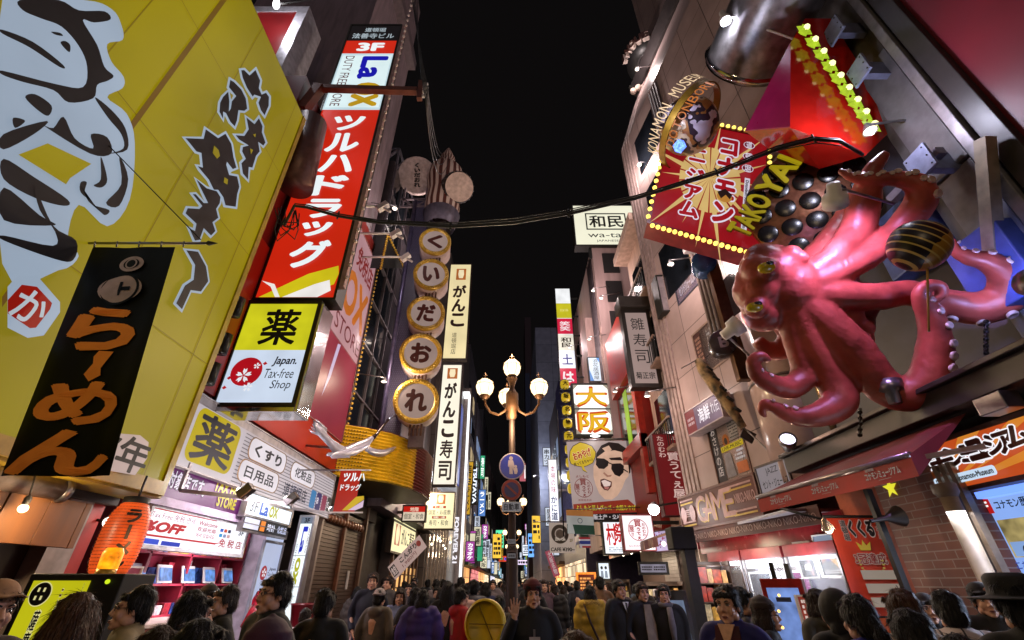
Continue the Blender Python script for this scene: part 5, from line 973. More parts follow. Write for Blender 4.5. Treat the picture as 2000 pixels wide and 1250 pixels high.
# red crown banner
S = wavy('banner', 'tall orange red banner with a gold crown and brush lettering', 'banner', PY(1668, 1205, 6.6), (PY(1715, 1007, 6.6).x - PY(1613, 1009, 6.6).x, 0, 0), Z3 * (PY(1613, 1009, 6.6).z - PY(1668, 1205, 6.6).z), pm('b83418', .55, var=.1), .012)
S.O.x = PY(1613, 1009, 6.6).x
vs_ = [S.P(i / 18, j / 18) - wloc(S.root) for j in range(19) for i in range(19)]
for i, v_ in enumerate(vs_): S.panel.data.vertices[i].co = v_
CB = em('b89a90', .45)
S.text('道頓堀', .2, .74, .32, .96, INK, .03, vert=True, outline=CB, ow=.08); S.text('くくる', .34, .78, .8, .96, INK, .07, outline=CB, ow=.09); S.text('本店', .84, .76, .94, .9, pm('8a2a18'), .02, vert=True, outline=CB, ow=.08)
S.poly([(.42, .64), (.38, .73), (.47, .69), (.51, .75), (.55, .69), (.64, .73), (.6, .64)], em('b89a30', .6)); S.text('3冠達成', .24, .5, .82, .61, pm('8a1a14'), .07, outline=CB, ow=.08)
for s_ in (-1, 1):
    for k in range(5): t = k * .25 + .2; S.ell(.51 + s_ * .2 * sin(t + .5), .53 - .1 * cos(t * 1.6 - .3), .028, em('b8a050', .5), .5, 8)
for k, tx_ in enumerate(('コナモン王座決定戦', '大阪たこ焼バトル', '道頓堀たこ焼')): S.rect(.24, .35 - k * .13, .88, .44 - k * .13, em('b8a898', .45)); S.rect(.26, .36 - k * .13, .36, .43 - k * .13, em('a88830', .5)); S.text(tx_, .4, .385 - k * .13, .85, .425 - k * .13, INK, .02)
S.done(); part('rod', S.root, lambda b: (b.tube([S.P(-.05, 1.0, 0), Vector((5.3, 6.6, S.P(0, 1).z))], .018, BLK), b.tube([S.P(-.05, 0, 0), S.P(1.05, 0, 0)], .012, BLK)))
p = PY(1618, 1034, 6.3); hl = thing('horn_lamp', 'small metal spot lamp shining on the tall orange red banner', 'lamp', p); part('shade', hl, lambda b: b.lathe(p, [(.015, .14), (.035, .12), (.08, 0)], pm('b0a090', .2, .8), 16, (-.3, -.2, 1))); part('bulb', hl, lambda b: b.ball(p, .05, em('ffe8c8', 5, 0), 10, 8)); part('arm', hl, lambda b: b.tube([p + Vector((-.03, 0, .12)), p + Vector((-.3, .4, .3)), (4.9, 8.1, p.z + .4)], .015, BLK)); lamp('banner_light', p + Vector((.05, -.15, -.02)), 9, (1, .85, .65), .04)
# ================================================================== game arcade
gb2 = building('game_arcade', 'game arcade ground floor with bright claw machines', fx(8.4) + .9, 8.4, 0, 10, 12.9, 3.3, pm('5a1a1c', .4))
part('ceiling', gb2, lambda b: (b.box(fx(12.8), 8.5, 2.75, 7, 12.8, 2.8, pm('8a8088', .4)), b.hexa([(fx(12.9), 12.9, 2.3), (6.5, 12.9, 2.3), (6.5, 8.2, 2.3), (fx(8.2), 8.2, 2.3), (fx(12.9), 12.9, 2.75), (6.5, 12.9, 2.75), (6.5, 8.2, 2.75), (fx(8.2), 8.2, 2.75)], pm('7a1a20', .25))))
S = sgV('arcade_board', 'salmon arcade board with tall gold edged letters under the round column', 'signboard', FG, (1337, 1036), (1488, 995), (1337, 972), em('804a3c', .3, .15, 1), pm('6a4a44', .4), depth=.3, rim=.05)
PKl = pm('b08a88', .5); GD = pm('b09030', .4, .3)
for k, (ch, x0, x1) in enumerate((('G', .24, .38), ('A', .36, .48), ('M', .47, .62), ('E', .6, .74))): S.text(ch, x0 + .008, .1, x1 + .008, .88, GD, .02); S.text(ch, x0, .13, x1, .91, PKl, .014)
S.text('NIKO-NIKO', .76, .4, .98, .66, PKl, .02)
for y in (.76, .86, .08, .18): S.rect(.72, y, .97, y + .05, PKl if y in (.86, .18) else GD); S.rect(.02, y, .22, y + .05, PKl if y in (.86, .18) else GD)
for x in (.05, .19): S.ell(x, .45, .04, PKl, 1.5)
S.scrib(.09, .35, .16, .6, PKl, 4); S.done()
S2 = sgV('lightbox', 'small grey jazz bar lightbox beside the arcade board', 'sign', FG, (1490, 965), (1545, 938), (1480, 915), em('8a8288', .8, .1), pm('5a5050', .4), depth=.2, rim=.04); S2.text('JAZZ', .3, .6, .7, .9, INK, .01); S2.text('セント・ジェームス', .1, .15, .95, .45, INK, .02); S2.done()
a_, b_ = PV(1345, 1068, *FG), PV(1610, 1010, *FG)
S = sgV('valance', 'dark brown valance strip printed with a repeated arcade name', 'valance', FG, (1345, 1062), (1600, 1000), (1342, 1036), pm('4a241e', .6), pm('3a201c'), depth=.04, rim=.0); S.text('NIKO-NIKO NIKO-NIKO NIKO-NIKO NIKO-NIKO NIKO-NIKO', .02, .2, .98, .62, pm('9a8078'), .0); S.done()
WL = em('f4f4ff', 1.9, .05)
def claw(x, y, k):
    ang = atan2(1.4, 8.3); r = thing('claw_machine', ('nearest', 'middle', 'far')[k] + ' white lit claw machine under the arcade valance', 'claw machine', (x, y, .1), 'claw machines')
    d = Vector((-sin(ang), cos(ang), 0)); n_ = Vector((cos(ang), sin(ang), 0)); o = Vector((x, y, .1)); w_ = 1.3
    B = lambda b, a0, a1, z0, z1, n0, n1, m: b.obox(o + d * a0 + n_ * n0 + Z3 * z0, d * (a1 - a0), n_ * (n1 - n0), Z3 * (z1 - z0), m)
    part('cabinet', r, lambda b: (B(b, 0, w_, 0, .75, 0, .9, pm('a8a0a8', .35)), B(b, 0, w_, 2.0, 2.2, 0, .9, pm('8a2a30', .35)), B(b, 0, w_, .75, 2.0, .86, .9, WL), [B(b, a0, a0 + .05, .75, 2.0, 0, .05, STEEL) for a0 in (0, w_ - .05)]), .008)
    part('light_tray', r, lambda b: B(b, .05, w_ - .05, 1.93, 1.99, .05, .85, WL)); part('glass', r, lambda b: B(b, .05, w_ - .05, .75, 2.0, .01, .02, glass('e8f0ff', .08)))
    part('claw', r, lambda b: (B(b, .1, w_ - .1, 1.78, 1.84, .4, .46, STEEL), b.tube([o + d * .5 + n_ * .43 + Z3 * 1.8, o + d * .5 + n_ * .43 + Z3 * 1.45], .02, STEEL), [b.tube([o + d * .5 + n_ * .43 + Z3 * 1.45, o + d * (.5 + s_ * .12) + n_ * .43 + Z3 * 1.36, o + d * (.5 + s_ * .03) + n_ * .43 + Z3 * 1.2], .014, STEEL, 6) for s_ in (-1, 1)]))
    for j in range(9):
        a0 = .08 + (j % 3) * .4 + R.uniform(0, .06); z0 = .78 + (j // 3) * .0; n0 = .15 + (j // 3) * .22; h_ = R.uniform(.12, .34)
        part('prize_box', r, lambda b: B(b, a0, a0 + .3, z0, z0 + h_, n0, n0 + .18, pm(R.choice(['3a80b8', 'b03a80', '2a2a30', '60606a', 'c8c0c8', '3aa0b0', 'b07a30']), .3)))
    part('poster', r, lambda b: B(b, .3, 1.0, 1.3, 1.75, .84, .855, em(R.choice(['3a90c8', 'a03a88', '303040']), .8, .5, 8)))
    c_ = o + d * .65 + n_ * .4 + Z3 * 1.85; lamp('claw_light', c_ - n_ * .7, 30, (.95, .95, 1), .2)
for k, y in enumerate((8.5, 9.85, 11.2)): claw(fx(y) - .1, y, k)
part('ceiling_spots', gb2, lambda b: [b.ball((5.6, 9 + k * .9, 2.72), .06, em('ffe8d0', 5, 0), 8, 6) for k in range(4)])
ks = PY(1520, 1130, 7.8); kk_ = thing('info_kiosk', 'tall red information kiosk with a pale blue screen before the claw machines', 'kiosk', (ks.x, 7.8, 0))
def kbox(b, a0, a1, z0, z1, n0, n1, m):
    d = Vector((.8, -.6, 0)); n_ = Vector((.6, .8, 0)); b.obox(Vector((ks.x, 7.8, 0)) + d * a0 + n_ * n0 + Z3 * z0, d * (a1 - a0), n_ * (n1 - n0), Z3 * (z1 - z0), m)
part('body', kk_, lambda b: kbox(b, -.27, .3, 0, ks.z, 0, .3, pm('8a1414', .3)), .015); part('screen', kk_, lambda b: kbox(b, -.2, .23, .6, ks.z - .12, -.012, -.002, em('6a84c0', 1, .4, 5))); part('header', kk_, lambda b: kbox(b, -.1, .1, ks.z - .3, ks.z - .24, -.018, -.014, pm('2a3048')))
part('antenna', kk_, lambda b: (kbox(b, -.1, -.04, ks.z, ks.z + .22, .1, .16, BLK), kbox(b, .1, .17, ks.z, ks.z + .2, .1, .16, pm('4a5058'))))
for k in range(5): part('lamp', kk_, lambda b: b.ball(Vector((ks.x, 7.8, 0)) + Vector((.8, -.6, 0)) * R.uniform(-.12, .15) - Vector((.6, .8, 0)) * .02 + Z3 * (.7 + k * .2), .02, em('ffc860', 3, 0), 8, 6))
FQ = ((fx(8.2) - .02, 8.2), (fx(6.8) - .02, 6.8))
ow = thing('orange_pier', 'orange painted pier carrying two dark posters beside the arcade', 'pier', (fx(7.6), 7.6, 0)); part('wall', ow, lambda b: b.hexa([(fx(8.25), 8.25, 0), (6.5, 8.25, 0), (6.5, 6.8, 0), (fx(6.8), 6.8, 0), (fx(8.25), 8.25, 3.1), (6.5, 8.25, 3.1), (6.5, 6.8, 3.1), (fx(6.8), 6.8, 3.1)], pm('a84a22', .45)))
S = sgV('poster', 'black poster with white lettering and chopsticks on the orange pier', 'poster', FQ, (1570, 1127), (1600, 1124), (1549, 1063), pm('14120f', .4), WHT, depth=.02, rim=.03); S.text('ichuzuki', .08, .74, .92, .92, WHT, .04); S.ell(.5, .28, .2, WHT, .6); S.ell(.5, .28, .15, BLK, .6); S.poly([(.5, .7), (.58, .7), (.75, .05), (.68, .05)], pm('b07868')); S.scrib(.3, .2, .7, .36, WHT, 3); S.done()
S = sgV('poster', 'night view poster with violet and yellow light streaks on the orange pier', 'poster', FQ, (1612, 1124), (1650, 1122), (1590, 1048), em('141018', .5), WHT, depth=.02, rim=.02); S.rect(0, .78, 1, 1, em('8a98b0', .8)); S.ell(.5, .45, .24, em('3a2a90', .9), .6); S.poly([(.5, .4), (.9, .15), (1, .3), (.6, .5)], em('c08830', .9)); S.poly([(.1, .3), (.35, .4), (.3, .5), (.1, .5)], em('a05030', .9)); S.scrib(.1, .04, .9, .14, em('c8c0c0', .8), 2); S.scrib(.1, .62, .5, .75, em('c8c0c0', .8), 2); S.done()
S = sgV('notice_board', 'pale grey notice board with a small round emblem low on the orange pier', 'notice board', FQ, (1610, 1220), (1680, 1216), (1585, 1132), em('8a8494', .55, .1), STEEL, depth=.03, rim=.03); S.poly([(0, .55), (.16, .55), (.12, 1), (0, 1)], em('3a2a5a', .8)); S.ell(.5, .8, .05, INK); S.scrib(.35, .66, .68, .72, INK, 1); S.done()
S = sgY('notice_board', 'white board of red menu pictures leaning by the orange pier', 'notice board', 7.4, (1582, 1260), (1612, 1165), em('a04030', .6, .5, 8), WHT, depth=.03, rim=.02); S.scrib(.1, .5, .9, .95, em('d8c8c0', .8), 4, 9); S.done()
# round white column, chrome column, blade sign on the first floor
rc = thing('round_column', 'smooth white round column above the arcade board', 'column', (5.75, 8.9, 3.3)); part('shaft', rc, lambda b: b.tube([(5.9, 8.9, 3.3), (5.9, 8.9, 7.0)], .72, pm('b8a09c', .18, var=.08), 40)); part('band', rc, lambda b: b.tube([(5.9, 8.9, 5.3), (5.9, 8.9, 5.36)], .735, STEEL, 40))
for k, x in enumerate((5.75, 5.95, 6.15)): t_ = thing('chrome_pipe', ('left', 'middle', 'right')[k] + ' of three polished brass toned pipes beside the round white column', 'pipe', (x, 7.75, 3.4), 'polished pipes'); part('pipe', t_, lambda b: b.tube([(x, 7.75, 3.66), (x, 7.75, 6.5)], .085, pm('b89a78', .15, .95), 16))
q0, q1 = PY(1462, 742, 8.6), PY(1378, 470, 8.6)
bs = thing('blade_sign', 'bronze blade sign with round lettered lamps on the tiled wall', 'sign', q0); part('blade', bs, lambda b: b.box(q0.x - .2, 8.55, q0.z, q0.x + .08, 8.72, q1.z + .8, pm('6a4a30', .3, .7)), .01)
for k, (u, v, hh, ch) in enumerate(((1375, 510, '2a4a78', ''), (1412, 668, '3a3234', 'B'))):
    p = PY(u, v, 8.45); part('lamp_drum', bs, lambda b: b.lathe(p, [(.001, .03), (.26, .02), (.28, 0), (.28, -.5)], pm(hh, .25, .3), 28, (-.35, -.9, -.2)))
    if ch: 
        def bt(b):
            vs, fs = textmesh('B', .04); b.mesh([p + Vector((-.35, -.9, -.2)).normalized() * .05 + Vector((.9, -.35, 0)).normalized() * (x * .35 ) + Z3 * (y - .35) * .35 for x, y in vs], fs, pm('a89a90'))
        part('lettering', bs, bt, flip=False)
S = sgV('wall_sign', 'deep blue jazz bar sign with white and orange letters on the tiled wall', 'sign', FR, (1327, 594), (1362, 545), (1312, 524), em('22286a', .7, .15), pm('3a3a48'), depth=.15, rim=.04); S.text('JAZZ', .1, .45, .62, .92, em('b8b4c0', .9), .02); S.text('A', .27, .46, .38, .86, em('c87820', 1), .02); S.text('セントジェームス', .12, .12, .92, .36, em('c0bcc8', .9), .03); S.poly([(.7, .45), (.95, .5), (.98, .95), (.75, .9)], em('c09a70', .8)); S.scrib(.74, .55, .94, .85, pm('4a2010'), 4, 4); S.done()
S = sgY('lightbox', 'unlit grey box sign beside the deep blue jazz bar sign', 'sign', 12.0, (1296, 606), (1304, 540), pm('8a8084', .4), DARK, depth=.5, rim=.05); S.A.x = .55; S.done(); [S.panel.data.vertices[i].__setattr__('co', S.P(*v) - wloc(S.root)) for i, v in enumerate(((0, 0), (1, 0), (1, 1), (0, 1)))]
S = sgV('window_sign', 'dark arched bar window lettered in white script on the tiled wall', 'sign', FR, (1372, 735), (1432, 668), (1345, 665), pm('1c1210', .25), pm('8a7468', .4), depth=.1, rim=.05); S.text('BAR', .42, .36, .72, .5, em('b8a8a0', .7), .0); S.text('TANK', .45, .12, .9, .26, em('b8a8a0', .7), .02); S.scrib(.4, .55, .75, .9, em('b8a8a0', .6), 4, 8); S.rect(.0, 0, .22, 1, pm('3a1a14')); S.scrib(.03, .3, .19, .9, pm('8a6a5a'), 6); S.done()
S = sgV('sushi_lightbox', 'violet grey seafood lightbox with white brush letters below a ceiling lamp', 'sign', FG, (1346, 850), (1411, 803), (1338, 808), em('7a6478', .8, .3, 2), pm('b0a0a4', .4), depth=.3, rim=.03); S.text('海鮮', .38, .2, .7, .85, em('e8e0e8', 1.1), .05); S.text('れ伝', .74, .3, .95, .8, em('d8d0d8', 1), .0); S.rect(0, 0, .28, 1, em('8a4040', .8)); S.scrib(.05, .3, .24, .7, em('c0a0a0', .9), 2); S.done()
S = sgV('picture_window', 'window papered with black and gold instrument posters above the arcade board', 'poster', FR, (1406, 945), (1470, 925), (1375, 838), pm('1a1210', .2), pm('6a4a40', .4), depth=.08, rim=.04)
S.rect(0, 0, .28, 1, pm('201414')); S.text('おさけの店', .06, .1, .22, .95, em('b8a8a0', .7), .02, vert=True); S.ell(.5, .62, .1, pm('9a5a18', .3), 1.3); S.ell(.5, .62, .05, pm('2a1408'), 1.3); S.rect(.3, .46, .98, .55, em('b8a010', .8)); S.text('LIVE-MUSIC', .34, .475, .94, .535, INK, .02); S.poly([(.66, .6), (.9, .6), (.98, .98), (.62, .98)], pm('8a8688')); S.scrib(.66, .62, .92, .95, INK, 7, 11, .4); S.poly([(.32, .04), (.6, .04), (.56, .42), (.36, .42)], pm('78747a')); S.rect(.66, .05, .97, .22, pm('a85a20', .4)); S.scrib(.68, .25, .95, .43, em('c0b8b8', .7), 3, 12); S.done()
# carp streamer
k0, k1 = PY(1362, 702, 9.6), PY(1452, 835, 9.6)
kf = thing('carp_streamer', 'yellow and black carp shaped streamer hanging by its poles', 'streamer', k1)
km_ = pm('8a7250', .7, var=.9, scale=6)
part('tube_body', kf, lambda b: (b.tube([k0 + (k1 - k0) * t for t in (0, .15, .4, .7, 1)], [.08, .15, .15, .12, .08], km_, 14), [b.tube([k0 + (k1 - k0) * t + Vector((.0, -.15, 0)), k0 + (k1 - k0) * (t + .07) + Vector((.09, -.13, .02))], .035, BLK, 6) for t in (.15, .3, .45, .6, .75)])); part('tail', kf, lambda b: b.prism([k1, k1 + Vector((.25, 0, -.15)), k1 + Vector((.1, 0, -.35)), k1 + Vector((-.12, 0, -.2))], (0, .04, 0), pm('2a1a14')))
part('pole', kf, lambda b: (b.tube([k1, Vector((k1.x + .85, 9.4, 3.35))], .02, STEEL), b.tube([k0, PY(1330, 720, 9.6)], .012, STEEL)))
# ================================================================== RIGHT: middle distance
b1 = building('beige_building', 'beige building with a corner balcony behind the hanging sushi sign', 5.3, 13.3, 3.2, 12, 16.2, 14.5, pm('b89884', .6, streak=True))
for k in range(3): part('balcony', b1, lambda b: (b.box(4.85, 13.4, 5.2 + k * 2.9, 5.3, 16.1, 5.3 + k * 2.9, pm('8a7060')), [b.box(4.86, 13.4 + i * .2, 5.3 + k * 2.9, 4.89, 13.43 + i * .2, 6.1 + k * 2.9, DARK) for i in range(14)], b.box(4.84, 13.4, 6.1 + k * 2.9, 4.92, 16.1, 6.16 + k * 2.9, pm('8a7060')))); part('window', b1, lambda b: b.box(5.24, 13.7, 5.4 + k * 2.9, 5.31, 15.6, 7.4 + k * 2.9, WIN))
part('cornice', b1, lambda b: b.box(4.7, 13.2, 14.2, 5.4, 16.3, 14.6, pm('b09484')), .03)
b2 = building('red_building', 'red panelled building with a lit lime window up the right row', 5.05, 16.4, 3.2, 12, 20.3, 11.5, pm('8a1c16', .4, scale=1))
part('frame_panel', b2, lambda b: (b.box(4.8, 16.4, 9.2, 5.05, 20.2, 12.2, pm('a0281c', .35)), b.box(4.75, 16.4, 6.0, 5.05, 20.2, 6.5, pm('a0281c', .35)), b.box(4.8, 16.4, 4.4, 5.05, 16.8, 9.2, pm('a0281c', .35)))); part('window', b2, lambda b: b.box(5.0, 16.9, 6.6, 5.04, 19.9, 9.1, pm('2a2a20', .1, spec=.9))); part('lit_pane', b2, lambda b: b.box(4.98, 18.3, 6.7, 5.0, 18.9, 9.0, em('9ac030', .8, .2)))
b3 = building('grey_tower', 'tall mauve grey tower block under the square roof sign', 4.75, 20.5, 3.2, 13, 30.5, 19, pm('a88e8a', .6, streak=True, scale=2))
part('side_annex', b3, lambda b: b.box(4.3, 22.5, 3.2, 4.76, 24.5, 15.2, pm('b89a94', .6, streak=True))); part('gable', b3, lambda b: b.prism([(4.7, 20.6, 3.2), (4.7, 22.4, 3.2), (4.7, 22.4, 10.5), (4.7, 20.6, 13.5)], (.1, 0, 0), pm('9a8078', .6)))
for k in range(8): part('window', b3, lambda b: b.box(4.7, 25 + (k % 2) * 2.6, 5 + (k // 2) * 3.2, 4.76, 26.4 + (k % 2) * 2.6, 6.8 + (k // 2) * 3.2, WIN))
for k in range(3): part('window', b3, lambda b: b.box(5.3, 20.44, 13 + k * 2.0, 6.2, 20.5, 14.4 + k * 2.0, pm('1a1414')))
for k in range(4): part('pipe', b3, lambda b: b.tube([(4.7, 21 + k * .35, 5), (4.7, 21 + k * .35, 18.6)], .06, pm('5a5054', .5)))
for k in range(6): part('air_conditioner', b3, lambda b: b.box(4.1, 26.8 + (k % 2) * 1.5, 5.2 + (k // 2) * 3.1, 4.76, 27.7 + (k % 2) * 1.5, 6 + (k // 2) * 3.1, pm('8a8280', .5)), .015)
S = sgY('roof_sign', 'square cream lit roof sign with a boxed black emblem high above the right row', 'sign', 20.3, (1126, 478), (1246, 402), em('e6e4cc', 1.1, .06, .4), DARK, depth=.6, rim=.08)
S.rect(.17, .37, .78, .8, INK); S.rect(.19, .4, .76, .77, em('e6e4cc', 1.1)); S.text('和民', .22, .43, .73, .74, INK, .07); S.text('wa-tami', .18, .18, .88, .3, INK, 0); S.text('JAPANESE DINING', .3, .06, .9, .12, INK, 0); S.done()
part('posts', S.root, lambda b: (b.bar(S.P(.2, 0, -.3), S.P(.2, -.25, -.3), .15, DARK), b.bar(S.P(.8, 0, -.3), S.P(.8, -.25, -.3), .15, DARK)))
S = sgY('tower_sign', 'tall stack of six coloured lit tenant panels above the yellow lanterns', 'sign', 27, (1096, 757), (1112, 564), em('e0e4ea', 1.05), DARK, depth=.3, rim=.05)
for k, (c, t, tc_) in enumerate((('e4e6e8', '', ''), ('b8b020', 'にじゅうまる', 'e8e080'), ('c01c3c', '笑笑', 'f0e0e4'), ('d8d4c4', '和民', '2a1c10'), ('dce2ee', '土', '1a2070'), ('c41c40', 'は', 'f0e0e4'))):
    y1 = 1 - k * .165; S.rect(0, y1 - .16, 1, y1, em(c, 1.05))
    if t: S.text(t, .15 if k != 1 else .25, y1 - .13 if k != 1 else y1 - .09, .85 if k != 1 else .8, y1 - .03 if k != 1 else y1 - .06, em(tc_, .9), .05, vert=k in (2, 3))
S.done(); part('arm', S.root, lambda b: [b.bar(S.P(.9, .1 + .2 * i, -.15), (4.8, 27.1, S.P(0, .1 + .2 * i).z), .1, DARK) for i in range(5)])
for k, ch in enumerate('大阪名物元祖焼餃子'):
    c = PY(1103 + 1.9 * k, 751 + 25.4 * k, 22.3); l_ = thing('round_lantern', '%s yellow lantern of the column, painted with one dark red letter' % ('first second third fourth fifth sixth seventh eighth ninth'.split()[k]), 'lantern', c, 'column of yellow lanterns')
    part('body', l_, lambda b: b.lathe(c, [(.13, -.23), (.22, -.17), (.245, 0), (.22, .17), (.13, .23)], em('c0a01c', .85, .25, 6), 18)); part('caps', l_, lambda b: (b.lathe(c, [(.13, .22), (.12, .27)], BLK, 12), b.lathe(c, [(.12, -.27), (.13, -.22)], BLK, 12)))
    def lt(b):
        vs, fs = textmesh(ch, .05); lx, hx = min(p[0] for p in vs), max(p[0] for p in vs); ly, hy = min(p[1] for p in vs), max(p[1] for p in vs)
        b.mesh([c + Vector(((x - lx) / (hx - lx) - .5, 0, (y - ly) / (hy - ly) - .5)) * .27 + Vector((0, -.262, 0)) for x, y in vs], fs, pm('5a1410'))
    part('lettering', l_, lt, flip=False); part('bar', l_, lambda b: b.bar(c + Vector((-.3, .1, .29)), c + Vector((.45, .1, .29)), .04, BLK))
lr = thing('lantern_rack', 'black steel rack behind the yellow lantern column', 'rack', PY(1120, 980, 22.4)); part('uprights', lr, lambda b: [b.tube([Vector((PY(1118, 970, 22.4).x + dx, 22.42, 3.5)), Vector((PY(1118, 970, 22.4).x + dx, 22.42, 9.5))], .03, BLK) for dx in (-.5, .0)])
S = sgY('lit_sign', 'two panel white lit sign with huge orange characters in a black frame', 'sign', 20.6, (1126, 848), (1186, 752), em('f6f4ea', 1.3, .04), BLK, depth=.35, rim=.09)
ORG = bpy.data.materials.new('orange_fade'); S.rect(0, .485, 1, .515, BLK)
for ch, y0 in (('大', .53), ('阪', .02)): S.text(ch, .04, y0, .98, y0 + .44, em('c8480c', 1.0, .0), .1); S.text(ch, .1, y0 + .05, .92, y0 + .4, em('d8a818', 1.1, .0), .02)
for (x, y) in ((0, 1), (1, 1), (0, .515), (1, .515), (0, .485), (1, .485), (0, 0), (1, 0)):
    sx_ = 1 if x == 0 else -1; sy_ = -1 if y in (1, .485) else 1; S.poly([(x, y), (x + .14 * sx_, y), (x, y + .1 * sy_)], em('a8a090', .8))
S.done(); part('arms', S.root, lambda b: [b.bar(S.P(1, y, -.2), (5.1, 20.8, S.P(0, y).z), .14, BLK) for y in (.1, .5, .95)])
S = sgY('lit_sign', 'narrow upright pale blue edged lit sign above the huge orange characters', 'sign', 21.6, (1153, 744), (1174, 699), em('dce8f4', 1.1, .1), DARK, depth=.25, rim=.05); S.text('浪花居酒屋', .3, .06, .72, .95, pm('20242c'), .0, vert=True); S.poly([(0, .5), (0, 0), (.3, 0)], em('6a9ad8', 1)); S.poly([(1, .6), (1, 1), (.6, 1)], em('6a9ad8', 1)); S.done(); part('arm', S.root, lambda b: b.bar(S.P(1, .8, -.1), (5.1, 21.7, S.P(0, .8).z), .1, DARK))
S = sgY('hanging_sign', 'tall grey white sushi sign in a roofed black frame, brush letters down it', 'sign', 14.2, (1241, 749), (1261, 611), em('a08a84', .8, .1, .5), pm('1e1814', .45), depth=.35, rim=.14)
for k, ch in enumerate('雛寿司'): S.text(ch, .2, .74 - k * .235, .82, .92 - k * .235, INK, .0)
S.text('菊正宗', .08, .06, .92, .15, INK, .02); S.done(); a = S.O; part('roof', S.root, lambda b: b.box(a.x - .22, 13.95, a.z + S.h + .14, a.x + S.w + .22, 14.75, a.z + S.h + .6, pm('2a241f', .4)), .02); part('arm', S.root, lambda b: b.bar((a.x + S.w, 14.4, a.z + S.h * .85), (5.4, 14.4, a.z + S.h * .85), .12, DARK))
# ---- big face banner
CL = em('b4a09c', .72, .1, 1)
bl, br, tl = PY(1121, 1019, 19.4), PY(1254, 1013, 19.4), PY(1106, 861, 19.4)
S = Sign('face_banner', 'big cloth banner picturing a shouting man in sunglasses hung from a pole', 'banner', bl, Vector((br.x - bl.x, 0, 0)), tl - bl, CL, None)
_px = lambda P: [((1050 + x / 2.66), (780 + y / 2.66)) for x, y in P]
Pz = lambda P, m: S.ppoly(_px(P), m)
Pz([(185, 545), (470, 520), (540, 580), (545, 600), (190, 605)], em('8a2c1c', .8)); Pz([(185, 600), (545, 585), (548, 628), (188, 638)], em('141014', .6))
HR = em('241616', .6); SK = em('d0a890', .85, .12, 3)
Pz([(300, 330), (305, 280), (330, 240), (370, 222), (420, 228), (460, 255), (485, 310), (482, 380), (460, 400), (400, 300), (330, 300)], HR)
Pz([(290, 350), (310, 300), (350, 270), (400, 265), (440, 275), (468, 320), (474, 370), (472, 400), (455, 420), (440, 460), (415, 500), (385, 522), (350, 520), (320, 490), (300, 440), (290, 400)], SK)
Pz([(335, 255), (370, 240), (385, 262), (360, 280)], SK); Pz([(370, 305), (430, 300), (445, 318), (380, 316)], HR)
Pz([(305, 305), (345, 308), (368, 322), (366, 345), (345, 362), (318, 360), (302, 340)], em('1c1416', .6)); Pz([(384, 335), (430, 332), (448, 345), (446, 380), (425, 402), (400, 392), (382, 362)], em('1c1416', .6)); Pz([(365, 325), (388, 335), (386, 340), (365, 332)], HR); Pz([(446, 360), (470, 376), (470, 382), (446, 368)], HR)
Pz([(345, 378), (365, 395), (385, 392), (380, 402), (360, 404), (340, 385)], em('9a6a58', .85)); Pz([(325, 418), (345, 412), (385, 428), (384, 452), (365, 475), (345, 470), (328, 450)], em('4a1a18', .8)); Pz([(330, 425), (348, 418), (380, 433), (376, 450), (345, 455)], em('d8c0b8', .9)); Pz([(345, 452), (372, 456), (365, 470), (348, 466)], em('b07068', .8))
c = S.px(*_px([(232, 300)])[0]); 
bub = [(165, 310), (170, 270), (185, 245), (220, 225), (250, 232), (280, 245), (300, 275), (298, 300), (285, 330), (255, 345), (240, 350), (245, 365), (258, 380), (235, 368), (228, 350), (200, 345), (175, 335)]
Pz([( 232 + (x - 232) * 1.05, 300 + (y - 300) * 1.05) for x, y in bub], HR); Pz(bub, em('c8a820', .9))
S.text('おみやげ', c[0] - .15, c[1] - .02, c[0] + .15, c[1] + .09, em('b03818', .8), .06, ang=17, outline=em('e8d890', .9)); S.text('売ってるちゃ〜！', c[0] - .15, c[1] - .09, c[0] + .16, c[1] - .045, HR, .04, ang=15)
c = S.px(*_px([(238, 460)])[0])
def seal(S, cx, cy, r, m):
    S.ring(cx, cy, r * .94, r, m); k = S.w / S.h
    S.text('買', cx - r * .35, cy + r * .25 * k, cx + r * .35, cy + r * .9 * k, m, .06); S.text('屋', cx - r * .9, cy - r * .2 * k, cx - r * .4, cy + r * .4 * k, m, .05); S.text('うてぇ', cx - r * .2, cy - r * .9 * k, cx + r * .25, cy + r * .2 * k, m, .05, vert=True); S.text('たのむわ', cx + r * .4, cy - r * .6 * k, cx + r * .75, cy + r * .6 * k, m, .03, vert=True); S.text('!!', cx - r * .7, cy - r * .6 * k, cx - r * .5, cy - r * .25 * k, m, .03)
MR = em('7a2420', .75); seal(S, c[0], c[1], .14, MR); S.text('よしもと', c[0] - .1, c[1] + .125, c[0] + .1, c[1] + .155, MR, .02); S.text('道頓堀本店', c[0] - .1, c[1] - .16, c[0] + .1, c[1] - .135, MR, .0)
c = S.px(*_px([(340, 565)])[0]); S.text('よしもと芸人グッズ・大阪みやげ', .05, c[1] - .03, .93, c[1] + .035, em('c8b030', .9), .05, outline=pm('140c08')); c = S.px(*_px([(370, 612)])[0]); S.text('大阪土产・오사카 선물', .22, c[1] - .03, .9, c[1] + .03, em('c8c0c4', .9), .03); S.done()
a = S.P(-.05, 1, 0); part('pole', S.root, lambda b: (b.tube([a, Vector((5.2, 19.4, a.z + .1))], .045, pm('8a8084', .3, .7)), b.tube([S.P(-.02, 0, 0), S.P(1.02, 0, 0)], .02, DARK))); o = part('pole_lamp', S.root, lambda b: b.ball(S.P(.45, 1.04, .3), (.22, .06, .06), em('ffffff', 3, 0), 10, 6)); lamp('banner_lamp', S.P(.45, 1.02, .6), 30, (1, .95, .92), .15)
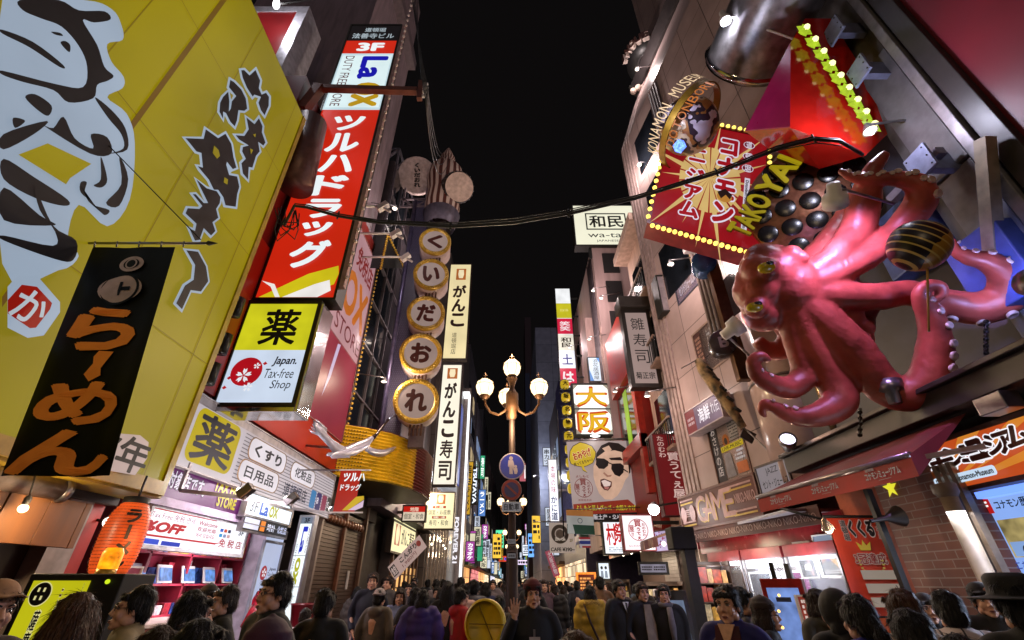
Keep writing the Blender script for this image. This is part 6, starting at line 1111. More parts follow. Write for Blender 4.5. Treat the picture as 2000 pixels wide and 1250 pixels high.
# red wall signs
S = sgY('upright_sign', 'dark red upright shop sign with pale brush letters beside the face banner', 'sign', 14.0, (1300, 1006), (1325, 849), em('6a1418', .75, .2, .8), pm('4a1014'), depth=.3, rim=.03); S.text('たのむわ', .12, .7, .38, .98, em('c8a8a0', .9), .02, vert=True); S.text('よしもと', .68, .74, .85, .98, em('c8a8a0', .9), .0, vert=True); S.text('買うてぇ屋', .4, .2, .85, .76, em('c8a8a0', .9), .05, vert=True); S.text('道頓堀', .55, .03, .95, .08, em('a88078', .9), .0); S.done(); part('arm', S.root, lambda b: b.bar(S.P(.9, .95, -.1), (5.3, 14.2, S.P(0, .95).z), .1, STEEL))
sb2 = building('souvenir_shop', 'souvenir shop ground floor with lit shelves beyond the arcade', 5.2, 13.0, 0, 11, 20.3, 3.2, pm('4a3028', .6))
S = sgY('lit_sign', 'white lit sign filled with a big red brush character by the round seal sign', 'sign', 17.5, (1183, 1081), (1221, 1020), em('e8e8ee', 1.2, .1), DARK, depth=.3, rim=.05); S.text('村', .1, .25, .55, .95, em('c01418', 1), .1); S.text('祭', .45, .35, .95, .98, em('c01418', 1), .1); S.rect(.12, .03, .95, .22, em('f0f4f8', 1.2)); S.scrib(.15, .05, .9, .2, em('8a98a8', .8), 3); S.done(); part('arm', S.root, lambda b: b.bar(S.P(1, .8, -.1), (5.2, 17.6, S.P(0, .8).z), .1, DARK))
S = sgY('seal_sign', 'white lit square sign with a round red seal of lettering', 'sign', 15.0, (1222, 1074), (1271, 1007), em('f2eaee', 1.15, .05), pm('8a3038'), depth=.3, rim=.03); seal(S, .5, .58, .34, em('a81424', 1)); S.text('なにわわちらいもん', .12, .08, .88, .14, em('a84050', 1), 0); S.done(); part('arm', S.root, lambda b: b.bar(S.P(1, .8, -.1), (5.2, 15.1, S.P(0, .8).z), .1, DARK))
S = sgV('picture_sign', 'lit panel of pink blossom branches on lilac beside the seal sign', 'sign', ((4.7, 14.2), (5.15, 13.1)), (1281, 1077), (1320, 1073), (1275, 1040), em('b8a8cc', 1, .2, 3), pm('3a2028'), depth=.2, rim=.03)
for k in range(40): x, y = R.random(), R.random(); S.poly([(x, y), (min(1, x + .07), y + .02), (min(1, x + .05), min(1, y + .1)), (x + .01, min(1, y + .06))], em(R.choice(['a02858', 'b84878', '6a3a78', '8a2040']), .9))
S.done()
p = PY(1277, 995, 13.3); fl = thing('floodlight', 'dazzling white floodlight under the dark red upright sign', 'floodlight', p); part('housing', fl, lambda b: b.lathe(p, [(.05, .3), (.14, .1), (.16, 0)], STEEL, 16, (.3, .6, .6))); part('lens', fl, lambda b: b.ball(p, .15, em('ffffff', 14, 0), 14, 10)); part('arm', fl, lambda b: b.bar(p + Vector((.05, .1, .1)), (5.3, 13.6, p.z + .3), .05, DARK)); lamp('flood', p + Vector((-.35, -.35, -.1)), 45, (1, .94, .95), .15)
ch_ = thing('checker_wall', 'red and cream checkered wall panel beside the arcade', 'wall', (5.0, 13.0, 2.4)); part('squares', ch_, lambda b: [b.box(4.85 + i * .42, 12.96, 2.0 + j * .42, 4.85 + (i + 1) * .42, 13.0, 2.0 + (j + 1) * .42, pm('8a1a1c', .4) if (i + j) % 2 else pm('b09888', .5)) for i in range(4) for j in range(4)])
# goods racks and shop clutter
def rack(name, label, x, y, w_, h, dep, cols_, seed, lit=None):
    Rr_ = random.Random(seed); r = thing(name, label, 'display rack', (x, y, 0))
    part('frame', r, lambda b: (b.box(x, y + dep - .03, .1, x + w_, y + dep, h, pm('3a2a22')), [b.box(x, y, .2 + k * (h - .3) / 5, x + w_, y + dep, .22 + k * (h - .3) / 5, pm('5a4438')) for k in range(6)], [b.box(x + a, y, .1, x + a + .04, y + dep, h, pm('4a3830')) for a in (0, w_ - .04)]))
    for k in range(5):
        xx = x + .06; z = .225 + k * (h - .3) / 5
        while xx < x + w_ - .18:
            wd = Rr_.uniform(.1, .2); hh = Rr_.uniform(.5, .9) * (h - .3) / 5; part('goods_box', r, lambda b: b.box(xx, y + .04, z, xx + wd, y + dep - .1, z + hh, pm(Rr_.choice(cols_), .35, var=.5, scale=12))); xx += wd + .015
    return r
WARM = ['c87828', 'd8a848', 'b84820', 'd8c8a0', 'a83018', 'e0b070']
rack('goods_rack', 'tall rack of orange and yellow souvenir boxes behind the three young men', 4.0, 11.6, 1.0, 2.1, .45, WARM, 3)
S = sgY('rack_header', 'pair of pale price boards over the orange souvenir rack', 'sign', 11.55, (1252, 1118), (1300, 1102), em('8a8494', .8, .2, 6), DARK, depth=.05); S.scrib(.05, .2, .95, .8, INK, 2, 7); S.done()
lamp('rack_light', (4.4, 11.1, 2.35), 22, (1, .8, .55), .2)
rack('goods_rack', 'low rack of mixed bright snacks further along the right shops', 3.9, 15.0, 1.1, 1.7, .5, WARM + ['3a6a9a', 'c8c0c0', 'b02a50'], 5); lamp('rack_light', (4.2, 14.4, 2.5), 18, (1, .85, .7), .2)
rack('goods_rack', 'distant rack of warm lit goods near the yellow puffer coat', 3.3, 20.5, 1.4, 1.8, .5, WARM, 8); lamp('rack_light', (3.6, 19.9, 2.4), 30, (1, .75, .45), .2)
S = sgY('menu_board', 'orange bulb framed menu board glowing behind the brown coat', 'menu board', 21, (1132, 1170), (1160, 1122), em('6a2010', .9), em('ff8a30', 1.3, .3, 20), depth=.1, rim=.08); S.scrib(.1, .1, .9, .9, em('ffb060', 1), 6, 4); S.done(); part('stand', S.root, lambda b: b.box(S.O.x, 21.05, 0, S.O.x + .1, 21.1, S.O.z, DARK))
S = sgY('white_poster', 'white lit poster of two black figures on the shop front', 'poster', 18.5, (1171, 1130), (1188, 1100), em('dce6f0', 1.2, .1), DARK, depth=.1); S.ell(.3, .7, .12, INK, 1.2); S.ell(.7, .7, .12, INK, 1.2); S.poly([(.15, .05), (.45, .05), (.4, .5), (.2, .5)], em('8a98a8', .9)); S.poly([(.55, .05), (.85, .05), (.8, .5), (.6, .5)], em('8a98a8', .9)); S.done(); part('stand', S.root, lambda b: b.box(S.O.x + .1, 18.55, 0, S.O.x + .2, 18.6, S.O.z, DARK))
aw = thing('striped_awning', 'dusty brown cloth awning over the souvenir shop', 'awning', (4.6, 16, 2.9)); part('canvas', aw, lambda b: b.prism([(5.2, 13.2, 3.15), (3.9, 13.2, 2.75), (3.9, 13.2, 2.7), (5.2, 13.2, 3.05)], (0, 6.9, 0), pm('7a5a48', .7, var=.5))); part('valance', aw, lambda b: [b.box(3.88, 13.2 + k * .46, 2.5, 3.9, 13.62 + k * .46, 2.72, pm('8a6a58' if k % 2 else '6a3a30', .7)) for k in range(15)])
for k in range(5): part('lamp', aw, lambda b: b.ball((4.2, 13.7 + k * 1.3, 2.6), .06, em('fff0d8', 6, 0), 8, 6))
lamp('awning_light', (4.2, 16, 2.45), 150, (1, .86, .68), .2, 'AREA', aim=(4.2, 16, 0), size=(.4, 6))
sh2 = thing('roller_shutter', 'pale grey half drawn roller shutter of the souvenir shop', 'shutter', (5.1, 16, .1)); part('slats', sh2, lambda b: [b.box(5.14, 15.7, .12 + k * .1, 5.18 + .02 * (k % 2), 17.2, .21 + k * .1, pm('7a706c', .4, .4)) for k in range(26)])
pl2 = thing('leaning_board', 'dark board with pale blue writing leaning beside the claw machines', 'board', (3.6, 9.3, 0)); q = PY(1328, 1180, 8.9); part('board', pl2, lambda b: b.obox((q.x - .3, 8.9, 0), (.55, 0, 0), (0, .35, 1.55), (0, .03, 0), pm('2a2828', .4))); part('sheet', pl2, lambda b: b.obox((q.x - .2, 8.9 + .1, .5), (.36, 0, 0), (0, .2, .9), (0, -.02, 0), em('7a8aa8', .6, .3, 8))); pk = PY(1348, 1100, 8.6)
pst = thing('shop_post', 'dark battered timber post at the corner of the arcade', 'post', (pk.x, 8.6, 0)); part('shaft', pst, lambda b: b.box(pk.x - .1, 8.5, 0, pk.x + .08, 8.7, 2.5, pm('2a221e', .5, var=.5))); part('speaker', pst, lambda b: b.box(pk.x - .3, 8.4, 2.15, pk.x + .1, 8.75, 2.5, BLK), .02)
# cafe banner, flags, white sign and far tall buildings
S = wavy('banner', 'white cafe banner with a round grey emblem and its price', 'banner', PY(1074, 1080, 24), (PY(1125, 1082, 24).x - PY(1074, 1080, 24).x, 0, 0), Z3 * (PY(1070, 1021, 24).z - PY(1074, 1080, 24).z), em('b09e92', .75, .1), .02)
S.ring(.42, .62, .2, .34, pm('4a443e', .5)); S.ell(.42, .62, .17, pm('6a645e', .5), 1); S.text('ZERO Cafe', .22, .4, .62, .5, em('c8b8a8', .8), .03); S.text('CAFE ¥390~', .04, .05, .96, .18, INK, .04); S.text('2F', .78, .36, .92, .46, pm('8a7a30'), .03); S.done(); part('rod', S.root, lambda b: b.tube([S.P(-.6, 1.03, 0), Vector((4.8, 24, S.P(0, 1.05).z))], .03, STEEL))
S = wavy('flag', 'white and dark green cloth flag hanging under the face banner', 'flag', PY(1108, 1042, 18.8), (1.05, 0, -.05), (0, 0, .85), em('a8a8a4', .6), .04); S.rect(0, 0, 1, .38, em('16382a', .7)); S.rect(0, .75, 1, 1, em('a86a30', .6)); S.ring(.5, .56, .07, .09, pm('202a50')); S.done(); part('rod', S.root, lambda b: b.tube([S.P(0, 1, 0), Vector((5.2, 18.8, S.P(0, 1.1).z))], .02, STEEL))
S = wavy('flag', 'small striped red white and blue flag beside the white cafe banner', 'flag', PY(1132, 1070, 22), (.5, 0, 0), (0, 0, .42), em('b0a8ac', .6), .02); S.rect(0, 0, 1, .18, em('8a2028', .7)); S.rect(0, .82, 1, 1, em('8a2028', .7)); S.rect(0, .34, 1, .66, em('28306a', .7)); S.done(); part('rod', S.root, lambda b: b.tube([S.P(-.1, 1.05, 0), Vector((4.8, 22, S.P(0, 1.3).z))], .015, STEEL))
S = Sign('hand_banner', 'slanting dark pink paper banner on a stick before the pale blue tower', 'banner', PY(1082, 1128, 25), PY(1094, 1123, 25) - PY(1082, 1128, 25), PY(1064, 1078, 25) - PY(1082, 1128, 25), em('a04a5a', .75), None); S.text('大阪名物', .25, .08, .8, .95, em('c8b0b0', .8), .05, vert=True); S.done(); part('stick', S.root, lambda b: b.tube([S.P(.2, 1.05, -.02), S.P(.2, -.7, -.02)], .02, BROWN))
bt_ = building('pale_blue_tower', 'plain pale blue grey panelled tower at the far right of the gap', 3.6, 60, 0, 14, 84, 36, tiles('8a90a6', '5a6074', 'x', 3, 3, .03, .5))
part('plinth', bt_, lambda b: b.box(3.5, 59.9, 0, 14, 84, 9, tiles('7a8296', '565c70', 'y', 3, 3, .03, .5)))
S = sgY('upright_sign', 'tall narrow white lit sign with red and blue brush letters on the pale blue tower', 'sign', 38, (1076, 1020), (1086, 898), em('f2f2fa', 1.3, .05), STEEL, depth=.3, rim=.05); S.text('本場の味', .2, .45, .8, .9, em('a83048', 1), .0, vert=True); S.text('かに道', .1, .03, .9, .4, em('24346a', .8), .03, vert=True); S.done(); part('arm', S.root, lambda b: b.bar(S.P(1, .5, -.1), (4.9, 38.1, S.P(0, .5).z), .15, STEEL))
bv = building('violet_block', 'dark violet ribbed block behind the yellow lantern column', 4.6, 31, 0, 13, 44, 19, pm('3a3450', .4)); part('ribs', bv, lambda b: [b.box(4.5, 31.2 + k * .6, 4, 4.6, 31.4 + k * .6, 18.6, pm('5a5a8a', .3, .5)) for k in range(21)]); part('green_net', bv, lambda b: b.box(4.3, 30.9, 4, 5.6, 30.98, 9.5, pm('1c4a3a', .7)))
part('shopfront', bv, lambda b: b.box(4.54, 31.4, .2, 4.58, 43.5, 3, emgrid('f0d8b0', 'y', .8, .7, .8)))
dk = building('slim_tower', 'slim dark rust and blue tower beyond the pale blue tower', 3.3, 100, 0, 4.9, 112, 62, pm('3a2228', .5)); part('blue_strip', dk, lambda b: b.box(3.2, 99.9, 10, 4.3, 100, 46, pm('28385a', .4)))
far_row(1, [45, 59.5, 114, 140, 175, 240], [20, 0, 26, 30, 30])
S = sgY('lit_sign', 'pink far billboard with a white upright panel beside the round blue road sign', 'sign', 120, (1015, 940), (1037, 905), em('b8606a', 1, .2, .1), DARK, depth=.5); S.rect(.4, .15, .9, .9, em('f4e8e8', 1.2)); S.done(); part('post', S.root, lambda b: b.bar(S.P(.8, .5, -.3), (5, 121, S.P(0, .5).z), .6, DARK))
S = sgY('lit_sign', 'orange red far crab shaped neon board low over the end of the street', 'sign', 150, (974, 1097), (996, 1086), em('d84828', 1.2, .6, .3), DARK, depth=.5); S.poly([(.1, .3), (.3, .9), (.4, .4)], em('40c080', 1)); S.done()
for k, (u, v, c, wd, h, Y) in enumerate(((1032, 1088, '70b0ff', 1.2, 3.4, 80), (1021, 1085, 'e8f0ff', 1.2, 1.6, 84), (1040, 1060, 'f0c040', 1, 3, 60), (962, 1090, 'f0c040', 1, 2.5, 58), (968, 1070, '50d8a0', 1, 2, 62), (985, 1094, '8060ff', 2, .6, 140), (990, 1103, 'f4e0ff', 5, .9, 110))):
    p = PY(u, v, Y); S = Sign('lit_sign', ('upright sky blue', 'white round crested', 'amber upright', 'small amber', 'mint green', 'slim violet neon', 'broad pinkish white')[k] + ' lit sign deep in the street near the crowd heads', 'sign', p, (wd, 0, 0), (0, 0, h), em(c, 1.2, .2, 1), BLK, depth=.2); S.scrib(.1, .1, .9, .9, pm('1a1420'), 4 if h > 1 else 1, k); S.done(); part('arm', S.root, lambda b: b.bar(S.P(.5, .5, -.2), Vector((5 if p.x > 0 else -5, Y + .2, S.P(0, .5).z)), .08, BLK))
# ================================================================== street lamps
LMG = em('ffe4b0', 2.6, .05, 6)
def street_lamp(y, label, real=True):
    H = 6.0; r = thing('street_lamp', label, 'street lamp', (0, y, 0), 'globe street lamps'); o = Vector((0, y, 0))
    pole_m = pm('382820', .5, .4); br_m = pm('5a3c24', .5, .4)
    part('pole', r, lambda b: (b.lathe(o, [(.19, 0), (.19, .1), (.14, .3), (.115, .9), (.11, 2.2), (.075, 2.3), (.062, 4.8), (.05, 5.5)], pole_m, 20)), )
    part('ornament', r, lambda b: (b.lathe(o, [(.06, 4.75), (.1, 4.8), (.1, 4.95), (.14, 5.0), (.14, 5.35), (.1, 5.4), (.05, 5.5), (.09, 5.65), (.13, 5.72)], br_m, 16)))
    for k, a in enumerate((0, pi, pi / 2 + .2)):
        d = Vector((cos(a), sin(a), 0)); R_ = .62; tipz = 5.42
        arm = part('arm', r, lambda b: b.tube([o + d * .1 + Z3 * 5.1, o + d * .16 + Z3 * 4.95, o + d * .3 + Z3 * 4.86, o + d * .48 + Z3 * 4.92, o + d * .6 + Z3 * 5.1, o + d * R_ + Z3 * 5.3], .028, br_m, 8))
    for k, (d, z) in enumerate(((Vector((.62, 0, 0)), 5.5), (Vector((-.62, 0, 0)), 5.5), (Vector((-.12, .6, 0)), 5.5), (Vector((0, 0, 0)), 5.98))):
        c = o + d + Z3 * z; g = part('globe', r, lambda b: b.lathe(c, [(.1, -.19), (.17, -.11), (.203, .02), (.178, .13), (.1, .195), (.001, .21)], LMG, 20))
        mb = MB(); mb.lathe(c, [(.05, -.28), (.12, -.2), (.11, -.18)], br_m, 14); mb.tube([c + Z3 * .24, c + Z3 * .38], [.025, .004], br_m, 6); mb.tube([c + Vector((-.05, 0, .31)), c + Vector((.05, 0, .31))], .008, br_m, 5)
        for q in range(6): mb.tube([c + Vector((cos(q * pi / 3) * rr, sin(q * pi / 3) * rr, zz)) for rr, zz in ((.11, -.2), (.185, -.1), (.213, .02), (.188, .14), (.1, .21))], .006, br_m, 4, cap=False)
        mb.tube([c + Vector((cos(q * pi / 8) * .21, sin(q * pi / 8) * .21, .06)) for q in range(17)], .006, br_m, 4, cap=False); mb.build('cage', g).location = (0, 0, 0)
        cg = [x for x in COL.objects if x.parent == g][0]; 
    lamp('lamp_light', o + Z3 * 6.4, 420, (1, .72, .42), .3); lamp('lamp_light', o + Z3 * 4.6 + Vector((0, -.35, 0)), 200, (1, .74, .46), .3)
    return r
street_lamp(9.5, 'nearest bronze street lamp with four caged globes and round road signs')
street_lamp(26, 'second bronze street lamp, its globes showing beside the red road sign'); street_lamp(43, 'third bronze street lamp farther along the crowded street'); street_lamp(60, 'farthest bronze street lamp, small above the crowd'); street_lamp(-6.5, 'bronze street lamp standing behind the viewer')
def disc_sign(name, label, c, r, fn):
    t = thing(name, label, 'road sign', c); part('plate', t, lambda b: b.lathe(c, [(.001, 0), (r, 0), (r, .02), (.001, .025)], pm('a8a4a8', .35, .3), 40, (0, -1, 0)))
    S = Sign('x', '', '', c + Vector((-r, -.026, -r)), (2 * r, 0, 0), (0, 0, 2 * r), WHT); bpy.data.objects.remove(S.panel); fn(S); S.done('face'); S.letters.parent = t; S.letters.location = S.root.location - t.location; bpy.data.objects.remove(S.root)
    part('clamp', t, lambda b: b.box(c.x - .06, c.y, c.z - .04, c.x + .06, 9.5, c.z + .04, STEEL)); return t
BL = pm('1a2a9a', .35, spec=.7, var=.1); WS = pm('b8a8b0', .4)
def ped(S):
    S.ell(.5, .5, .49, WS); S.ell(.5, .5, .46, BL)
    S.ell(.46, .8, .075, WS); S.poly([(.36, .72), (.54, .72), (.6, .5), (.56, .42), (.52, .5), (.53, .2), (.4, .2), (.4, .45), (.34, .5)], WS); S.ell(.64, .48, .055, WS); S.poly([(.58, .43), (.7, .43), (.72, .3), (.69, .2), (.6, .2), (.57, .32), (.5, .48), (.53, .5)], WS)
disc_sign('road_sign', 'round blue road sign of an adult walking with a child', PY(1000, 911, 9.3), .262, ped)
def nopark(S): S.ell(.5, .5, .49, pm('7a2018', .4)); S.ell(.5, .5, .36, pm('28205a', .4)); S.poly([(.22, .68), (.28, .75), (.78, .32), (.72, .25)], pm('7a2018', .4))
disc_sign('road_sign', 'round red rimmed no parking sign under the blue road sign', PY(999, 957, 9.3), .2, nopark)
S = sgY('road_plate', 'small white plate lettered for motor vehicles under the no parking sign', 'road sign', 9.3, (981, 999), (1017, 981), em('a09ca0', .45), STEEL, depth=.02, rim=.008); S.text('自動車', .08, .12, .92, .88, INK, .03); S.done()
for k, (v0, v1, tx_) in enumerate(((1062, 1053, '防犯カメラ'), (1078, 1064, 'LOVE'), (1090, 1081, '道頓堀'))):
    S = sgY('sticker', ('upper white', 'middle scrawled', 'lower white') + () and ('upper white', 'middle scrawled', 'lower white')[k] + ' sticker band round the nearest lamp pole', 'sticker', 9.35, (991, v0), (1007, v1), em('8a868a', .4) if k != 1 else pm('6a5a54', .5), STEEL, depth=.01, rim=0); S.text(tx_, .1, .2, .9, .8, INK, .04); S.done()
yd = PY(951, 1218, 6.2); yt = thing('yellow_disc', 'back of a big yellow round sign standing before the crowd', 'sign', (yd.x, 6.2, 0)); YP = pm('d0b010', .4, var=.15)
part('disc', yt, lambda b: (b.lathe(Vector((yd.x, 6.2, yd.z)), [(.001, 0), (.235, 0), (.245, .02), (.245, .09), (.22, .1)], YP, 40, (-.35, -1, .05)), [b.bar(Vector((yd.x, 6.1, yd.z)) + Vector((cos(a) * -.2, .0 + cos(a) * .07 - .005, sin(a) * .2)), Vector((yd.x, 6.1, yd.z)) + Vector((cos(a) * .2, -cos(a) * .07 - .005, -sin(a) * .2)), .012, pm('7a6408', .4)) for a in (0, 1.1)]))
part('post', yt, lambda b: (b.tube([(yd.x, 6.25, 0), (yd.x, 6.25, yd.z)], .03, YP), b.lathe((yd.x, 6.25, 0), [(.2, 0), (.2, .05), (.05, .08)], YP)))
# ================================================================== overhead wires
def sag(a, b, s_, n=24): return [a + (b - a) * (i / n) - Z3 * s_ * 4 * (i / n) * (1 - i / n) for i in range(n + 1)]
WR = pm('0d0c0d', .5)
cw = thing('street_cable', 'thick black bundled cable slung across the street overhead', 'cable', PT(880, 440, 7))
cpath = [PT(u, v, t) for u, v, t in ((555, 440, 7.6), (575, 402, 7.4), (600, 405, 7.3), (660, 422, 7.2), (740, 435, 7.1), (880, 443, 7), (1000, 436, 6.9), (1110, 418, 6.8), (1240, 388, 6.6), (1400, 338, 6.4), (1520, 290, 6.2), (1590, 272, 6.1), (1640, 276, 6.1), (1685, 302, 6.2))]
part('bundle', cw, lambda b: (b.tube(cpath, .024, WR, 8), b.tube([p + Vector((0, 0, .05)) for p in cpath], .012, WR, 6))); part('messenger_wire', cw, lambda b: b.tube([p + Z3 * (.1 * sin(i * .5)) for i, p in enumerate(cpath[3:-1])], .008, WR, 5))
for i in range(3, 12, 2): part('tie', cw, lambda b: b.tube([cpath[i] - Z3 * .06, cpath[i] + Z3 * .1], .015, WR, 5))
for k in range(4):
    a, b_ = PT(800 + k * 5, -40, 9), PT(834, 182 + 0 * k, 6.6); q = PT(862, 300, 17); c_ = thing('overhead_wire', ('first', 'second', 'third', 'fourth')[k] + ' thin wire climbing from the gooseneck bracket against the sky', 'wire', b_, 'bracket wires'); part('strand', c_, lambda b: (b.tube(sag(a, b_ + Z3 * (.1 - .09 * k), .1 + .1 * k), .009, WR, 5), b.tube(sag(b_ + Z3 * (.1 - .09 * k), q + Vector((.12 * k, 0, 0)), .3 + .35 * k), .009, WR, 5)))
hk = thing('cable_tangle', 'tangle of black cables hanging from the corner of the yellow signboard', 'cable', PT(550, 440, 7.5))
for k in range(7):
    a = PT(545 + R.uniform(-10, 15), 412 + R.uniform(-8, 12), 7.5); m_ = PT(565 + R.uniform(-25, 15), 455 + R.uniform(-20, 20), 7.5); e = PT(580 + R.uniform(-10, 6), 408 + R.uniform(0, 10), 7.4); part('loop', hk, lambda b: b.tube([a, (a + m_) / 2 + Vector((-.05, 0, -.1)), m_, (m_ + e) / 2 + Vector((.08, 0, -.1)), e], .009, WR, 6))
# ================================================================== fused organic surfaces
def fuse(mb, voxel, smooth=4, fac=.5, adapt=0):
    """weld the collected closed shapes into one continuous skin; returns a mesh in the coordinates of mb"""
    me = bpy.data.meshes.new('f'); me.from_pydata(mb.v, [], mb.f); me.update()
    bm = bmesh.new(); bm.from_mesh(me); bmesh.ops.recalc_face_normals(bm, faces=bm.faces); bm.to_mesh(me); bm.free()
    o = bpy.data.objects.new('f', me); COL.objects.link(o)
    r = o.modifiers.new('r', 'REMESH'); r.mode = 'VOXEL'; r.voxel_size = voxel; r.use_smooth_shade = True
    if smooth: s = o.modifiers.new('s', 'SMOOTH'); s.iterations = smooth; s.factor = fac
    out = bpy.data.meshes.new_from_object(o.evaluated_get(bpy.context.evaluated_depsgraph_get()))
    bpy.data.objects.remove(o); bpy.data.meshes.remove(me)
    out.polygons.foreach_set('use_smooth', [True] * len(out.polygons)); return out
# ================================================================== giant octopus
def ot(u): return 6.25 - (u - 1500) / 500 * .75
ARMS = [  # u, v, radius px, depth shift toward the viewer (m)
    [(1560, 555, 40, .05), (1625, 508, 30, .1), (1672, 450, 34, 0), (1688, 390, 30, .1), (1700, 340, 20, .2), (1718, 315, 14, .2), (1732, 298, 9, .2)],
    [(1575, 562, 36, .12), (1690, 505, 26, .15), (1740, 462, 26, .1), (1775, 425, 30, .15), (1798, 390, 30, .2), (1790, 360, 24, .25), (1750, 348, 17, .25), (1705, 350, 14, .25), (1665, 346, 11, .25), (1638, 332, 7, .25)],
    [(1580, 572, 36, .14), (1700, 580, 30, .18), (1770, 572, 28, .1), (1830, 585, 30, .2), (1900, 602, 36, .25), (1955, 588, 36, .3), (1968, 545, 32, .35), (1935, 513, 24, .4), (1895, 503, 18, .4), (1866, 488, 12, .4), (1866, 464, 5, .4)],
    [(1570, 590, 36, .15), (1660, 672, 38, .22), (1712, 742, 38, .2), (1762, 770, 38, .25), (1806, 752, 38, .3), (1824, 702, 34, .3), (1826, 650, 29, .3), (1810, 605, 22, .35), (1796, 575, 15, .4), (1812, 556, 13, .42), (1838, 560, 12, .42), (1836, 580, 9, .42), (1806, 586, 6, .42)],
    [(1555, 600, 32, .15), (1600, 690, 32, .15), (1630, 745, 36, .15), (1640, 785, 34, .25), (1600, 810, 27, .35), (1550, 812, 20, .4), (1515, 796, 14, .45), (1494, 786, 10, .45), (1487, 802, 8, .45), (1497, 815, 5, .45)],
    [(1540, 610, 30, .12), (1560, 680, 26, .1), (1572, 725, 27, .1), (1550, 755, 25, .2), (1512, 752, 22, .3), (1480, 733, 17, .35), (1471, 706, 13, .35), (1487, 694, 10, .35), (1503, 706, 6, .35)],
    [(1530, 600, 46, -.3), (1545, 650, 28, -.5), (1530, 680, 24, -.5), (1500, 684, 20, -.5), (1478, 664, 14, -.5)],
    [(1580, 545, 50, -.3), (1615, 480, 30, -.4), (1650, 430, 24, -.5), (1665, 380, 18, -.5)]]
op = PT(1600, 590, 6.0); oc = thing('octopus_sculpture', 'giant glossy red octopus sculpture clinging to the museum front', 'octopus sculpture', op)
ob = MB(); OM = pm('9c4638', .42, var=.4, scale=3, bump=.6, spec=.4)
def opt(u, v, dz): return PT(u, v, ot(u) - dz)
for A in ARMS:
    C = catmull(A, 5); ob.tube([opt(u, v, z) for u, v, r, z in C], [max(r, 3) * .9 / F * (ot(u) - z) for u, v, r, z in C], OM, 14)
def oball(u, v, r, z, sq=1.0): t = ot(u) - z; ob.ball(PT(u, v, t), r / F * t * sq, OM, 18, 12)
for (u, v, r, z) in ((1505, 540, 62, 0), (1478, 570, 44, .1), (1490, 510, 36, .1), (1540, 565, 62, 0), (1590, 575, 52, -.1), (1640, 585, 40, -.15), (1475, 525, 28, .25), (1490, 610, 40, .05), (1468, 545, 30, .12), (1500, 525, 22, .38), (1478, 600, 22, .32), (1484, 560, 34, .22), (1545, 500, 22, .2), (1565, 505, 14, .25)): oball(u, v, r, z)
def web(P, q0, q1):  # skin between two arms
    for i in range(len(P)):
        for j in range(7):
            t = j / 6; (u0, v0, r0, z0), (u1, v1, r1, z1) = P[i]; oball(u0 + (u1 - u0) * t, v0 + (v1 - v0) * t, (r0 + (r1 - r0) * t) * (.8 - .3 * sin(pi * t)), (z0 + (z1 - z0) * t) - .1 - .16 * sin(pi * t))
web([((1640, 500, 30, 0), (1650, 540, 30, 0)), ((1640, 560, 40, 0), (1650, 620, 40, .1)), ((1690, 575, 30, .05), (1668, 660, 40, .12)), ((1720, 580, 24, .05), (1690, 640, 20, .1)), ((1600, 650, 40, .1), (1650, 660, 40, .12)), ((1555, 640, 36, 0), (1590, 660, 36, .1))], 0, 0)
om = fuse(ob, .028, 5); om.materials.append(OM)
from mathutils import noise as nz_
for v_ in om.vertices: c = v_.co; v_.co = c + v_.normal * (.016 * nz_.noise(c * 3.2) + .007 * nz_.noise(c * 9) + .003 * nz_.noise(c * 24)) - op
o = bpy.data.objects.new('body', om); COL.objects.link(o); o.parent = oc
# ridges of the skin come from noise bump; eyes:
for (u, v, w_, h_, z) in ((1497, 523, 17, 10, .62), (1474, 600, 16, 9, .55)):
    t = ot(u) - z; c = PT(u, v, t); e = part('eye', oc, lambda b: b.ball(c, (w_ / F * t, .09, h_ / F * t), pm('b8a010', .15, spec=.8), 16, 10))
    part('pupil', e, lambda b: b.ball(c + Vector((.01, -.05, .01)), (w_ * .55 / F * t, .07, h_ * .5 / F * t), pm('14162a', .1, spec=.9), 12, 8))
SUK = pm('c0a8a0', .4)
smb = MB(); smb.lathe((0, 0, 0), [(.055, 0), (.06, .03), (.045, .045), (.02, .02), (.001, .02)], SUK, 12); suck0 = None
def suckers(A, i0, i1, side, step, r0):
    global suck0
    C = catmull(A, 5); P = [opt(u, v, z) for u, v, r, z in C]; n = len(P)
    acc = 0
    for i in range(int(i0 * n), int(i1 * n) - 1):
        acc += (P[i + 1] - P[i]).length
        if acc < step: continue
        acc = 0; d = (P[i + 1] - P[i]).normalized(); vw = (EYE - P[i]).normalized(); s_ = d.cross(vw).normalized() * side; s_ = (s_ * .85 + vw * .5).normalized(); rr = max(C[i][2], 3) * .9 / F * (ot(C[i][0]) - C[i][3])
        if suck0 is None: suck0 = smb.build('sucker', None); q = suck0
        else: q = suck0.copy(); COL.objects.link(q)
        q.parent = oc; q.location = P[i] + s_ * rr * .93 - op; q.rotation_euler = s_.to_track_quat('Z', 'Y').to_euler(); k = r0 * (rr / .2 + .25); q.scale = (k, k, k)
suckers(ARMS[1], .42, .99, 1, .11, .9); suckers(ARMS[2], .3, .99, 1, .12, .8); suckers(ARMS[3], .3, .75, 1, .13, .8); suckers(ARMS[1], .5, .95, .5, .12, .7); suckers(ARMS[4], .5, .85, 1, .13, .7); suckers(ARMS[5], .5, .8, 1, .14, .6)
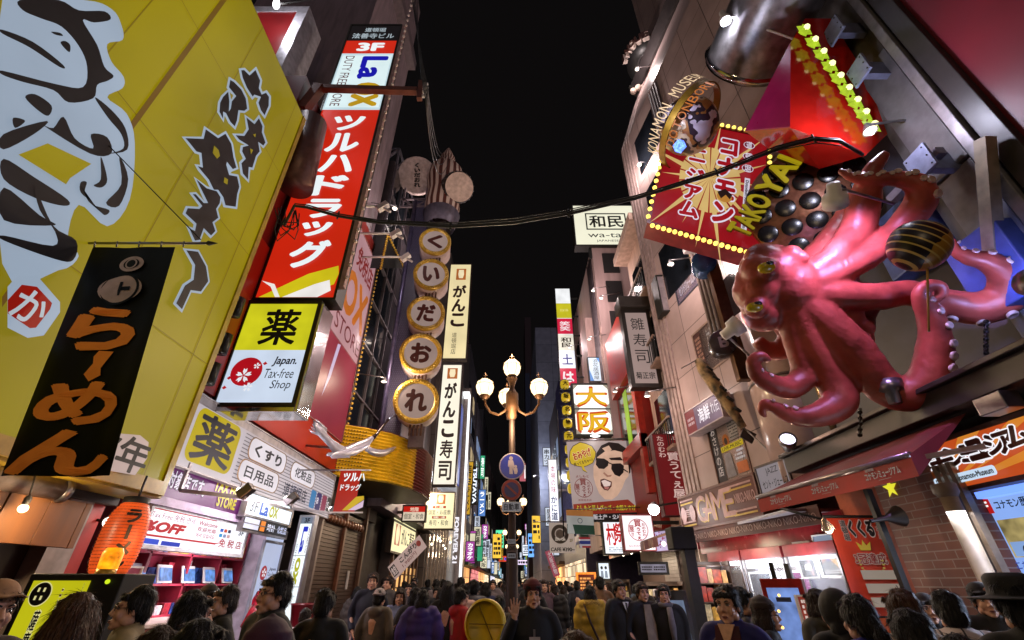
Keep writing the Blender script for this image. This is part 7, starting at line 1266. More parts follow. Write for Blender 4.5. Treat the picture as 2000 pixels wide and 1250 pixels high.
# takoyaki ball on a skewer
tc2 = PT(1794, 480, 4.95); tr2 = 50 / F * 4.95; tk = thing('takoyaki_ball', 'sauce striped takoyaki ball model on a skewer held by the octopus', 'takoyaki model', tc2)
TM = bpy.data.materials.new('takoyaki'); TM.use_nodes = True; n = TM.node_tree.nodes; L = TM.node_tree.links; tx = n.new('ShaderNodeTexCoord'); nz = n.new('ShaderNodeTexNoise'); nz.inputs['Scale'].default_value = 3.5; nz.inputs['Detail'].default_value = 2; sp_ = n.new('ShaderNodeSeparateXYZ'); L.new(tx.outputs['Object'], sp_.inputs[0]); L.new(tx.outputs['Object'], nz.inputs['Vector'])
ma = n.new('ShaderNodeMath'); ma.operation = 'MULTIPLY_ADD'; ma.inputs[1].default_value = .35; L.new(nz.outputs[0], ma.inputs[0]); mm_ = n.new('ShaderNodeMath'); mm_.operation = 'SUBTRACT'; L.new(sp_.outputs[2], mm_.inputs[0]); L.new(sp_.outputs[0], mm_.inputs[1]); L.new(mm_.outputs[0], ma.inputs[2])
cr_ = n.new('ShaderNodeValToRGB'); cr_.color_ramp.interpolation = 'CONSTANT'; cr_.color_ramp.elements[0].color = (*lin('9a7228'), 1); cr_.color_ramp.elements[1].position = .04; cr_.color_ramp.elements[1].color = (*lin('140c0a'), 1); L.new(ma.outputs[0], cr_.inputs[0])
wv = n.new('ShaderNodeTexWave'); vd = n.new('ShaderNodeVectorMath'); vd.operation = 'DOT_PRODUCT'; vd.inputs[1].default_value = (.55, -.5, .67); L.new(tx.outputs['Object'], vd.inputs[0]); wv.inputs['Scale'].default_value = 4.2; wv.inputs['Distortion'].default_value = 1.2; wv.bands_direction = 'X'; L.new(vd.outputs['Value'], wv.inputs['Vector']); cw2 = n.new('ShaderNodeMapRange'); cw2.inputs[1].default_value = .86; cw2.inputs[2].default_value = .9; L.new(wv.outputs['Fac'], cw2.inputs[0]); mi = n.new('ShaderNodeMixRGB'); mi.inputs[2].default_value = (*lin('b8a058'), 1); L.new(cw2.outputs[0], mi.inputs[0]); L.new(cr_.outputs[0], mi.inputs[1]); L.new(mi.outputs[0], n['Principled BSDF'].inputs['Base Color']); n['Principled BSDF'].inputs['Roughness'].default_value = .35
part('ball', tk, lambda b: b.ball(tc2, tr2, TM, 28, 18)); part('skewer', tk, lambda b: b.tube([tc2 - Z3 * .2, PT(1814, 648, 4.95)], .012, pm('a8823a', .5), 6))
# floodlights that wash the octopus, and chains holding it
def fixture(name, label, p, aim, power, color, spot=75, body=WHT, arm=None):
    d = (Vector(aim) - p).normalized(); t_ = thing(name, label, 'floodlight', p)
    part('housing', t_, lambda b: b.lathe(p - d * .3, [(.001, 0), (.07, .01), (.08, .14), (.13, .16), (.14, .3), (.12, .3)], body, 18, d)); part('lens', t_, lambda b: b.lathe(p - d * .02, [(.001, .0), (.115, 0)], em('f0e8ff', 3, 0), 18, d))
    if arm: part('arm', t_, lambda b: b.tube([p - d * .25, Vector(arm)], .018, STEEL, 6))
    lamp('flood_beam', p + d * .05, power, color, .06, 'SPOT', aim=aim, spot=spot, blend=.8)
fixture('floodlight', 'white spotlight on a thin rod in front of the griddle disc', PT(1632, 402, 5.35), opt(1650, 570, .1), 300, (.62, .38, 1), 130, arm=PT(1745, 398, 5.4))
fixture('floodlight', 'white floodlight below the starburst sign beside the octopus head', PT(1445, 632, 6.3), opt(1540, 560, 0), 20, (1, .5, .35), 120, arm=PT(1470, 700, 7.0))
fixture('floodlight', 'steel floodlight on the dark beam aimed up at the octopus', Vector((4.75, 5.2, 3.85)), opt(1700, 640, 0), 34, (1, .52, .36), 140, STEEL, arm=(5.1, 5.2, 3.68))
fixture('floodlight', 'steel floodlight at the arcade end of the dark beam', Vector((4.75, 7.6, 3.8)), opt(1550, 620, 0), 32, (1, .55, .38), 140, STEEL, arm=(5.1, 7.6, 3.68))
fixture('floodlight', 'blue tinted floodlight by the vent box at the pilaster', Vector((5.3, 3.7, 4.3)), (6.1, 5.2, 5.3), 55, (.3, .38, 1), 120, STEEL, arm=(5.9, 3.7, 4.4))
for (u, v0, v1, t) in ((1926, 628, 690, 5.2), (1680, 800, 850, 5.9)):
    h_ = thing('chain', ('hanging steel chain under the right arm of the octopus' if u > 1800 else 'hanging steel chain under the lowest octopus arm'), 'chain', PT(u, v0, t)); part('links', h_, lambda b: [b.lathe(PT(u, v0 + (v1 - v0) * k / 9, t), [(.02, -.02), (.028, 0), (.02, .02)], DARK, 6, (1 if k % 2 else 0, 0 if k % 2 else 1, .2)) for k in range(10)] and b.tube([PT(u, v0, t), PT(u, v1, t)], .008, DARK, 5))
# ================================================================== people
SKN = pm('cc9c82', .45, var=.12, scale=30); EYD = pm('120c0a', .2, spec=.7); EYW = pm('b8aca6', .3); LIP = pm('8a4a44', .4); BRW = pm('1a100c', .6)
V = Vector
HEADC = 1.585
ARM = {  # shoulder, elbow, wrist, hand direction
    'down': ((.185, 0, 1.39), (.235, .02, 1.13), (.235, -.05, .89), (.0, -.15, -1)),
    'pocket': ((.185, 0, 1.39), (.27, .05, 1.12), (.2, -.1, .93), (-.35, -.3, -.8)),
    'hold': ((.185, 0, 1.39), (.24, -.03, 1.13), (.07, -.27, 1.16), (-.5, -.7, .3)),
    'raise': ((.185, 0, 1.39), (.30, -.1, 1.17), (.21, -.26, 1.40), (-.05, -.1, 1))}
def hand(b, wr, d, side, flat=False):
    d = V(d).normalized(); pn = V((-side, 0, 0)) if abs(d.z) > .6 and not flat else V((0, -1, 0)); s_ = d.cross(pn).normalized(); pn = s_.cross(d).normalized(); wr = V(wr)
    b.tube([wr - d * .03, wr + d * .03], [.027, .027], SKN, 8)
    for k in range(4): b.tube([wr + d * .02 + s_ * (k - 1.5) * .014, wr + d * .09 + s_ * (k - 1.5) * .021], [.014, .0125], SKN, 8)
    c = .1 if flat else .75
    for k, L in enumerate((.068, .08, .074, .058)):
        p = wr + d * .088 + s_ * (k - 1.5) * .0215; sp = s_ * (k - 1.5) * (.16 if flat else .02); d1 = (d + pn * c * .4 + sp).normalized(); d2 = (d + pn * c * 1.2 + sp).normalized()
        b.tube([p, p + d1 * L * .55, p + d1 * L * .55 + d2 * L * .5], [.0095, .0088, .007], SKN, 8)
    t0 = wr + d * .03 - s_ * .028; d1 = (d * .75 - s_ * .75 + pn * .3).normalized(); b.tube([t0, t0 + d1 * .04, t0 + d1 * .045 + (d + pn * .4 - s_ * .3).normalized() * .035], [.0125, .011, .008], SKN, 8)
def head(b, o=V((0, 0, HEADC))):
    B = lambda c, r: b.ball(o + V(c), r, SKN, 16, 11)
    B((0, .012, .02), (.074, .094, .098)); B((0, -.032, -.035), (.061, .06, .082)); B((0, -.05, -.085), (.043, .04, .034)); B((0, -.078, -.104), (.022, .018, .017))
    b.tube([o + V((0, -.088, .014)), o + V((0, -.104, -.02)), o + V((0, -.112, -.036))], [.0085, .011, .013], SKN, 8); B((-.012, -.1, -.038), .0095); B((.012, -.1, -.038), .0095)
    for s_ in (-1, 1): B((s_ * .03, -.078, .024), (.026, .014, .011)); B((s_ * .038, -.066, -.036), (.026, .024, .03)); B((s_ * .078, .006, -.015), (.009, .02, .032)); B((s_ * .052, -.01, -.07), (.02, .04, .03))
    B((0, -.094, -.074), (.023, .012, .012)); b.tube([o + V((0, .018, -.06)), o + V((0, .03, -.21))], [.05, .056], SKN, 12)
def face(vs, fs, mi):
    b = MB(); b.m = [SKN, EYW, EYD, LIP, BRW]; o = V((0, 0, HEADC))
    for s_ in (-1, 1):
        b.ball(o + V((s_ * .0305, -.0815, .0015)), (.0145, .0085, .0065), EYW, 10, 6); b.ball(o + V((s_ * .0305, -.0865, .0015)), (.006, .0055, .006), EYD, 8, 6)
        b.tube([o + V((s_ * .0165, -.083, .0085)), o + V((s_ * .031, -.0865, .011)), o + V((s_ * .046, -.078, .006))], [.002, .003, .0018], EYD, 5); b.tube([o + V((s_ * .014, -.094, .022)), o + V((s_ * .032, -.0925, .0285)), o + V((s_ * .05, -.08, .023))], [.004, .0045, .0025], BRW, 6)
    b.ball(o + V((0, -.1005, -.0695)), (.021, .0075, .0042), LIP, 10, 6); b.ball(o + V((0, -.0995, -.0775)), (.0185, .0085, .005), LIP, 10, 6); b.tube([o + V((-.022, -.098, -.0735)), o + V((0, -.1075, -.0733)), o + V((.022, -.098, -.0735))], .0016, EYD, 5)
    return b
def addfeat(me, b):
    bm = bmesh.new(); bm.from_mesh(me); 
    for m in b.m: me.materials.append(m)
    vv = [bm.verts.new(p) for p in b.v]
    for f, k in zip(b.f, b.mi): q = bm.faces.new([vv[i] for i in f]); q.material_index = k; q.smooth = True
    bm.to_mesh(me); bm.free(); return me
LEG = {0: ((.095, .0, .9), (.1, -.02, .49), (.1, .02, .08)), 1: ((.095, .0, .9), (.1, -.2, .5), (.1, -.26, .1)), -1: ((.095, .0, .9), (.1, .05, .5), (.1, .26, .13))}
def legs(w_): return ((1, LEG[w_]), (-1, LEG[-w_]))
PT_ = {}
def arms_of(a): return ((1, ARM['hold' if a == 'raise' else a]), (-1, ARM[a]))
def body_mesh(a, w_, fine):
    k = ('b', a, w_, fine)
    if k in PT_: return PT_[k]
    b = MB(); head(b)
    for s_, (sh_, el, wr, d) in arms_of(a):
        f = lambda p: V((p[0] * s_, p[1], p[2])); b.tube([f((.02, .02, 1.38)), f(sh_), f(el), f(wr)], [.07, .05, .042, .029], SKN, 10); hand(b, f(wr), (d[0] * s_, d[1], d[2]), s_, a == 'raise' and s_ < 0)
    b.tube([(0, .03, 1.42), (0, .02, 1.3), (0, 0, 1.1), (0, 0, .9)], [.08, .13, .12, .13], SKN, 14)
    for s_, L_ in legs(w_): b.tube([(p[0] * s_, p[1], p[2]) for p in L_], [.085, .055, .04], SKN, 10); b.tube([(L_[2][0] * s_, L_[2][1] + .04, L_[2][2] - .03), (L_[2][0] * s_ * 1.1, L_[2][1] - .14, L_[2][2] - .05)], [.035, .03], SKN, 8)
    me = addfeat(fuse(b, .0055 if fine else .0085, 2), face(0, 0, 0)); PT_[k] = me; return me
def cloth_bump(me, amp=.012, sc=9):
    for v in me.vertices: c = v.co; n = v.normal; v.co = c + n * amp * (sin(c.z * sc * 2.1 + c.x * sc + sin(c.y * 11) * 1.5) * .6 + sin(c.x * sc * 2.3 - c.z * sc * .9 + c.y * 8) * .5)
    me.update()
def coat_mesh(ty, a):
    k = ('c', ty, a)
    if k in PT_: return PT_[k]
    b = MB(); m = SKN; g = .02 if ty == 'puffer' else 0
    T = [(0, .015, 1.42, .12, .085), (0, .01, 1.36, .19, .115), (0, 0, 1.25, .205, .135), (0, 0, 1.12, .19, .13), (0, 0, 1.0, .185, .13), (0, 0, .9, .195, .135)] + ([(0, 0, .78, .205, .15), (0, 0, .66, .215, .16), (0, 0, .55, .225, .17)] if ty in ('coat', 'puffer') else [(0, 0, .84, .19, .13)])
    C = catmull([tuple(map(float, t)) for t in T], 5); n = 20; vs = []; fs = []
    for i, (x, y, z, rx, ry) in enumerate(C):
        q = 1 + (.14 * abs(sin(z * 22)) if ty == 'puffer' else 0)
        for j in range(n): t = 2 * pi * j / n; vs.append(V((x + (rx + g) * q * cos(t), y + (ry + g) * q * sin(t), z)))
    N = len(C); fs = [(i * n + j, i * n + (j + 1) % n, (i + 1) * n + (j + 1) % n, (i + 1) * n + j) for i in range(N - 1) for j in range(n)] + [tuple(range(n)), tuple(range((N - 1) * n, N * n))]
    b.mesh(vs, fs, m)
    for s_, (sh_, el, wr, d) in arms_of(a):
        f = lambda p: V((p[0] * s_, p[1], p[2])); P = catmull([tuple(f((.08, .01, 1.40))), tuple(f(sh_)), tuple(f(el)), tuple(f(wr))], 5)
        R_ = [(.085 + (.062 - .085) * min(1, i / 5)) if i < 5 else .066 - .018 * (i - 5) / (len(P) - 6) for i in range(len(P))]
        if ty == 'puffer': R_ = [r + .014 + .026 * abs(sin(i * 1.3)) for i, r in enumerate(R_)]
        b.tube(P, R_, m, 12)
    b.tube([(0, .03, 1.38), (0, .026, 1.45), (0, .012, 1.495)], [.1, .085, .077], m, 16)
    if ty in ('hoodie', 'puffer'): b.ball((0, .11, 1.42), (.12, .075, .075), m, 14, 10); b.ball((-.08, .05, 1.44), (.05, .07, .045), m); b.ball((.08, .05, 1.44), (.05, .07, .045), m)
    me = fuse(b, .016, 3); cloth_bump(me, .007); PT_[k] = me; return me
def trouser_mesh(w_, skirt=False):
    k = ('t', w_)
    if k in PT_: return PT_[k]
    b = MB(); b.ball((0, 0, .92), (.165, .115, .12), SKN, 16, 10)
    for s_, L_ in legs(w_): b.tube([(p[0] * s_, p[1], p[2]) for p in L_], [.1, .074, .06], SKN, 12); x, y, z = L_[2]; b.tube([(x * s_, y + .05, z - .02), (x * s_ * 1.05, y - .03, z - .03), (x * s_ * 1.15, y - .19, z - .055)], [.045, .052, .03], SKN, 8)
    me = fuse(b, .02, 2); cloth_bump(me, .005, 14); PT_[k] = me; return me
HAIR = {}
def hair_mesh(ty):
    if ty in HAIR: return HAIR[ty]
    b = MB(); o = V((0, 0, HEADC)); B = lambda c, r: b.ball(o + V(c), r, SKN, 16, 11); Rh = random.Random(len(ty) * 7)
    if ty != 'cap_only':
        B((0, .026, .04), (.082, .094, .089)); B((0, .06, -.02), (.076, .06, .08))
        for s_ in (-1, 1): B((s_ * .074, .0, .03), (.016, .05, .045)); B((s_ * .077, .012, -.0), (.012, .03, .03))
        for i in range(9): x = -.064 + i * .016; B((x, -.058 - .017 * (1 - (x / .07) ** 2), .078 - Rh.random() * .018), (.016, .011, .021))
        for i in range(14): t = Rh.random() * 6.28; p = Rh.random() * 1.1; B((.07 * cos(t) * sin(p), .026 + .08 * sin(t) * sin(p), .042 + .08 * cos(p)), (.03, .03, .018))
    if ty == 'long': B((0, .07, -.06), (.1, .06, .13)); B((0, .075, -.19), (.115, .05, .12)); [B((s_ * .085, .0, -.08), (.024, .05, .13)) for s_ in (-1, 1)]; [b.tube([o + V((x, .1 - abs(x) * .3, -.15)), o + V((x * 1.1, .1, -.26 - Rh.random() * .06))], [.025, .008], SKN, 6) for x in (-.09, -.05, -.01, .03, .07)]
    if ty == 'bob': B((0, .06, -.05), (.098, .065, .09)); [B((s_ * .084, .0, -.06), (.026, .058, .075)) for s_ in (-1, 1)]
    if ty == 'tail': B((0, .12, .0), (.03, .03, .03)); b.tube([o + V((0, .12, .0)), o + V((0, .16, -.06)), o + V((0, .15, -.18)), o + V((0, .14, -.27))], [.024, .04, .034, .008], SKN, 10)
    me = fuse(b, .008, 5, .5); rr = random.Random(3)
    for v in me.vertices: c = v.co; v.co = c + v.normal * .0007 * (sin(c.x * 260 + c.z * 30 + sin(c.y * 30) * 2) + sin(c.y * 230 - c.z * 25 + sin(c.x * 40)))
    if ty != 'cap_only':  # loose strands over the moulded mass
        bm = bmesh.new(); bm.from_mesh(me); fl = [f for f in bm.faces]; L0 = {'short': .045, 'long': .09, 'bob': .06, 'tail': .05}.get(ty, .05)
        src = [(f.calc_center_median(), f.normal.copy()) for f in rr.sample(fl, min(1500, len(fl)))]
        for c, nn in src:
            d = V((0, .25, -1)) if c.y > -.04 else V((rr.uniform(-.5, .5), -.15, -1)); d = d - nn * d.dot(nn)
            if d.length < .15: d = V((rr.uniform(-1, 1), rr.uniform(-1, 1), 0)); d = d - nn * d.dot(nn)
            d = (d.normalized() + nn * rr.uniform(.02, .3) + V((rr.uniform(-.2, .2), rr.uniform(-.2, .2), 0))).normalized(); s_ = d.cross(nn).normalized() * rr.uniform(.0012, .0028); l = L0 * rr.uniform(.5, 1.1)
            if c.y < -.05 and c.z - l * .8 < HEADC + .045: l = max(.006, (c.z - HEADC - .045))
            p = c + nn * .001; q = p + d * l * .6 + nn * .003; e = p + d * l + nn * .001; vv = [bm.verts.new(x) for x in (p - s_, p + s_, q + s_ * .8, q - s_ * .8, e)]; bm.faces.new(vv[:4]); bm.faces.new((vv[3], vv[2], vv[4]))
        bm.to_mesh(me); bm.free()
    me.update(); HAIR[ty] = me; return me
def hat_mesh(ty):
    if ('h', ty) in HAIR: return HAIR[('h', ty)]
    b = MB(); o = V((0, 0, HEADC))
    if ty == 'beanie': b.ball(o + V((0, .016, .068)), (.092, .104, .088), SKN, 20, 12); b.lathe(o + V((0, .014, .066)), [(.088, -.02), (.102, -.015), (.102, .03), (.092, .035)], SKN, 24); b.ball(o + V((0, .016, .156)), .014, SKN)
    if ty in ('cap', 'capback'): s_ = -1 if ty == 'cap' else 1; b.ball(o + V((0, .016, .066)), (.091, .103, .08), SKN, 20, 12); b.prism([o + V((x, s_ * (.08 + .085 * math.sqrt(max(0, 1 - (x / .078) ** 2))), .066 - .2 * abs(x))) for x in (-.078, -.06, -.03, 0, .03, .06, .078)] + [o + V((.05, s_ * .04, .07)), o + V((-.05, s_ * .04, .07))], (0, 0, .012), SKN)
    if ty == 'hat': b.lathe(o + V((0, .012, .04)), [(.001, -.005), (.19, -.01), (.19, .0), (.098, .008), (.094, .09), (.07, .11), (.001, .108)], SKN, 28)
    if ty == 'hood': b.ball(o + V((0, .03, .01)), (.112, .12, .135), SKN, 18, 12); b.ball(o + V((0, .06, -.1)), (.11, .08, .09), SKN, 14, 10)
    if ty == 'fur': b.ball(o + V((0, .1, -.135)), (.13, .07, .055), SKN, 18, 12); b.ball(o + V((-.09, .03, -.14)), (.05, .08, .05), SKN); b.ball(o + V((.09, .03, -.14)), (.05, .08, .05), SKN)
    me = fuse(b, .009, 2 if ty != 'fur' else 0)
    if ty == 'fur':
        rr = random.Random(1)
        for v in me.vertices: v.co = v.co + v.normal * rr.uniform(0, .022)
    HAIR[('h', ty)] = me; return me
def inst(name, me, parent, m, loc=None):
    o = bpy.data.objects.new(name, me); COL.objects.link(o); o.parent = parent
    if m is not None:
        if not me.materials: me.materials.append(m)
        o.material_slots[0].link = 'OBJECT'; o.material_slots[0].material = m
    return o
HC = {k: pm(h, .5, var=.6, scale=70, bump=.8, streak=True, spec=.35) for k, h in (('k', '0c0908'), ('b', '2a1810'), ('g', '3a3432'), ('br', '4a2c18'))}
def cl(h): return pm(h, .75, var=.35, scale=7, bump=.35)
NP = 0
def person(u, v, Y, label, ang=0, hair='short', hc='k', coat='jacket', cc='14141a', arms='pocket', walk=0, hat=None, hatc='1a1414', tc='16161c', H=None, fine=False, group=None, xy=None, rnd=None):
    if xy is None and Y < 5: Y *= 1.18
    if xy is None: p = PY(u, v, Y); x, h = p.x, p.z; 
    else: (x, Y), h = xy, H
    h = H or h; h -= .012 if hat is None else .03; k = h / 1.705
    r = inst('person', body_mesh(arms, walk, fine), None, None); tag(r, label, 'person', group); r.location = (x, Y, 0); r.rotation_euler = (0, 0, radians(ang)); r.scale = (k, k, k)
    inst('coat', coat_mesh(coat, arms), r, cl(cc)); inst('trousers', trouser_mesh(walk), r, cl(tc))
    if hair: inst('hair', hair_mesh(hair), r, HC[hc])
    if hat: inst({'hood': 'hood', 'fur': 'fur_collar'}.get(hat, 'hat'), hat_mesh(hat), r, cl(hatc))
    return r
def pc(name, r, fn):
    b = MB(); fn(b); o = b.build(name, None); o.parent = r; return o
def glasses(r):
    O = V((0, 0, HEADC)); m = pm('100c0c', .2)
    pc('glasses', r, lambda b: ([b.tube([O + V((s_ * .033 + .019 * cos(t * pi / 6), -.098, .002 + .014 * sin(t * pi / 6))) for t in range(13)], .002, m, 5) for s_ in (-1, 1)], b.tube([O + V((-.014, -.1, .004)), O + V((.014, -.1, .004))], .002, m, 5), [b.tube([O + V((s_ * .052, -.096, .004)), O + V((s_ * .08, .0, .004))], .002, m, 5) for s_ in (-1, 1)]))
# ---- near row, left to right
person(14, 1127, 2.2, 'profile man in a tan cap at the left picture edge', 75, 'short', 'k', 'jacket', '3a2a24', hat='cap', hatc='a07a58', fine=True)
person(165, 1158, 2.05, 'long haired brunette seen from behind near the yellow stand sign', 205, 'long', 'br', 'coat', '1a1412')
person(276, 1143, 2.9, 'man with spectacles in an olive beige jacket, head turned to the left', -48, 'short', 'k', 'jacket', '8a7a58', fine=True); glasses(bpy.context.scene.objects[-1]) if False else None
glasses([o for o in COL.objects if o.get('label', '').startswith('man with spectacles')][0])
person(392, 1153, 2.6, 'black haired man from behind beside the olive beige jacket', 140, 'short', 'k', 'jacket', '15151a')
person(330, 1212, 2.0, 'person in a brown fur trimmed hood at the bottom edge', 180, 'short', 'b', 'puffer', '2a2018', hat='fur', hatc='6a4a2c')
person(408, 1208, 1.95, 'dark haired woman whose ear and cheek show at the bottom edge', 130, 'bob', 'k', 'jacket', '1a1418')
person(412, 1140, 4.6, 'passer-by in a black knit hat striped with yellow', 20, 'short', 'k', 'jacket', '3a3a3a', hat='beanie', hatc='14140c')
person(446, 1142, 3.8, 'man in a black coat with grey at the temples looking left', -40, 'short', 'g', 'coat', '121216', fine=True)
r = person(545, 1117, 3.1, 'tall man with glasses in a dark charcoal coat, mouth slightly open', -35, 'short', 'k', 'coat', '1c2026', fine=True); glasses(r)
person(536, 1203, 1.85, 'person in a dark purple beanie at the bottom edge', 180, None, 'k', 'jacket', '1a1218', hat='beanie', hatc='3c1430')
person(640, 1149, 3.9, 'broad man in a black coat seen from behind, before the tall white lit panel', 180, 'short', 'k', 'coat', '0a0a0d')
person(601, 1187, 7.5, 'pale dummy like shopper beside the dark red tub', 150, 'short', 'g', 'jacket', 'a09a90')
person(730, 1120, 9, 'tall fair man in a navy jacket beside the brown shutter', 10, 'short', 'b', 'coat', '14182a', H=1.82)
person(703, 1194, 9.3, 'small girl in a pale pink coat by the shutter', 20, 'long', 'k', 'jacket', 'b89a9a', H=1.12)
person(744, 1147, 7.6, 'man in a white cap and grey brown hooded top seen from behind', 165, 'short', 'k', 'hoodie', '5a5148', hat='capback', hatc='c0b4b4', tc='2a2a2e')
person(783, 1149, 8.2, 'smiling woman in a long light blue coat', 5, 'bob', 'b', 'coat', '8a98c4', arms='hold', tc='a0a8c0')
person(812, 1147, 8.0, 'woman with a pink scarf behind the purple padded jacket', 190, 'bob', 'k', 'coat', '3a3430')
person(827, 1151, 7.2, 'person in a purple padded jacket seen from behind', 185, 'bob', 'k', 'puffer', '38246a', tc='141418')
person(876, 1135, 8.0, 'woman with long black hair in a black coat seen from behind', 180, 'long', 'k', 'coat', '0c0c10')
person(902, 1147, 7.3, 'youth in a bright red hooded jacket walking right', 120, 'short', 'k', 'hoodie', 'b01824', arms='hold', walk=1, tc='1a1a20')
person(908, 1140, 8.6, 'figure in a pale pink top beyond the red hooded jacket', 170, 'short', 'k', 'jacket', 'c09a94')
person(927, 1132, 8.8, 'man in a slate grey hooded jacket seen from behind', 180, 'short', 'k', 'hoodie', '4a4a54')
person(949, 1137, 10.5, 'person in a dark blue jacket with a pink bag near the lamp pole', 185, 'bob', 'k', 'jacket', '1c2450')
person(977, 1160, 7.6, 'short dark haired child in an olive jacket with a magenta pack', 175, 'short', 'k', 'jacket', '3a2e20', H=1.5)
r = person(1040, 1130, 4.5, 'man in a dark red beanie raising his open hand, badge on his chest', 4, 'short', 'k', 'jacket', '10131c', arms='raise', hat='beanie', hatc='5a1c1c', fine=True, H=1.70)
pc('name_badge', r, lambda b: (b.box(-.06, -.165, 1.12, .045, -.155, 1.24, pm('c0b8bc', .4)), b.box(.0, -.168, 1.15, .03, -.164, 1.2, pm('50505a')), b.box(-.02, -.16, 1.24, .0, -.15, 1.3, STEEL)))
person(1062, 1132, 11.5, 'woman in a mauve coat behind the raised hand', 10, 'long', 'b', 'coat', '5a4450')
r = person(1094, 1134, 17, 'walker in a long grey coat with a black backpack', 170, 'short', 'k', 'coat', '7a7478', walk=1, tc='3a1418', H=1.72); pc('backpack', r, lambda b: b.ball((0, .2, 1.2), (.17, .12, .26), pm('0e0c0e', .6), 14, 10))
r = person(1151, 1141, 8.6, 'woman in a mustard yellow puffer coat with a brown shoulder strap', 180, 'bob', 'k', 'puffer', 'b8982c', arms='down', hat='fur', hatc='b0923c'); pc('strap', r, lambda b: b.tube([(.13, .1, 1.45), (.06, .19, 1.2), (-.1, .21, .85), (-.16, .2, .7)], .018, pm('2a140e'), 6))
person(1170, 1128, 10.6, 'tall person in a long camel brown coat beyond the mustard puffer', 185, 'short', 'k', 'coat', '6a4c34', H=1.78)
person(1165, 1131, 13, 'young man in a dark padded jacket facing the viewer near the white poster', 0, 'short', 'k', 'puffer', '2a2832')
person(1126, 1134, 14, 'person in a navy coat walking away past the yellow puffer', 175, 'short', 'k', 'coat', '161c2e', walk=-1)
TIE = pm('0c0c12', .5)
r = person(1208, 1132, 7.6, 'left of three young men, white collar and black tie under a dark coat', 18, 'short', 'k', 'coat', '101016', arms='down', walk=1, fine=True); pc('shirt', r, lambda b: (b.prism([(-.05, -.128, 1.44), (.05, -.128, 1.44), (.0, -.152, 1.3)], (0, -.006, 0), WHT), b.prism([(-.012, -.14, 1.43), (.012, -.14, 1.43), (.006, -.158, 1.3), (-.006, -.158, 1.3)], (0, -.006, 0), TIE)))
r = person(1252, 1137, 7.5, 'middle of three young men, smiling in a beige knit under a dark jacket', 10, 'short', 'b', 'jacket', '14141c', arms='pocket', fine=True); pc('knit_front', r, lambda b: b.prism([(-.05, -.1, 1.44), (.05, -.1, 1.44), (.075, -.15, 1.2), (.07, -.16, .9), (-.07, -.16, .9), (-.075, -.15, 1.2)], (0, -.012, 0), cl('8a7a6a')))
r = person(1294, 1141, 7.4, 'right of three young men, laughing in a grey scarf and black coat', -15, 'short', 'k', 'coat', '0c0c10', arms='down', walk=-1, fine=True); pc('scarf', r, lambda b: (b.tube([(.09 * cos(t), .01 + .095 * sin(t), 1.455) for t in [i * pi / 8 for i in range(17)]], .032, cl('6a666c'), 8), b.tube([(.04, -.13, 1.43), (.05, -.17, 1.2), (.05, -.17, .98)], [.04, .045, .03], cl('6a666c'), 8)))
r = person(1412, 1142, 3.25, 'man in a royal blue jacket over a maroon top looking far left', -42, 'short', 'k', 'jacket', '1c1c6a', fine=True); pc('neckline', r, lambda b: (b.prism([(-.085, -.09, 1.46), (.085, -.09, 1.46), (.1, -.15, 1.25), (.09, -.16, 1.0), (-.09, -.16, 1.0), (-.1, -.15, 1.25)], (0, -.012, 0), cl('4a1424')), b.prism([(-.06, -.1, 1.47), (.06, -.1, 1.47), (0, -.158, 1.32)], (0, -.012, 0), SKN))); pc('strap', r, lambda b: b.tube([(-.1, .1, 1.45), (-.1, -.12, 1.36), (.0, -.18, 1.1), (.1, -.18, .9)], .012, pm('5a4038'), 6))
person(1448, 1146, 4.0, 'dark haired passer-by directly behind the royal blue jacket', 60, 'short', 'k', 'jacket', '2a2028')
r = person(1487, 1163, 3.7, 'woman with glasses and a brown knit hat facing the red kiosk', 62, 'bob', 'b', 'coat', '0c0a0c', hat='beanie', hatc='2a1814'); glasses(r)
r = person(1617, 1145, 2.9, 'person in a black hood with a grey backpack strap before the notice board', 185, None, 'k', 'hoodie', '12100f', hat='hood', hatc='12100f'); pc('strap', r, lambda b: b.tube([(-.12, .02, 1.46), (-.13, .15, 1.38), (-.12, .17, 1.1)], .02, pm('5a5a6a'), 6))
def dots():
    m = bpy.data.materials.new('dots'); m.use_nodes = True; n = m.node_tree.nodes; L = m.node_tree.links; t = n.new('ShaderNodeTexCoord'); v_ = n.new('ShaderNodeTexVoronoi'); v_.inputs['Scale'].default_value = 34; L.new(t.outputs['Object'], v_.inputs['Vector']); c_ = n.new('ShaderNodeValToRGB'); c_.color_ramp.interpolation = 'CONSTANT'; c_.color_ramp.elements[0].color = (*lin('a0a0c8'), 1); c_.color_ramp.elements[1].position = .2; c_.color_ramp.elements[1].color = (*lin('1a1e86'), 1); L.new(v_.outputs['Distance'], c_.inputs[0]); L.new(c_.outputs[0], n['Principled BSDF'].inputs['Base Color']); n['Principled BSDF'].inputs['Roughness'].default_value = .8; return m
r = person(1662, 1160, 2.55, 'woman with a ponytail in a blue coat flecked with white dots', 178, 'tail', 'k', 'jacket', '1a1e86'); dm = dots()
[o for o in r.children if o.name.startswith('coat')][0].material_slots[0].material = dm
person(1748, 1150, 2.8, 'brown haired woman in a cream hood from behind', 190, 'bob', 'br', 'hoodie', 'b09a80')
person(1762, 1188, 2.25, 'black haired man low in front of the cream hood', 170, 'short', 'k', 'jacket', '0d0d10')
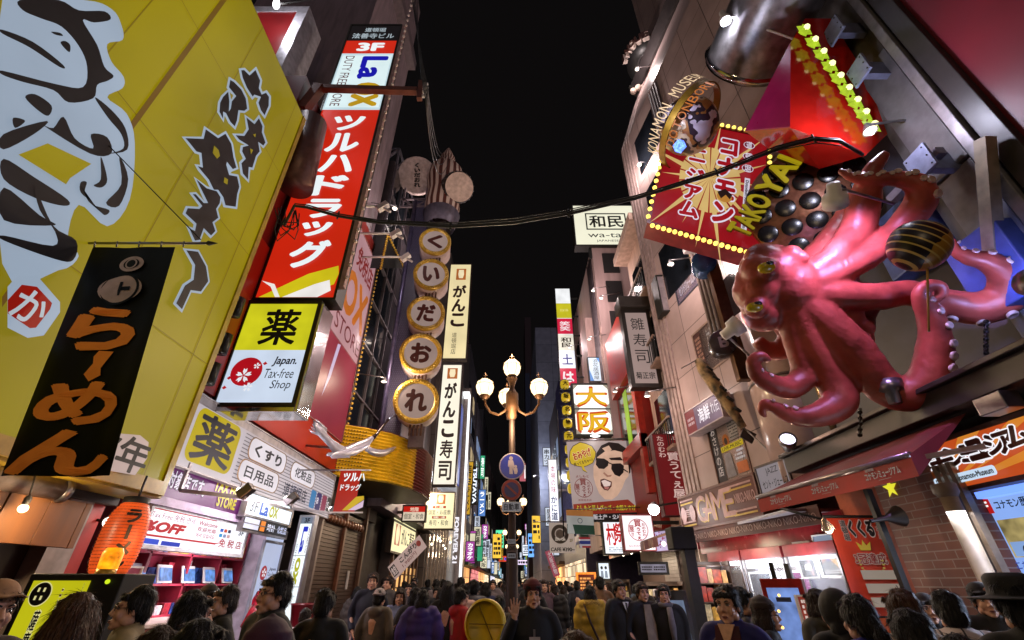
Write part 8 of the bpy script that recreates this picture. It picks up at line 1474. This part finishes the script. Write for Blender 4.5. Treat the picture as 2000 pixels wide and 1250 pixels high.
def plaid():
    m = bpy.data.materials.new('plaid'); m.use_nodes = True; n = m.node_tree.nodes; L = m.node_tree.links; t = n.new('ShaderNodeTexCoord'); b_ = n.new('ShaderNodeTexBrick'); b_.offset = 0; b_.inputs['Scale'].default_value = 1; b_.inputs['Brick Width'].default_value = .11; b_.inputs['Row Height'].default_value = .1; b_.inputs['Mortar Size'].default_value = .006
    s_ = n.new('ShaderNodeSeparateXYZ'); c_ = n.new('ShaderNodeCombineXYZ'); L.new(t.outputs['Object'], s_.inputs[0]); L.new(s_.outputs[0], c_.inputs[0]); L.new(s_.outputs[2], c_.inputs[1]); L.new(c_.outputs[0], b_.inputs['Vector']); b_.inputs['Color1'].default_value = (*lin('b8a8a4'), 1); b_.inputs['Color2'].default_value = (*lin('a89a98'), 1); b_.inputs['Mortar'].default_value = (*lin('2a2430'), 1); L.new(b_.outputs[0], n['Principled BSDF'].inputs['Base Color']); n['Principled BSDF'].inputs['Roughness'].default_value = .8; return m
r = person(1838, 1152, 3.0, 'man in a white plaid shirt jacket with glasses seen from behind', 150, 'short', 'k', 'hoodie', 'b8a8a4'); [o for o in r.children if o.name.startswith('coat')][0].material_slots[0].material = plaid(); glasses(r)
r = person(1798, 1155, 4.1, 'takoyaki cook in a black cap bending behind the counter', -25, 'short', 'k', 'jacket', '141012', hat='cap', hatc='1c1614', arms='hold', fine=True)
r = person(1905, 1134, 3.7, 'cook in a black cap with a pink badge lowering his face to a tray', -30, 'short', 'k', 'jacket', '141012', hat='cap', hatc='120e0e', arms='hold', fine=True); pc('badge', r, lambda b: b.ball((.03, -.078, HEADC + .075), (.03, .02, .026), pm('a06a58', .5), 10, 8)); pc('tray', r, lambda b: b.box(-.14, -.42, 1.2, .12, -.26, 1.215, STEEL))
person(1972, 1150, 2.2, 'man in a wide black hat at the right picture edge', 150, 'short', 'k', 'coat', '101014', hat='hat', hatc='0e0e12', H=1.7)
person(1858, 1238, 1.9, 'top of a black haired head in front of the plaid jacket', 180, 'short', 'k', 'jacket', '15131a')
person(1125, 1231, 1.9, 'top of a brown haired head at the bottom centre edge', 185, 'short', 'br', 'jacket', '2a2018')
person(1585, 1150, 4.2, 'passer-by in an olive hooded parka beside the black hood', 200, 'bob', 'b', 'hoodie', '3a3424')
# ---- middle of the crowd
MIDC = ['14141a', '1a1c28', '2a2420', '3a3238', '0e0e12', '4a4440', '22202a', '5a4a3c', '1c2a3a', '3c2028', '6a6064', '7a1c24']
MIDN = ['black', 'ink blue', 'dark brown', 'plum grey', 'jet black', 'warm grey', 'charcoal violet', 'tan', 'teal navy', 'burgundy', 'light grey', 'red']
R = random.Random(21); used = [(0, 9.5)]; cnt = 0; tries = 0
while cnt < 165 and tries < 6000:
    tries += 1; y = 10.5 + 48 * R.random() ** 1.7; x = R.uniform(-3.9, 3.9) if y > 14 else R.choice([R.uniform(-3.4, -.3), R.uniform(.25, 1.1), R.uniform(1.9, 3.2)])
    if any((x - a) ** 2 + ((y - b) * .8) ** 2 < .3 for a, b in used) or (1.0 < x < 2.6 and y < 22 and R.random() < .75): continue
    used.append((x, y)); i = R.randrange(12) if R.random() < .55 else R.choice([0, 1, 4, 6]); fem = R.random() < .45; toward = R.random() < .45
    person(0, 0, 0, ('%s coated pedestrian walking %s in the dense crowd beyond the lamp pole' % (MIDN[i], 'toward the viewer' if toward else 'away')), (0 if toward else 180) + R.uniform(-35, 35), R.choice(['bob', 'long', 'tail']) if fem else 'short', R.choice('kkkb'), R.choice(['jacket', 'coat', 'hoodie', 'puffer']), MIDC[i], R.choice(['pocket', 'down']), R.choice([0, 1, -1]), H=R.uniform(1.53, 1.66) if fem else R.uniform(1.63, 1.8), xy=(x, y), group='%s coated crowd %s' % (MIDN[i], 'facing' if toward else 'leaving'))
    cnt += 1
# ================================================================== facade fill lamps, added to brighten dark walls and crowd
def fill_lamp(p, label, power, color, aim=None, spot=150):
    p = V(p); s_ = 1 if p.x < 0 else -1; t_ = thing('fill_lamp', label, 'fill lamp', p, None)
    part('head', t_, lambda b: b.lathe(p, [(.03, .16), (.09, .02), (.1, 0)], STEEL, 14)); part('lens', t_, lambda b: b.lathe(p, [(.001, .0), (.085, .01)], em('fff0dc', 4, 0), 14)); part('arm', t_, lambda b: b.tube([p + Z3 * .15, p + V((-s_ * .9, 0, .3))], .02, STEEL, 6))
    lamp('fill_light', p + V((s_ * .4, -.25, -.05)), power, color, .12)
fill_lamp((-4.1, 13.2, 7.2), 'small added steel fill lamp over the ribbed gold marquee', 150, (1, .78, .6))
fill_lamp((-4.0, 16.8, 10.5), 'small added steel fill lamp on the dark glass block beside the drums', 140, (1, .8, .75))
fill_lamp((-3.9, 20.4, 4.9), 'small added steel fill lamp above the sushi house awning', 220, (1, .82, .6))
fill_lamp((4.0, 12.4, 6.4), 'small added steel fill lamp on the ribbed corner of the tiled building', 90, (1, .76, .68))
fill_lamp((4.1, 16.6, 8.2), 'small added steel fill lamp on the red panelled building', 70, (1, .78, .72))
fill_lamp((4.0, 20.2, 12.5), 'high added steel fill lamp below the square cream roof sign', 200, (1, .78, .74))
fill_lamp((4.6, 10.2, 9.6), 'added steel fill lamp high on the pale tiled wall', 190, (1, .8, .76))
fill_lamp((-4.2, 28.5, 7.5), 'added steel fill lamp on the grey fashion store front', 120, (1, .85, .75))
fill_lamp((5.3, 4.2, 7.4), 'added steel fill lamp under the bracket on the grey pilaster', 90, (.78, .78, 1))
fill_lamp((4.9, 11.6, 15.5), 'added steel fill lamp near the top of the ribbed corner', 260, (1, .82, .8))
fill_lamp((-4.3, 15.5, 15.8), 'added steel fill lamp by the round plaque and the striped finial', 160, (1, .84, .8))
fill_lamp((5.7, 11.5, 21.8), 'added steel fill lamp under the dark round sign high on the tiled wall', 300, (1, .84, .82))
fill_lamp((3.9, 22.2, 9.2), 'added steel fill lamp on the annex of the mauve grey tower', 190, (1, .8, .82))
fill_lamp((3.8, 26.0, 15.0), 'added steel fill lamp by the stack of coloured tenant panels', 220, (1, .8, .82))
fill_lamp((-4.2, 11.6, 13.2), 'added steel fill lamp above the pale pink wall panel', 110, (1, .85, .85))
fill_lamp((4.3, 19.4, 15.0), 'added steel fill lamp on a long arm facing the mauve grey tower', 260, (1, .8, .8))
fill_lamp((4.2, 17.4, 13.2), 'added steel fill lamp over the top edge of the red panelled building', 160, (1, .8, .78))
fill_lamp((2.7, 57, 13), 'far added steel fill lamp before the pale blue panelled tower', 1500, (.85, .88, 1))
fill_lamp((3.6, 31.5, 7.5), 'added steel fill lamp on the dark violet ribbed block', 260, (.8, .8, 1))
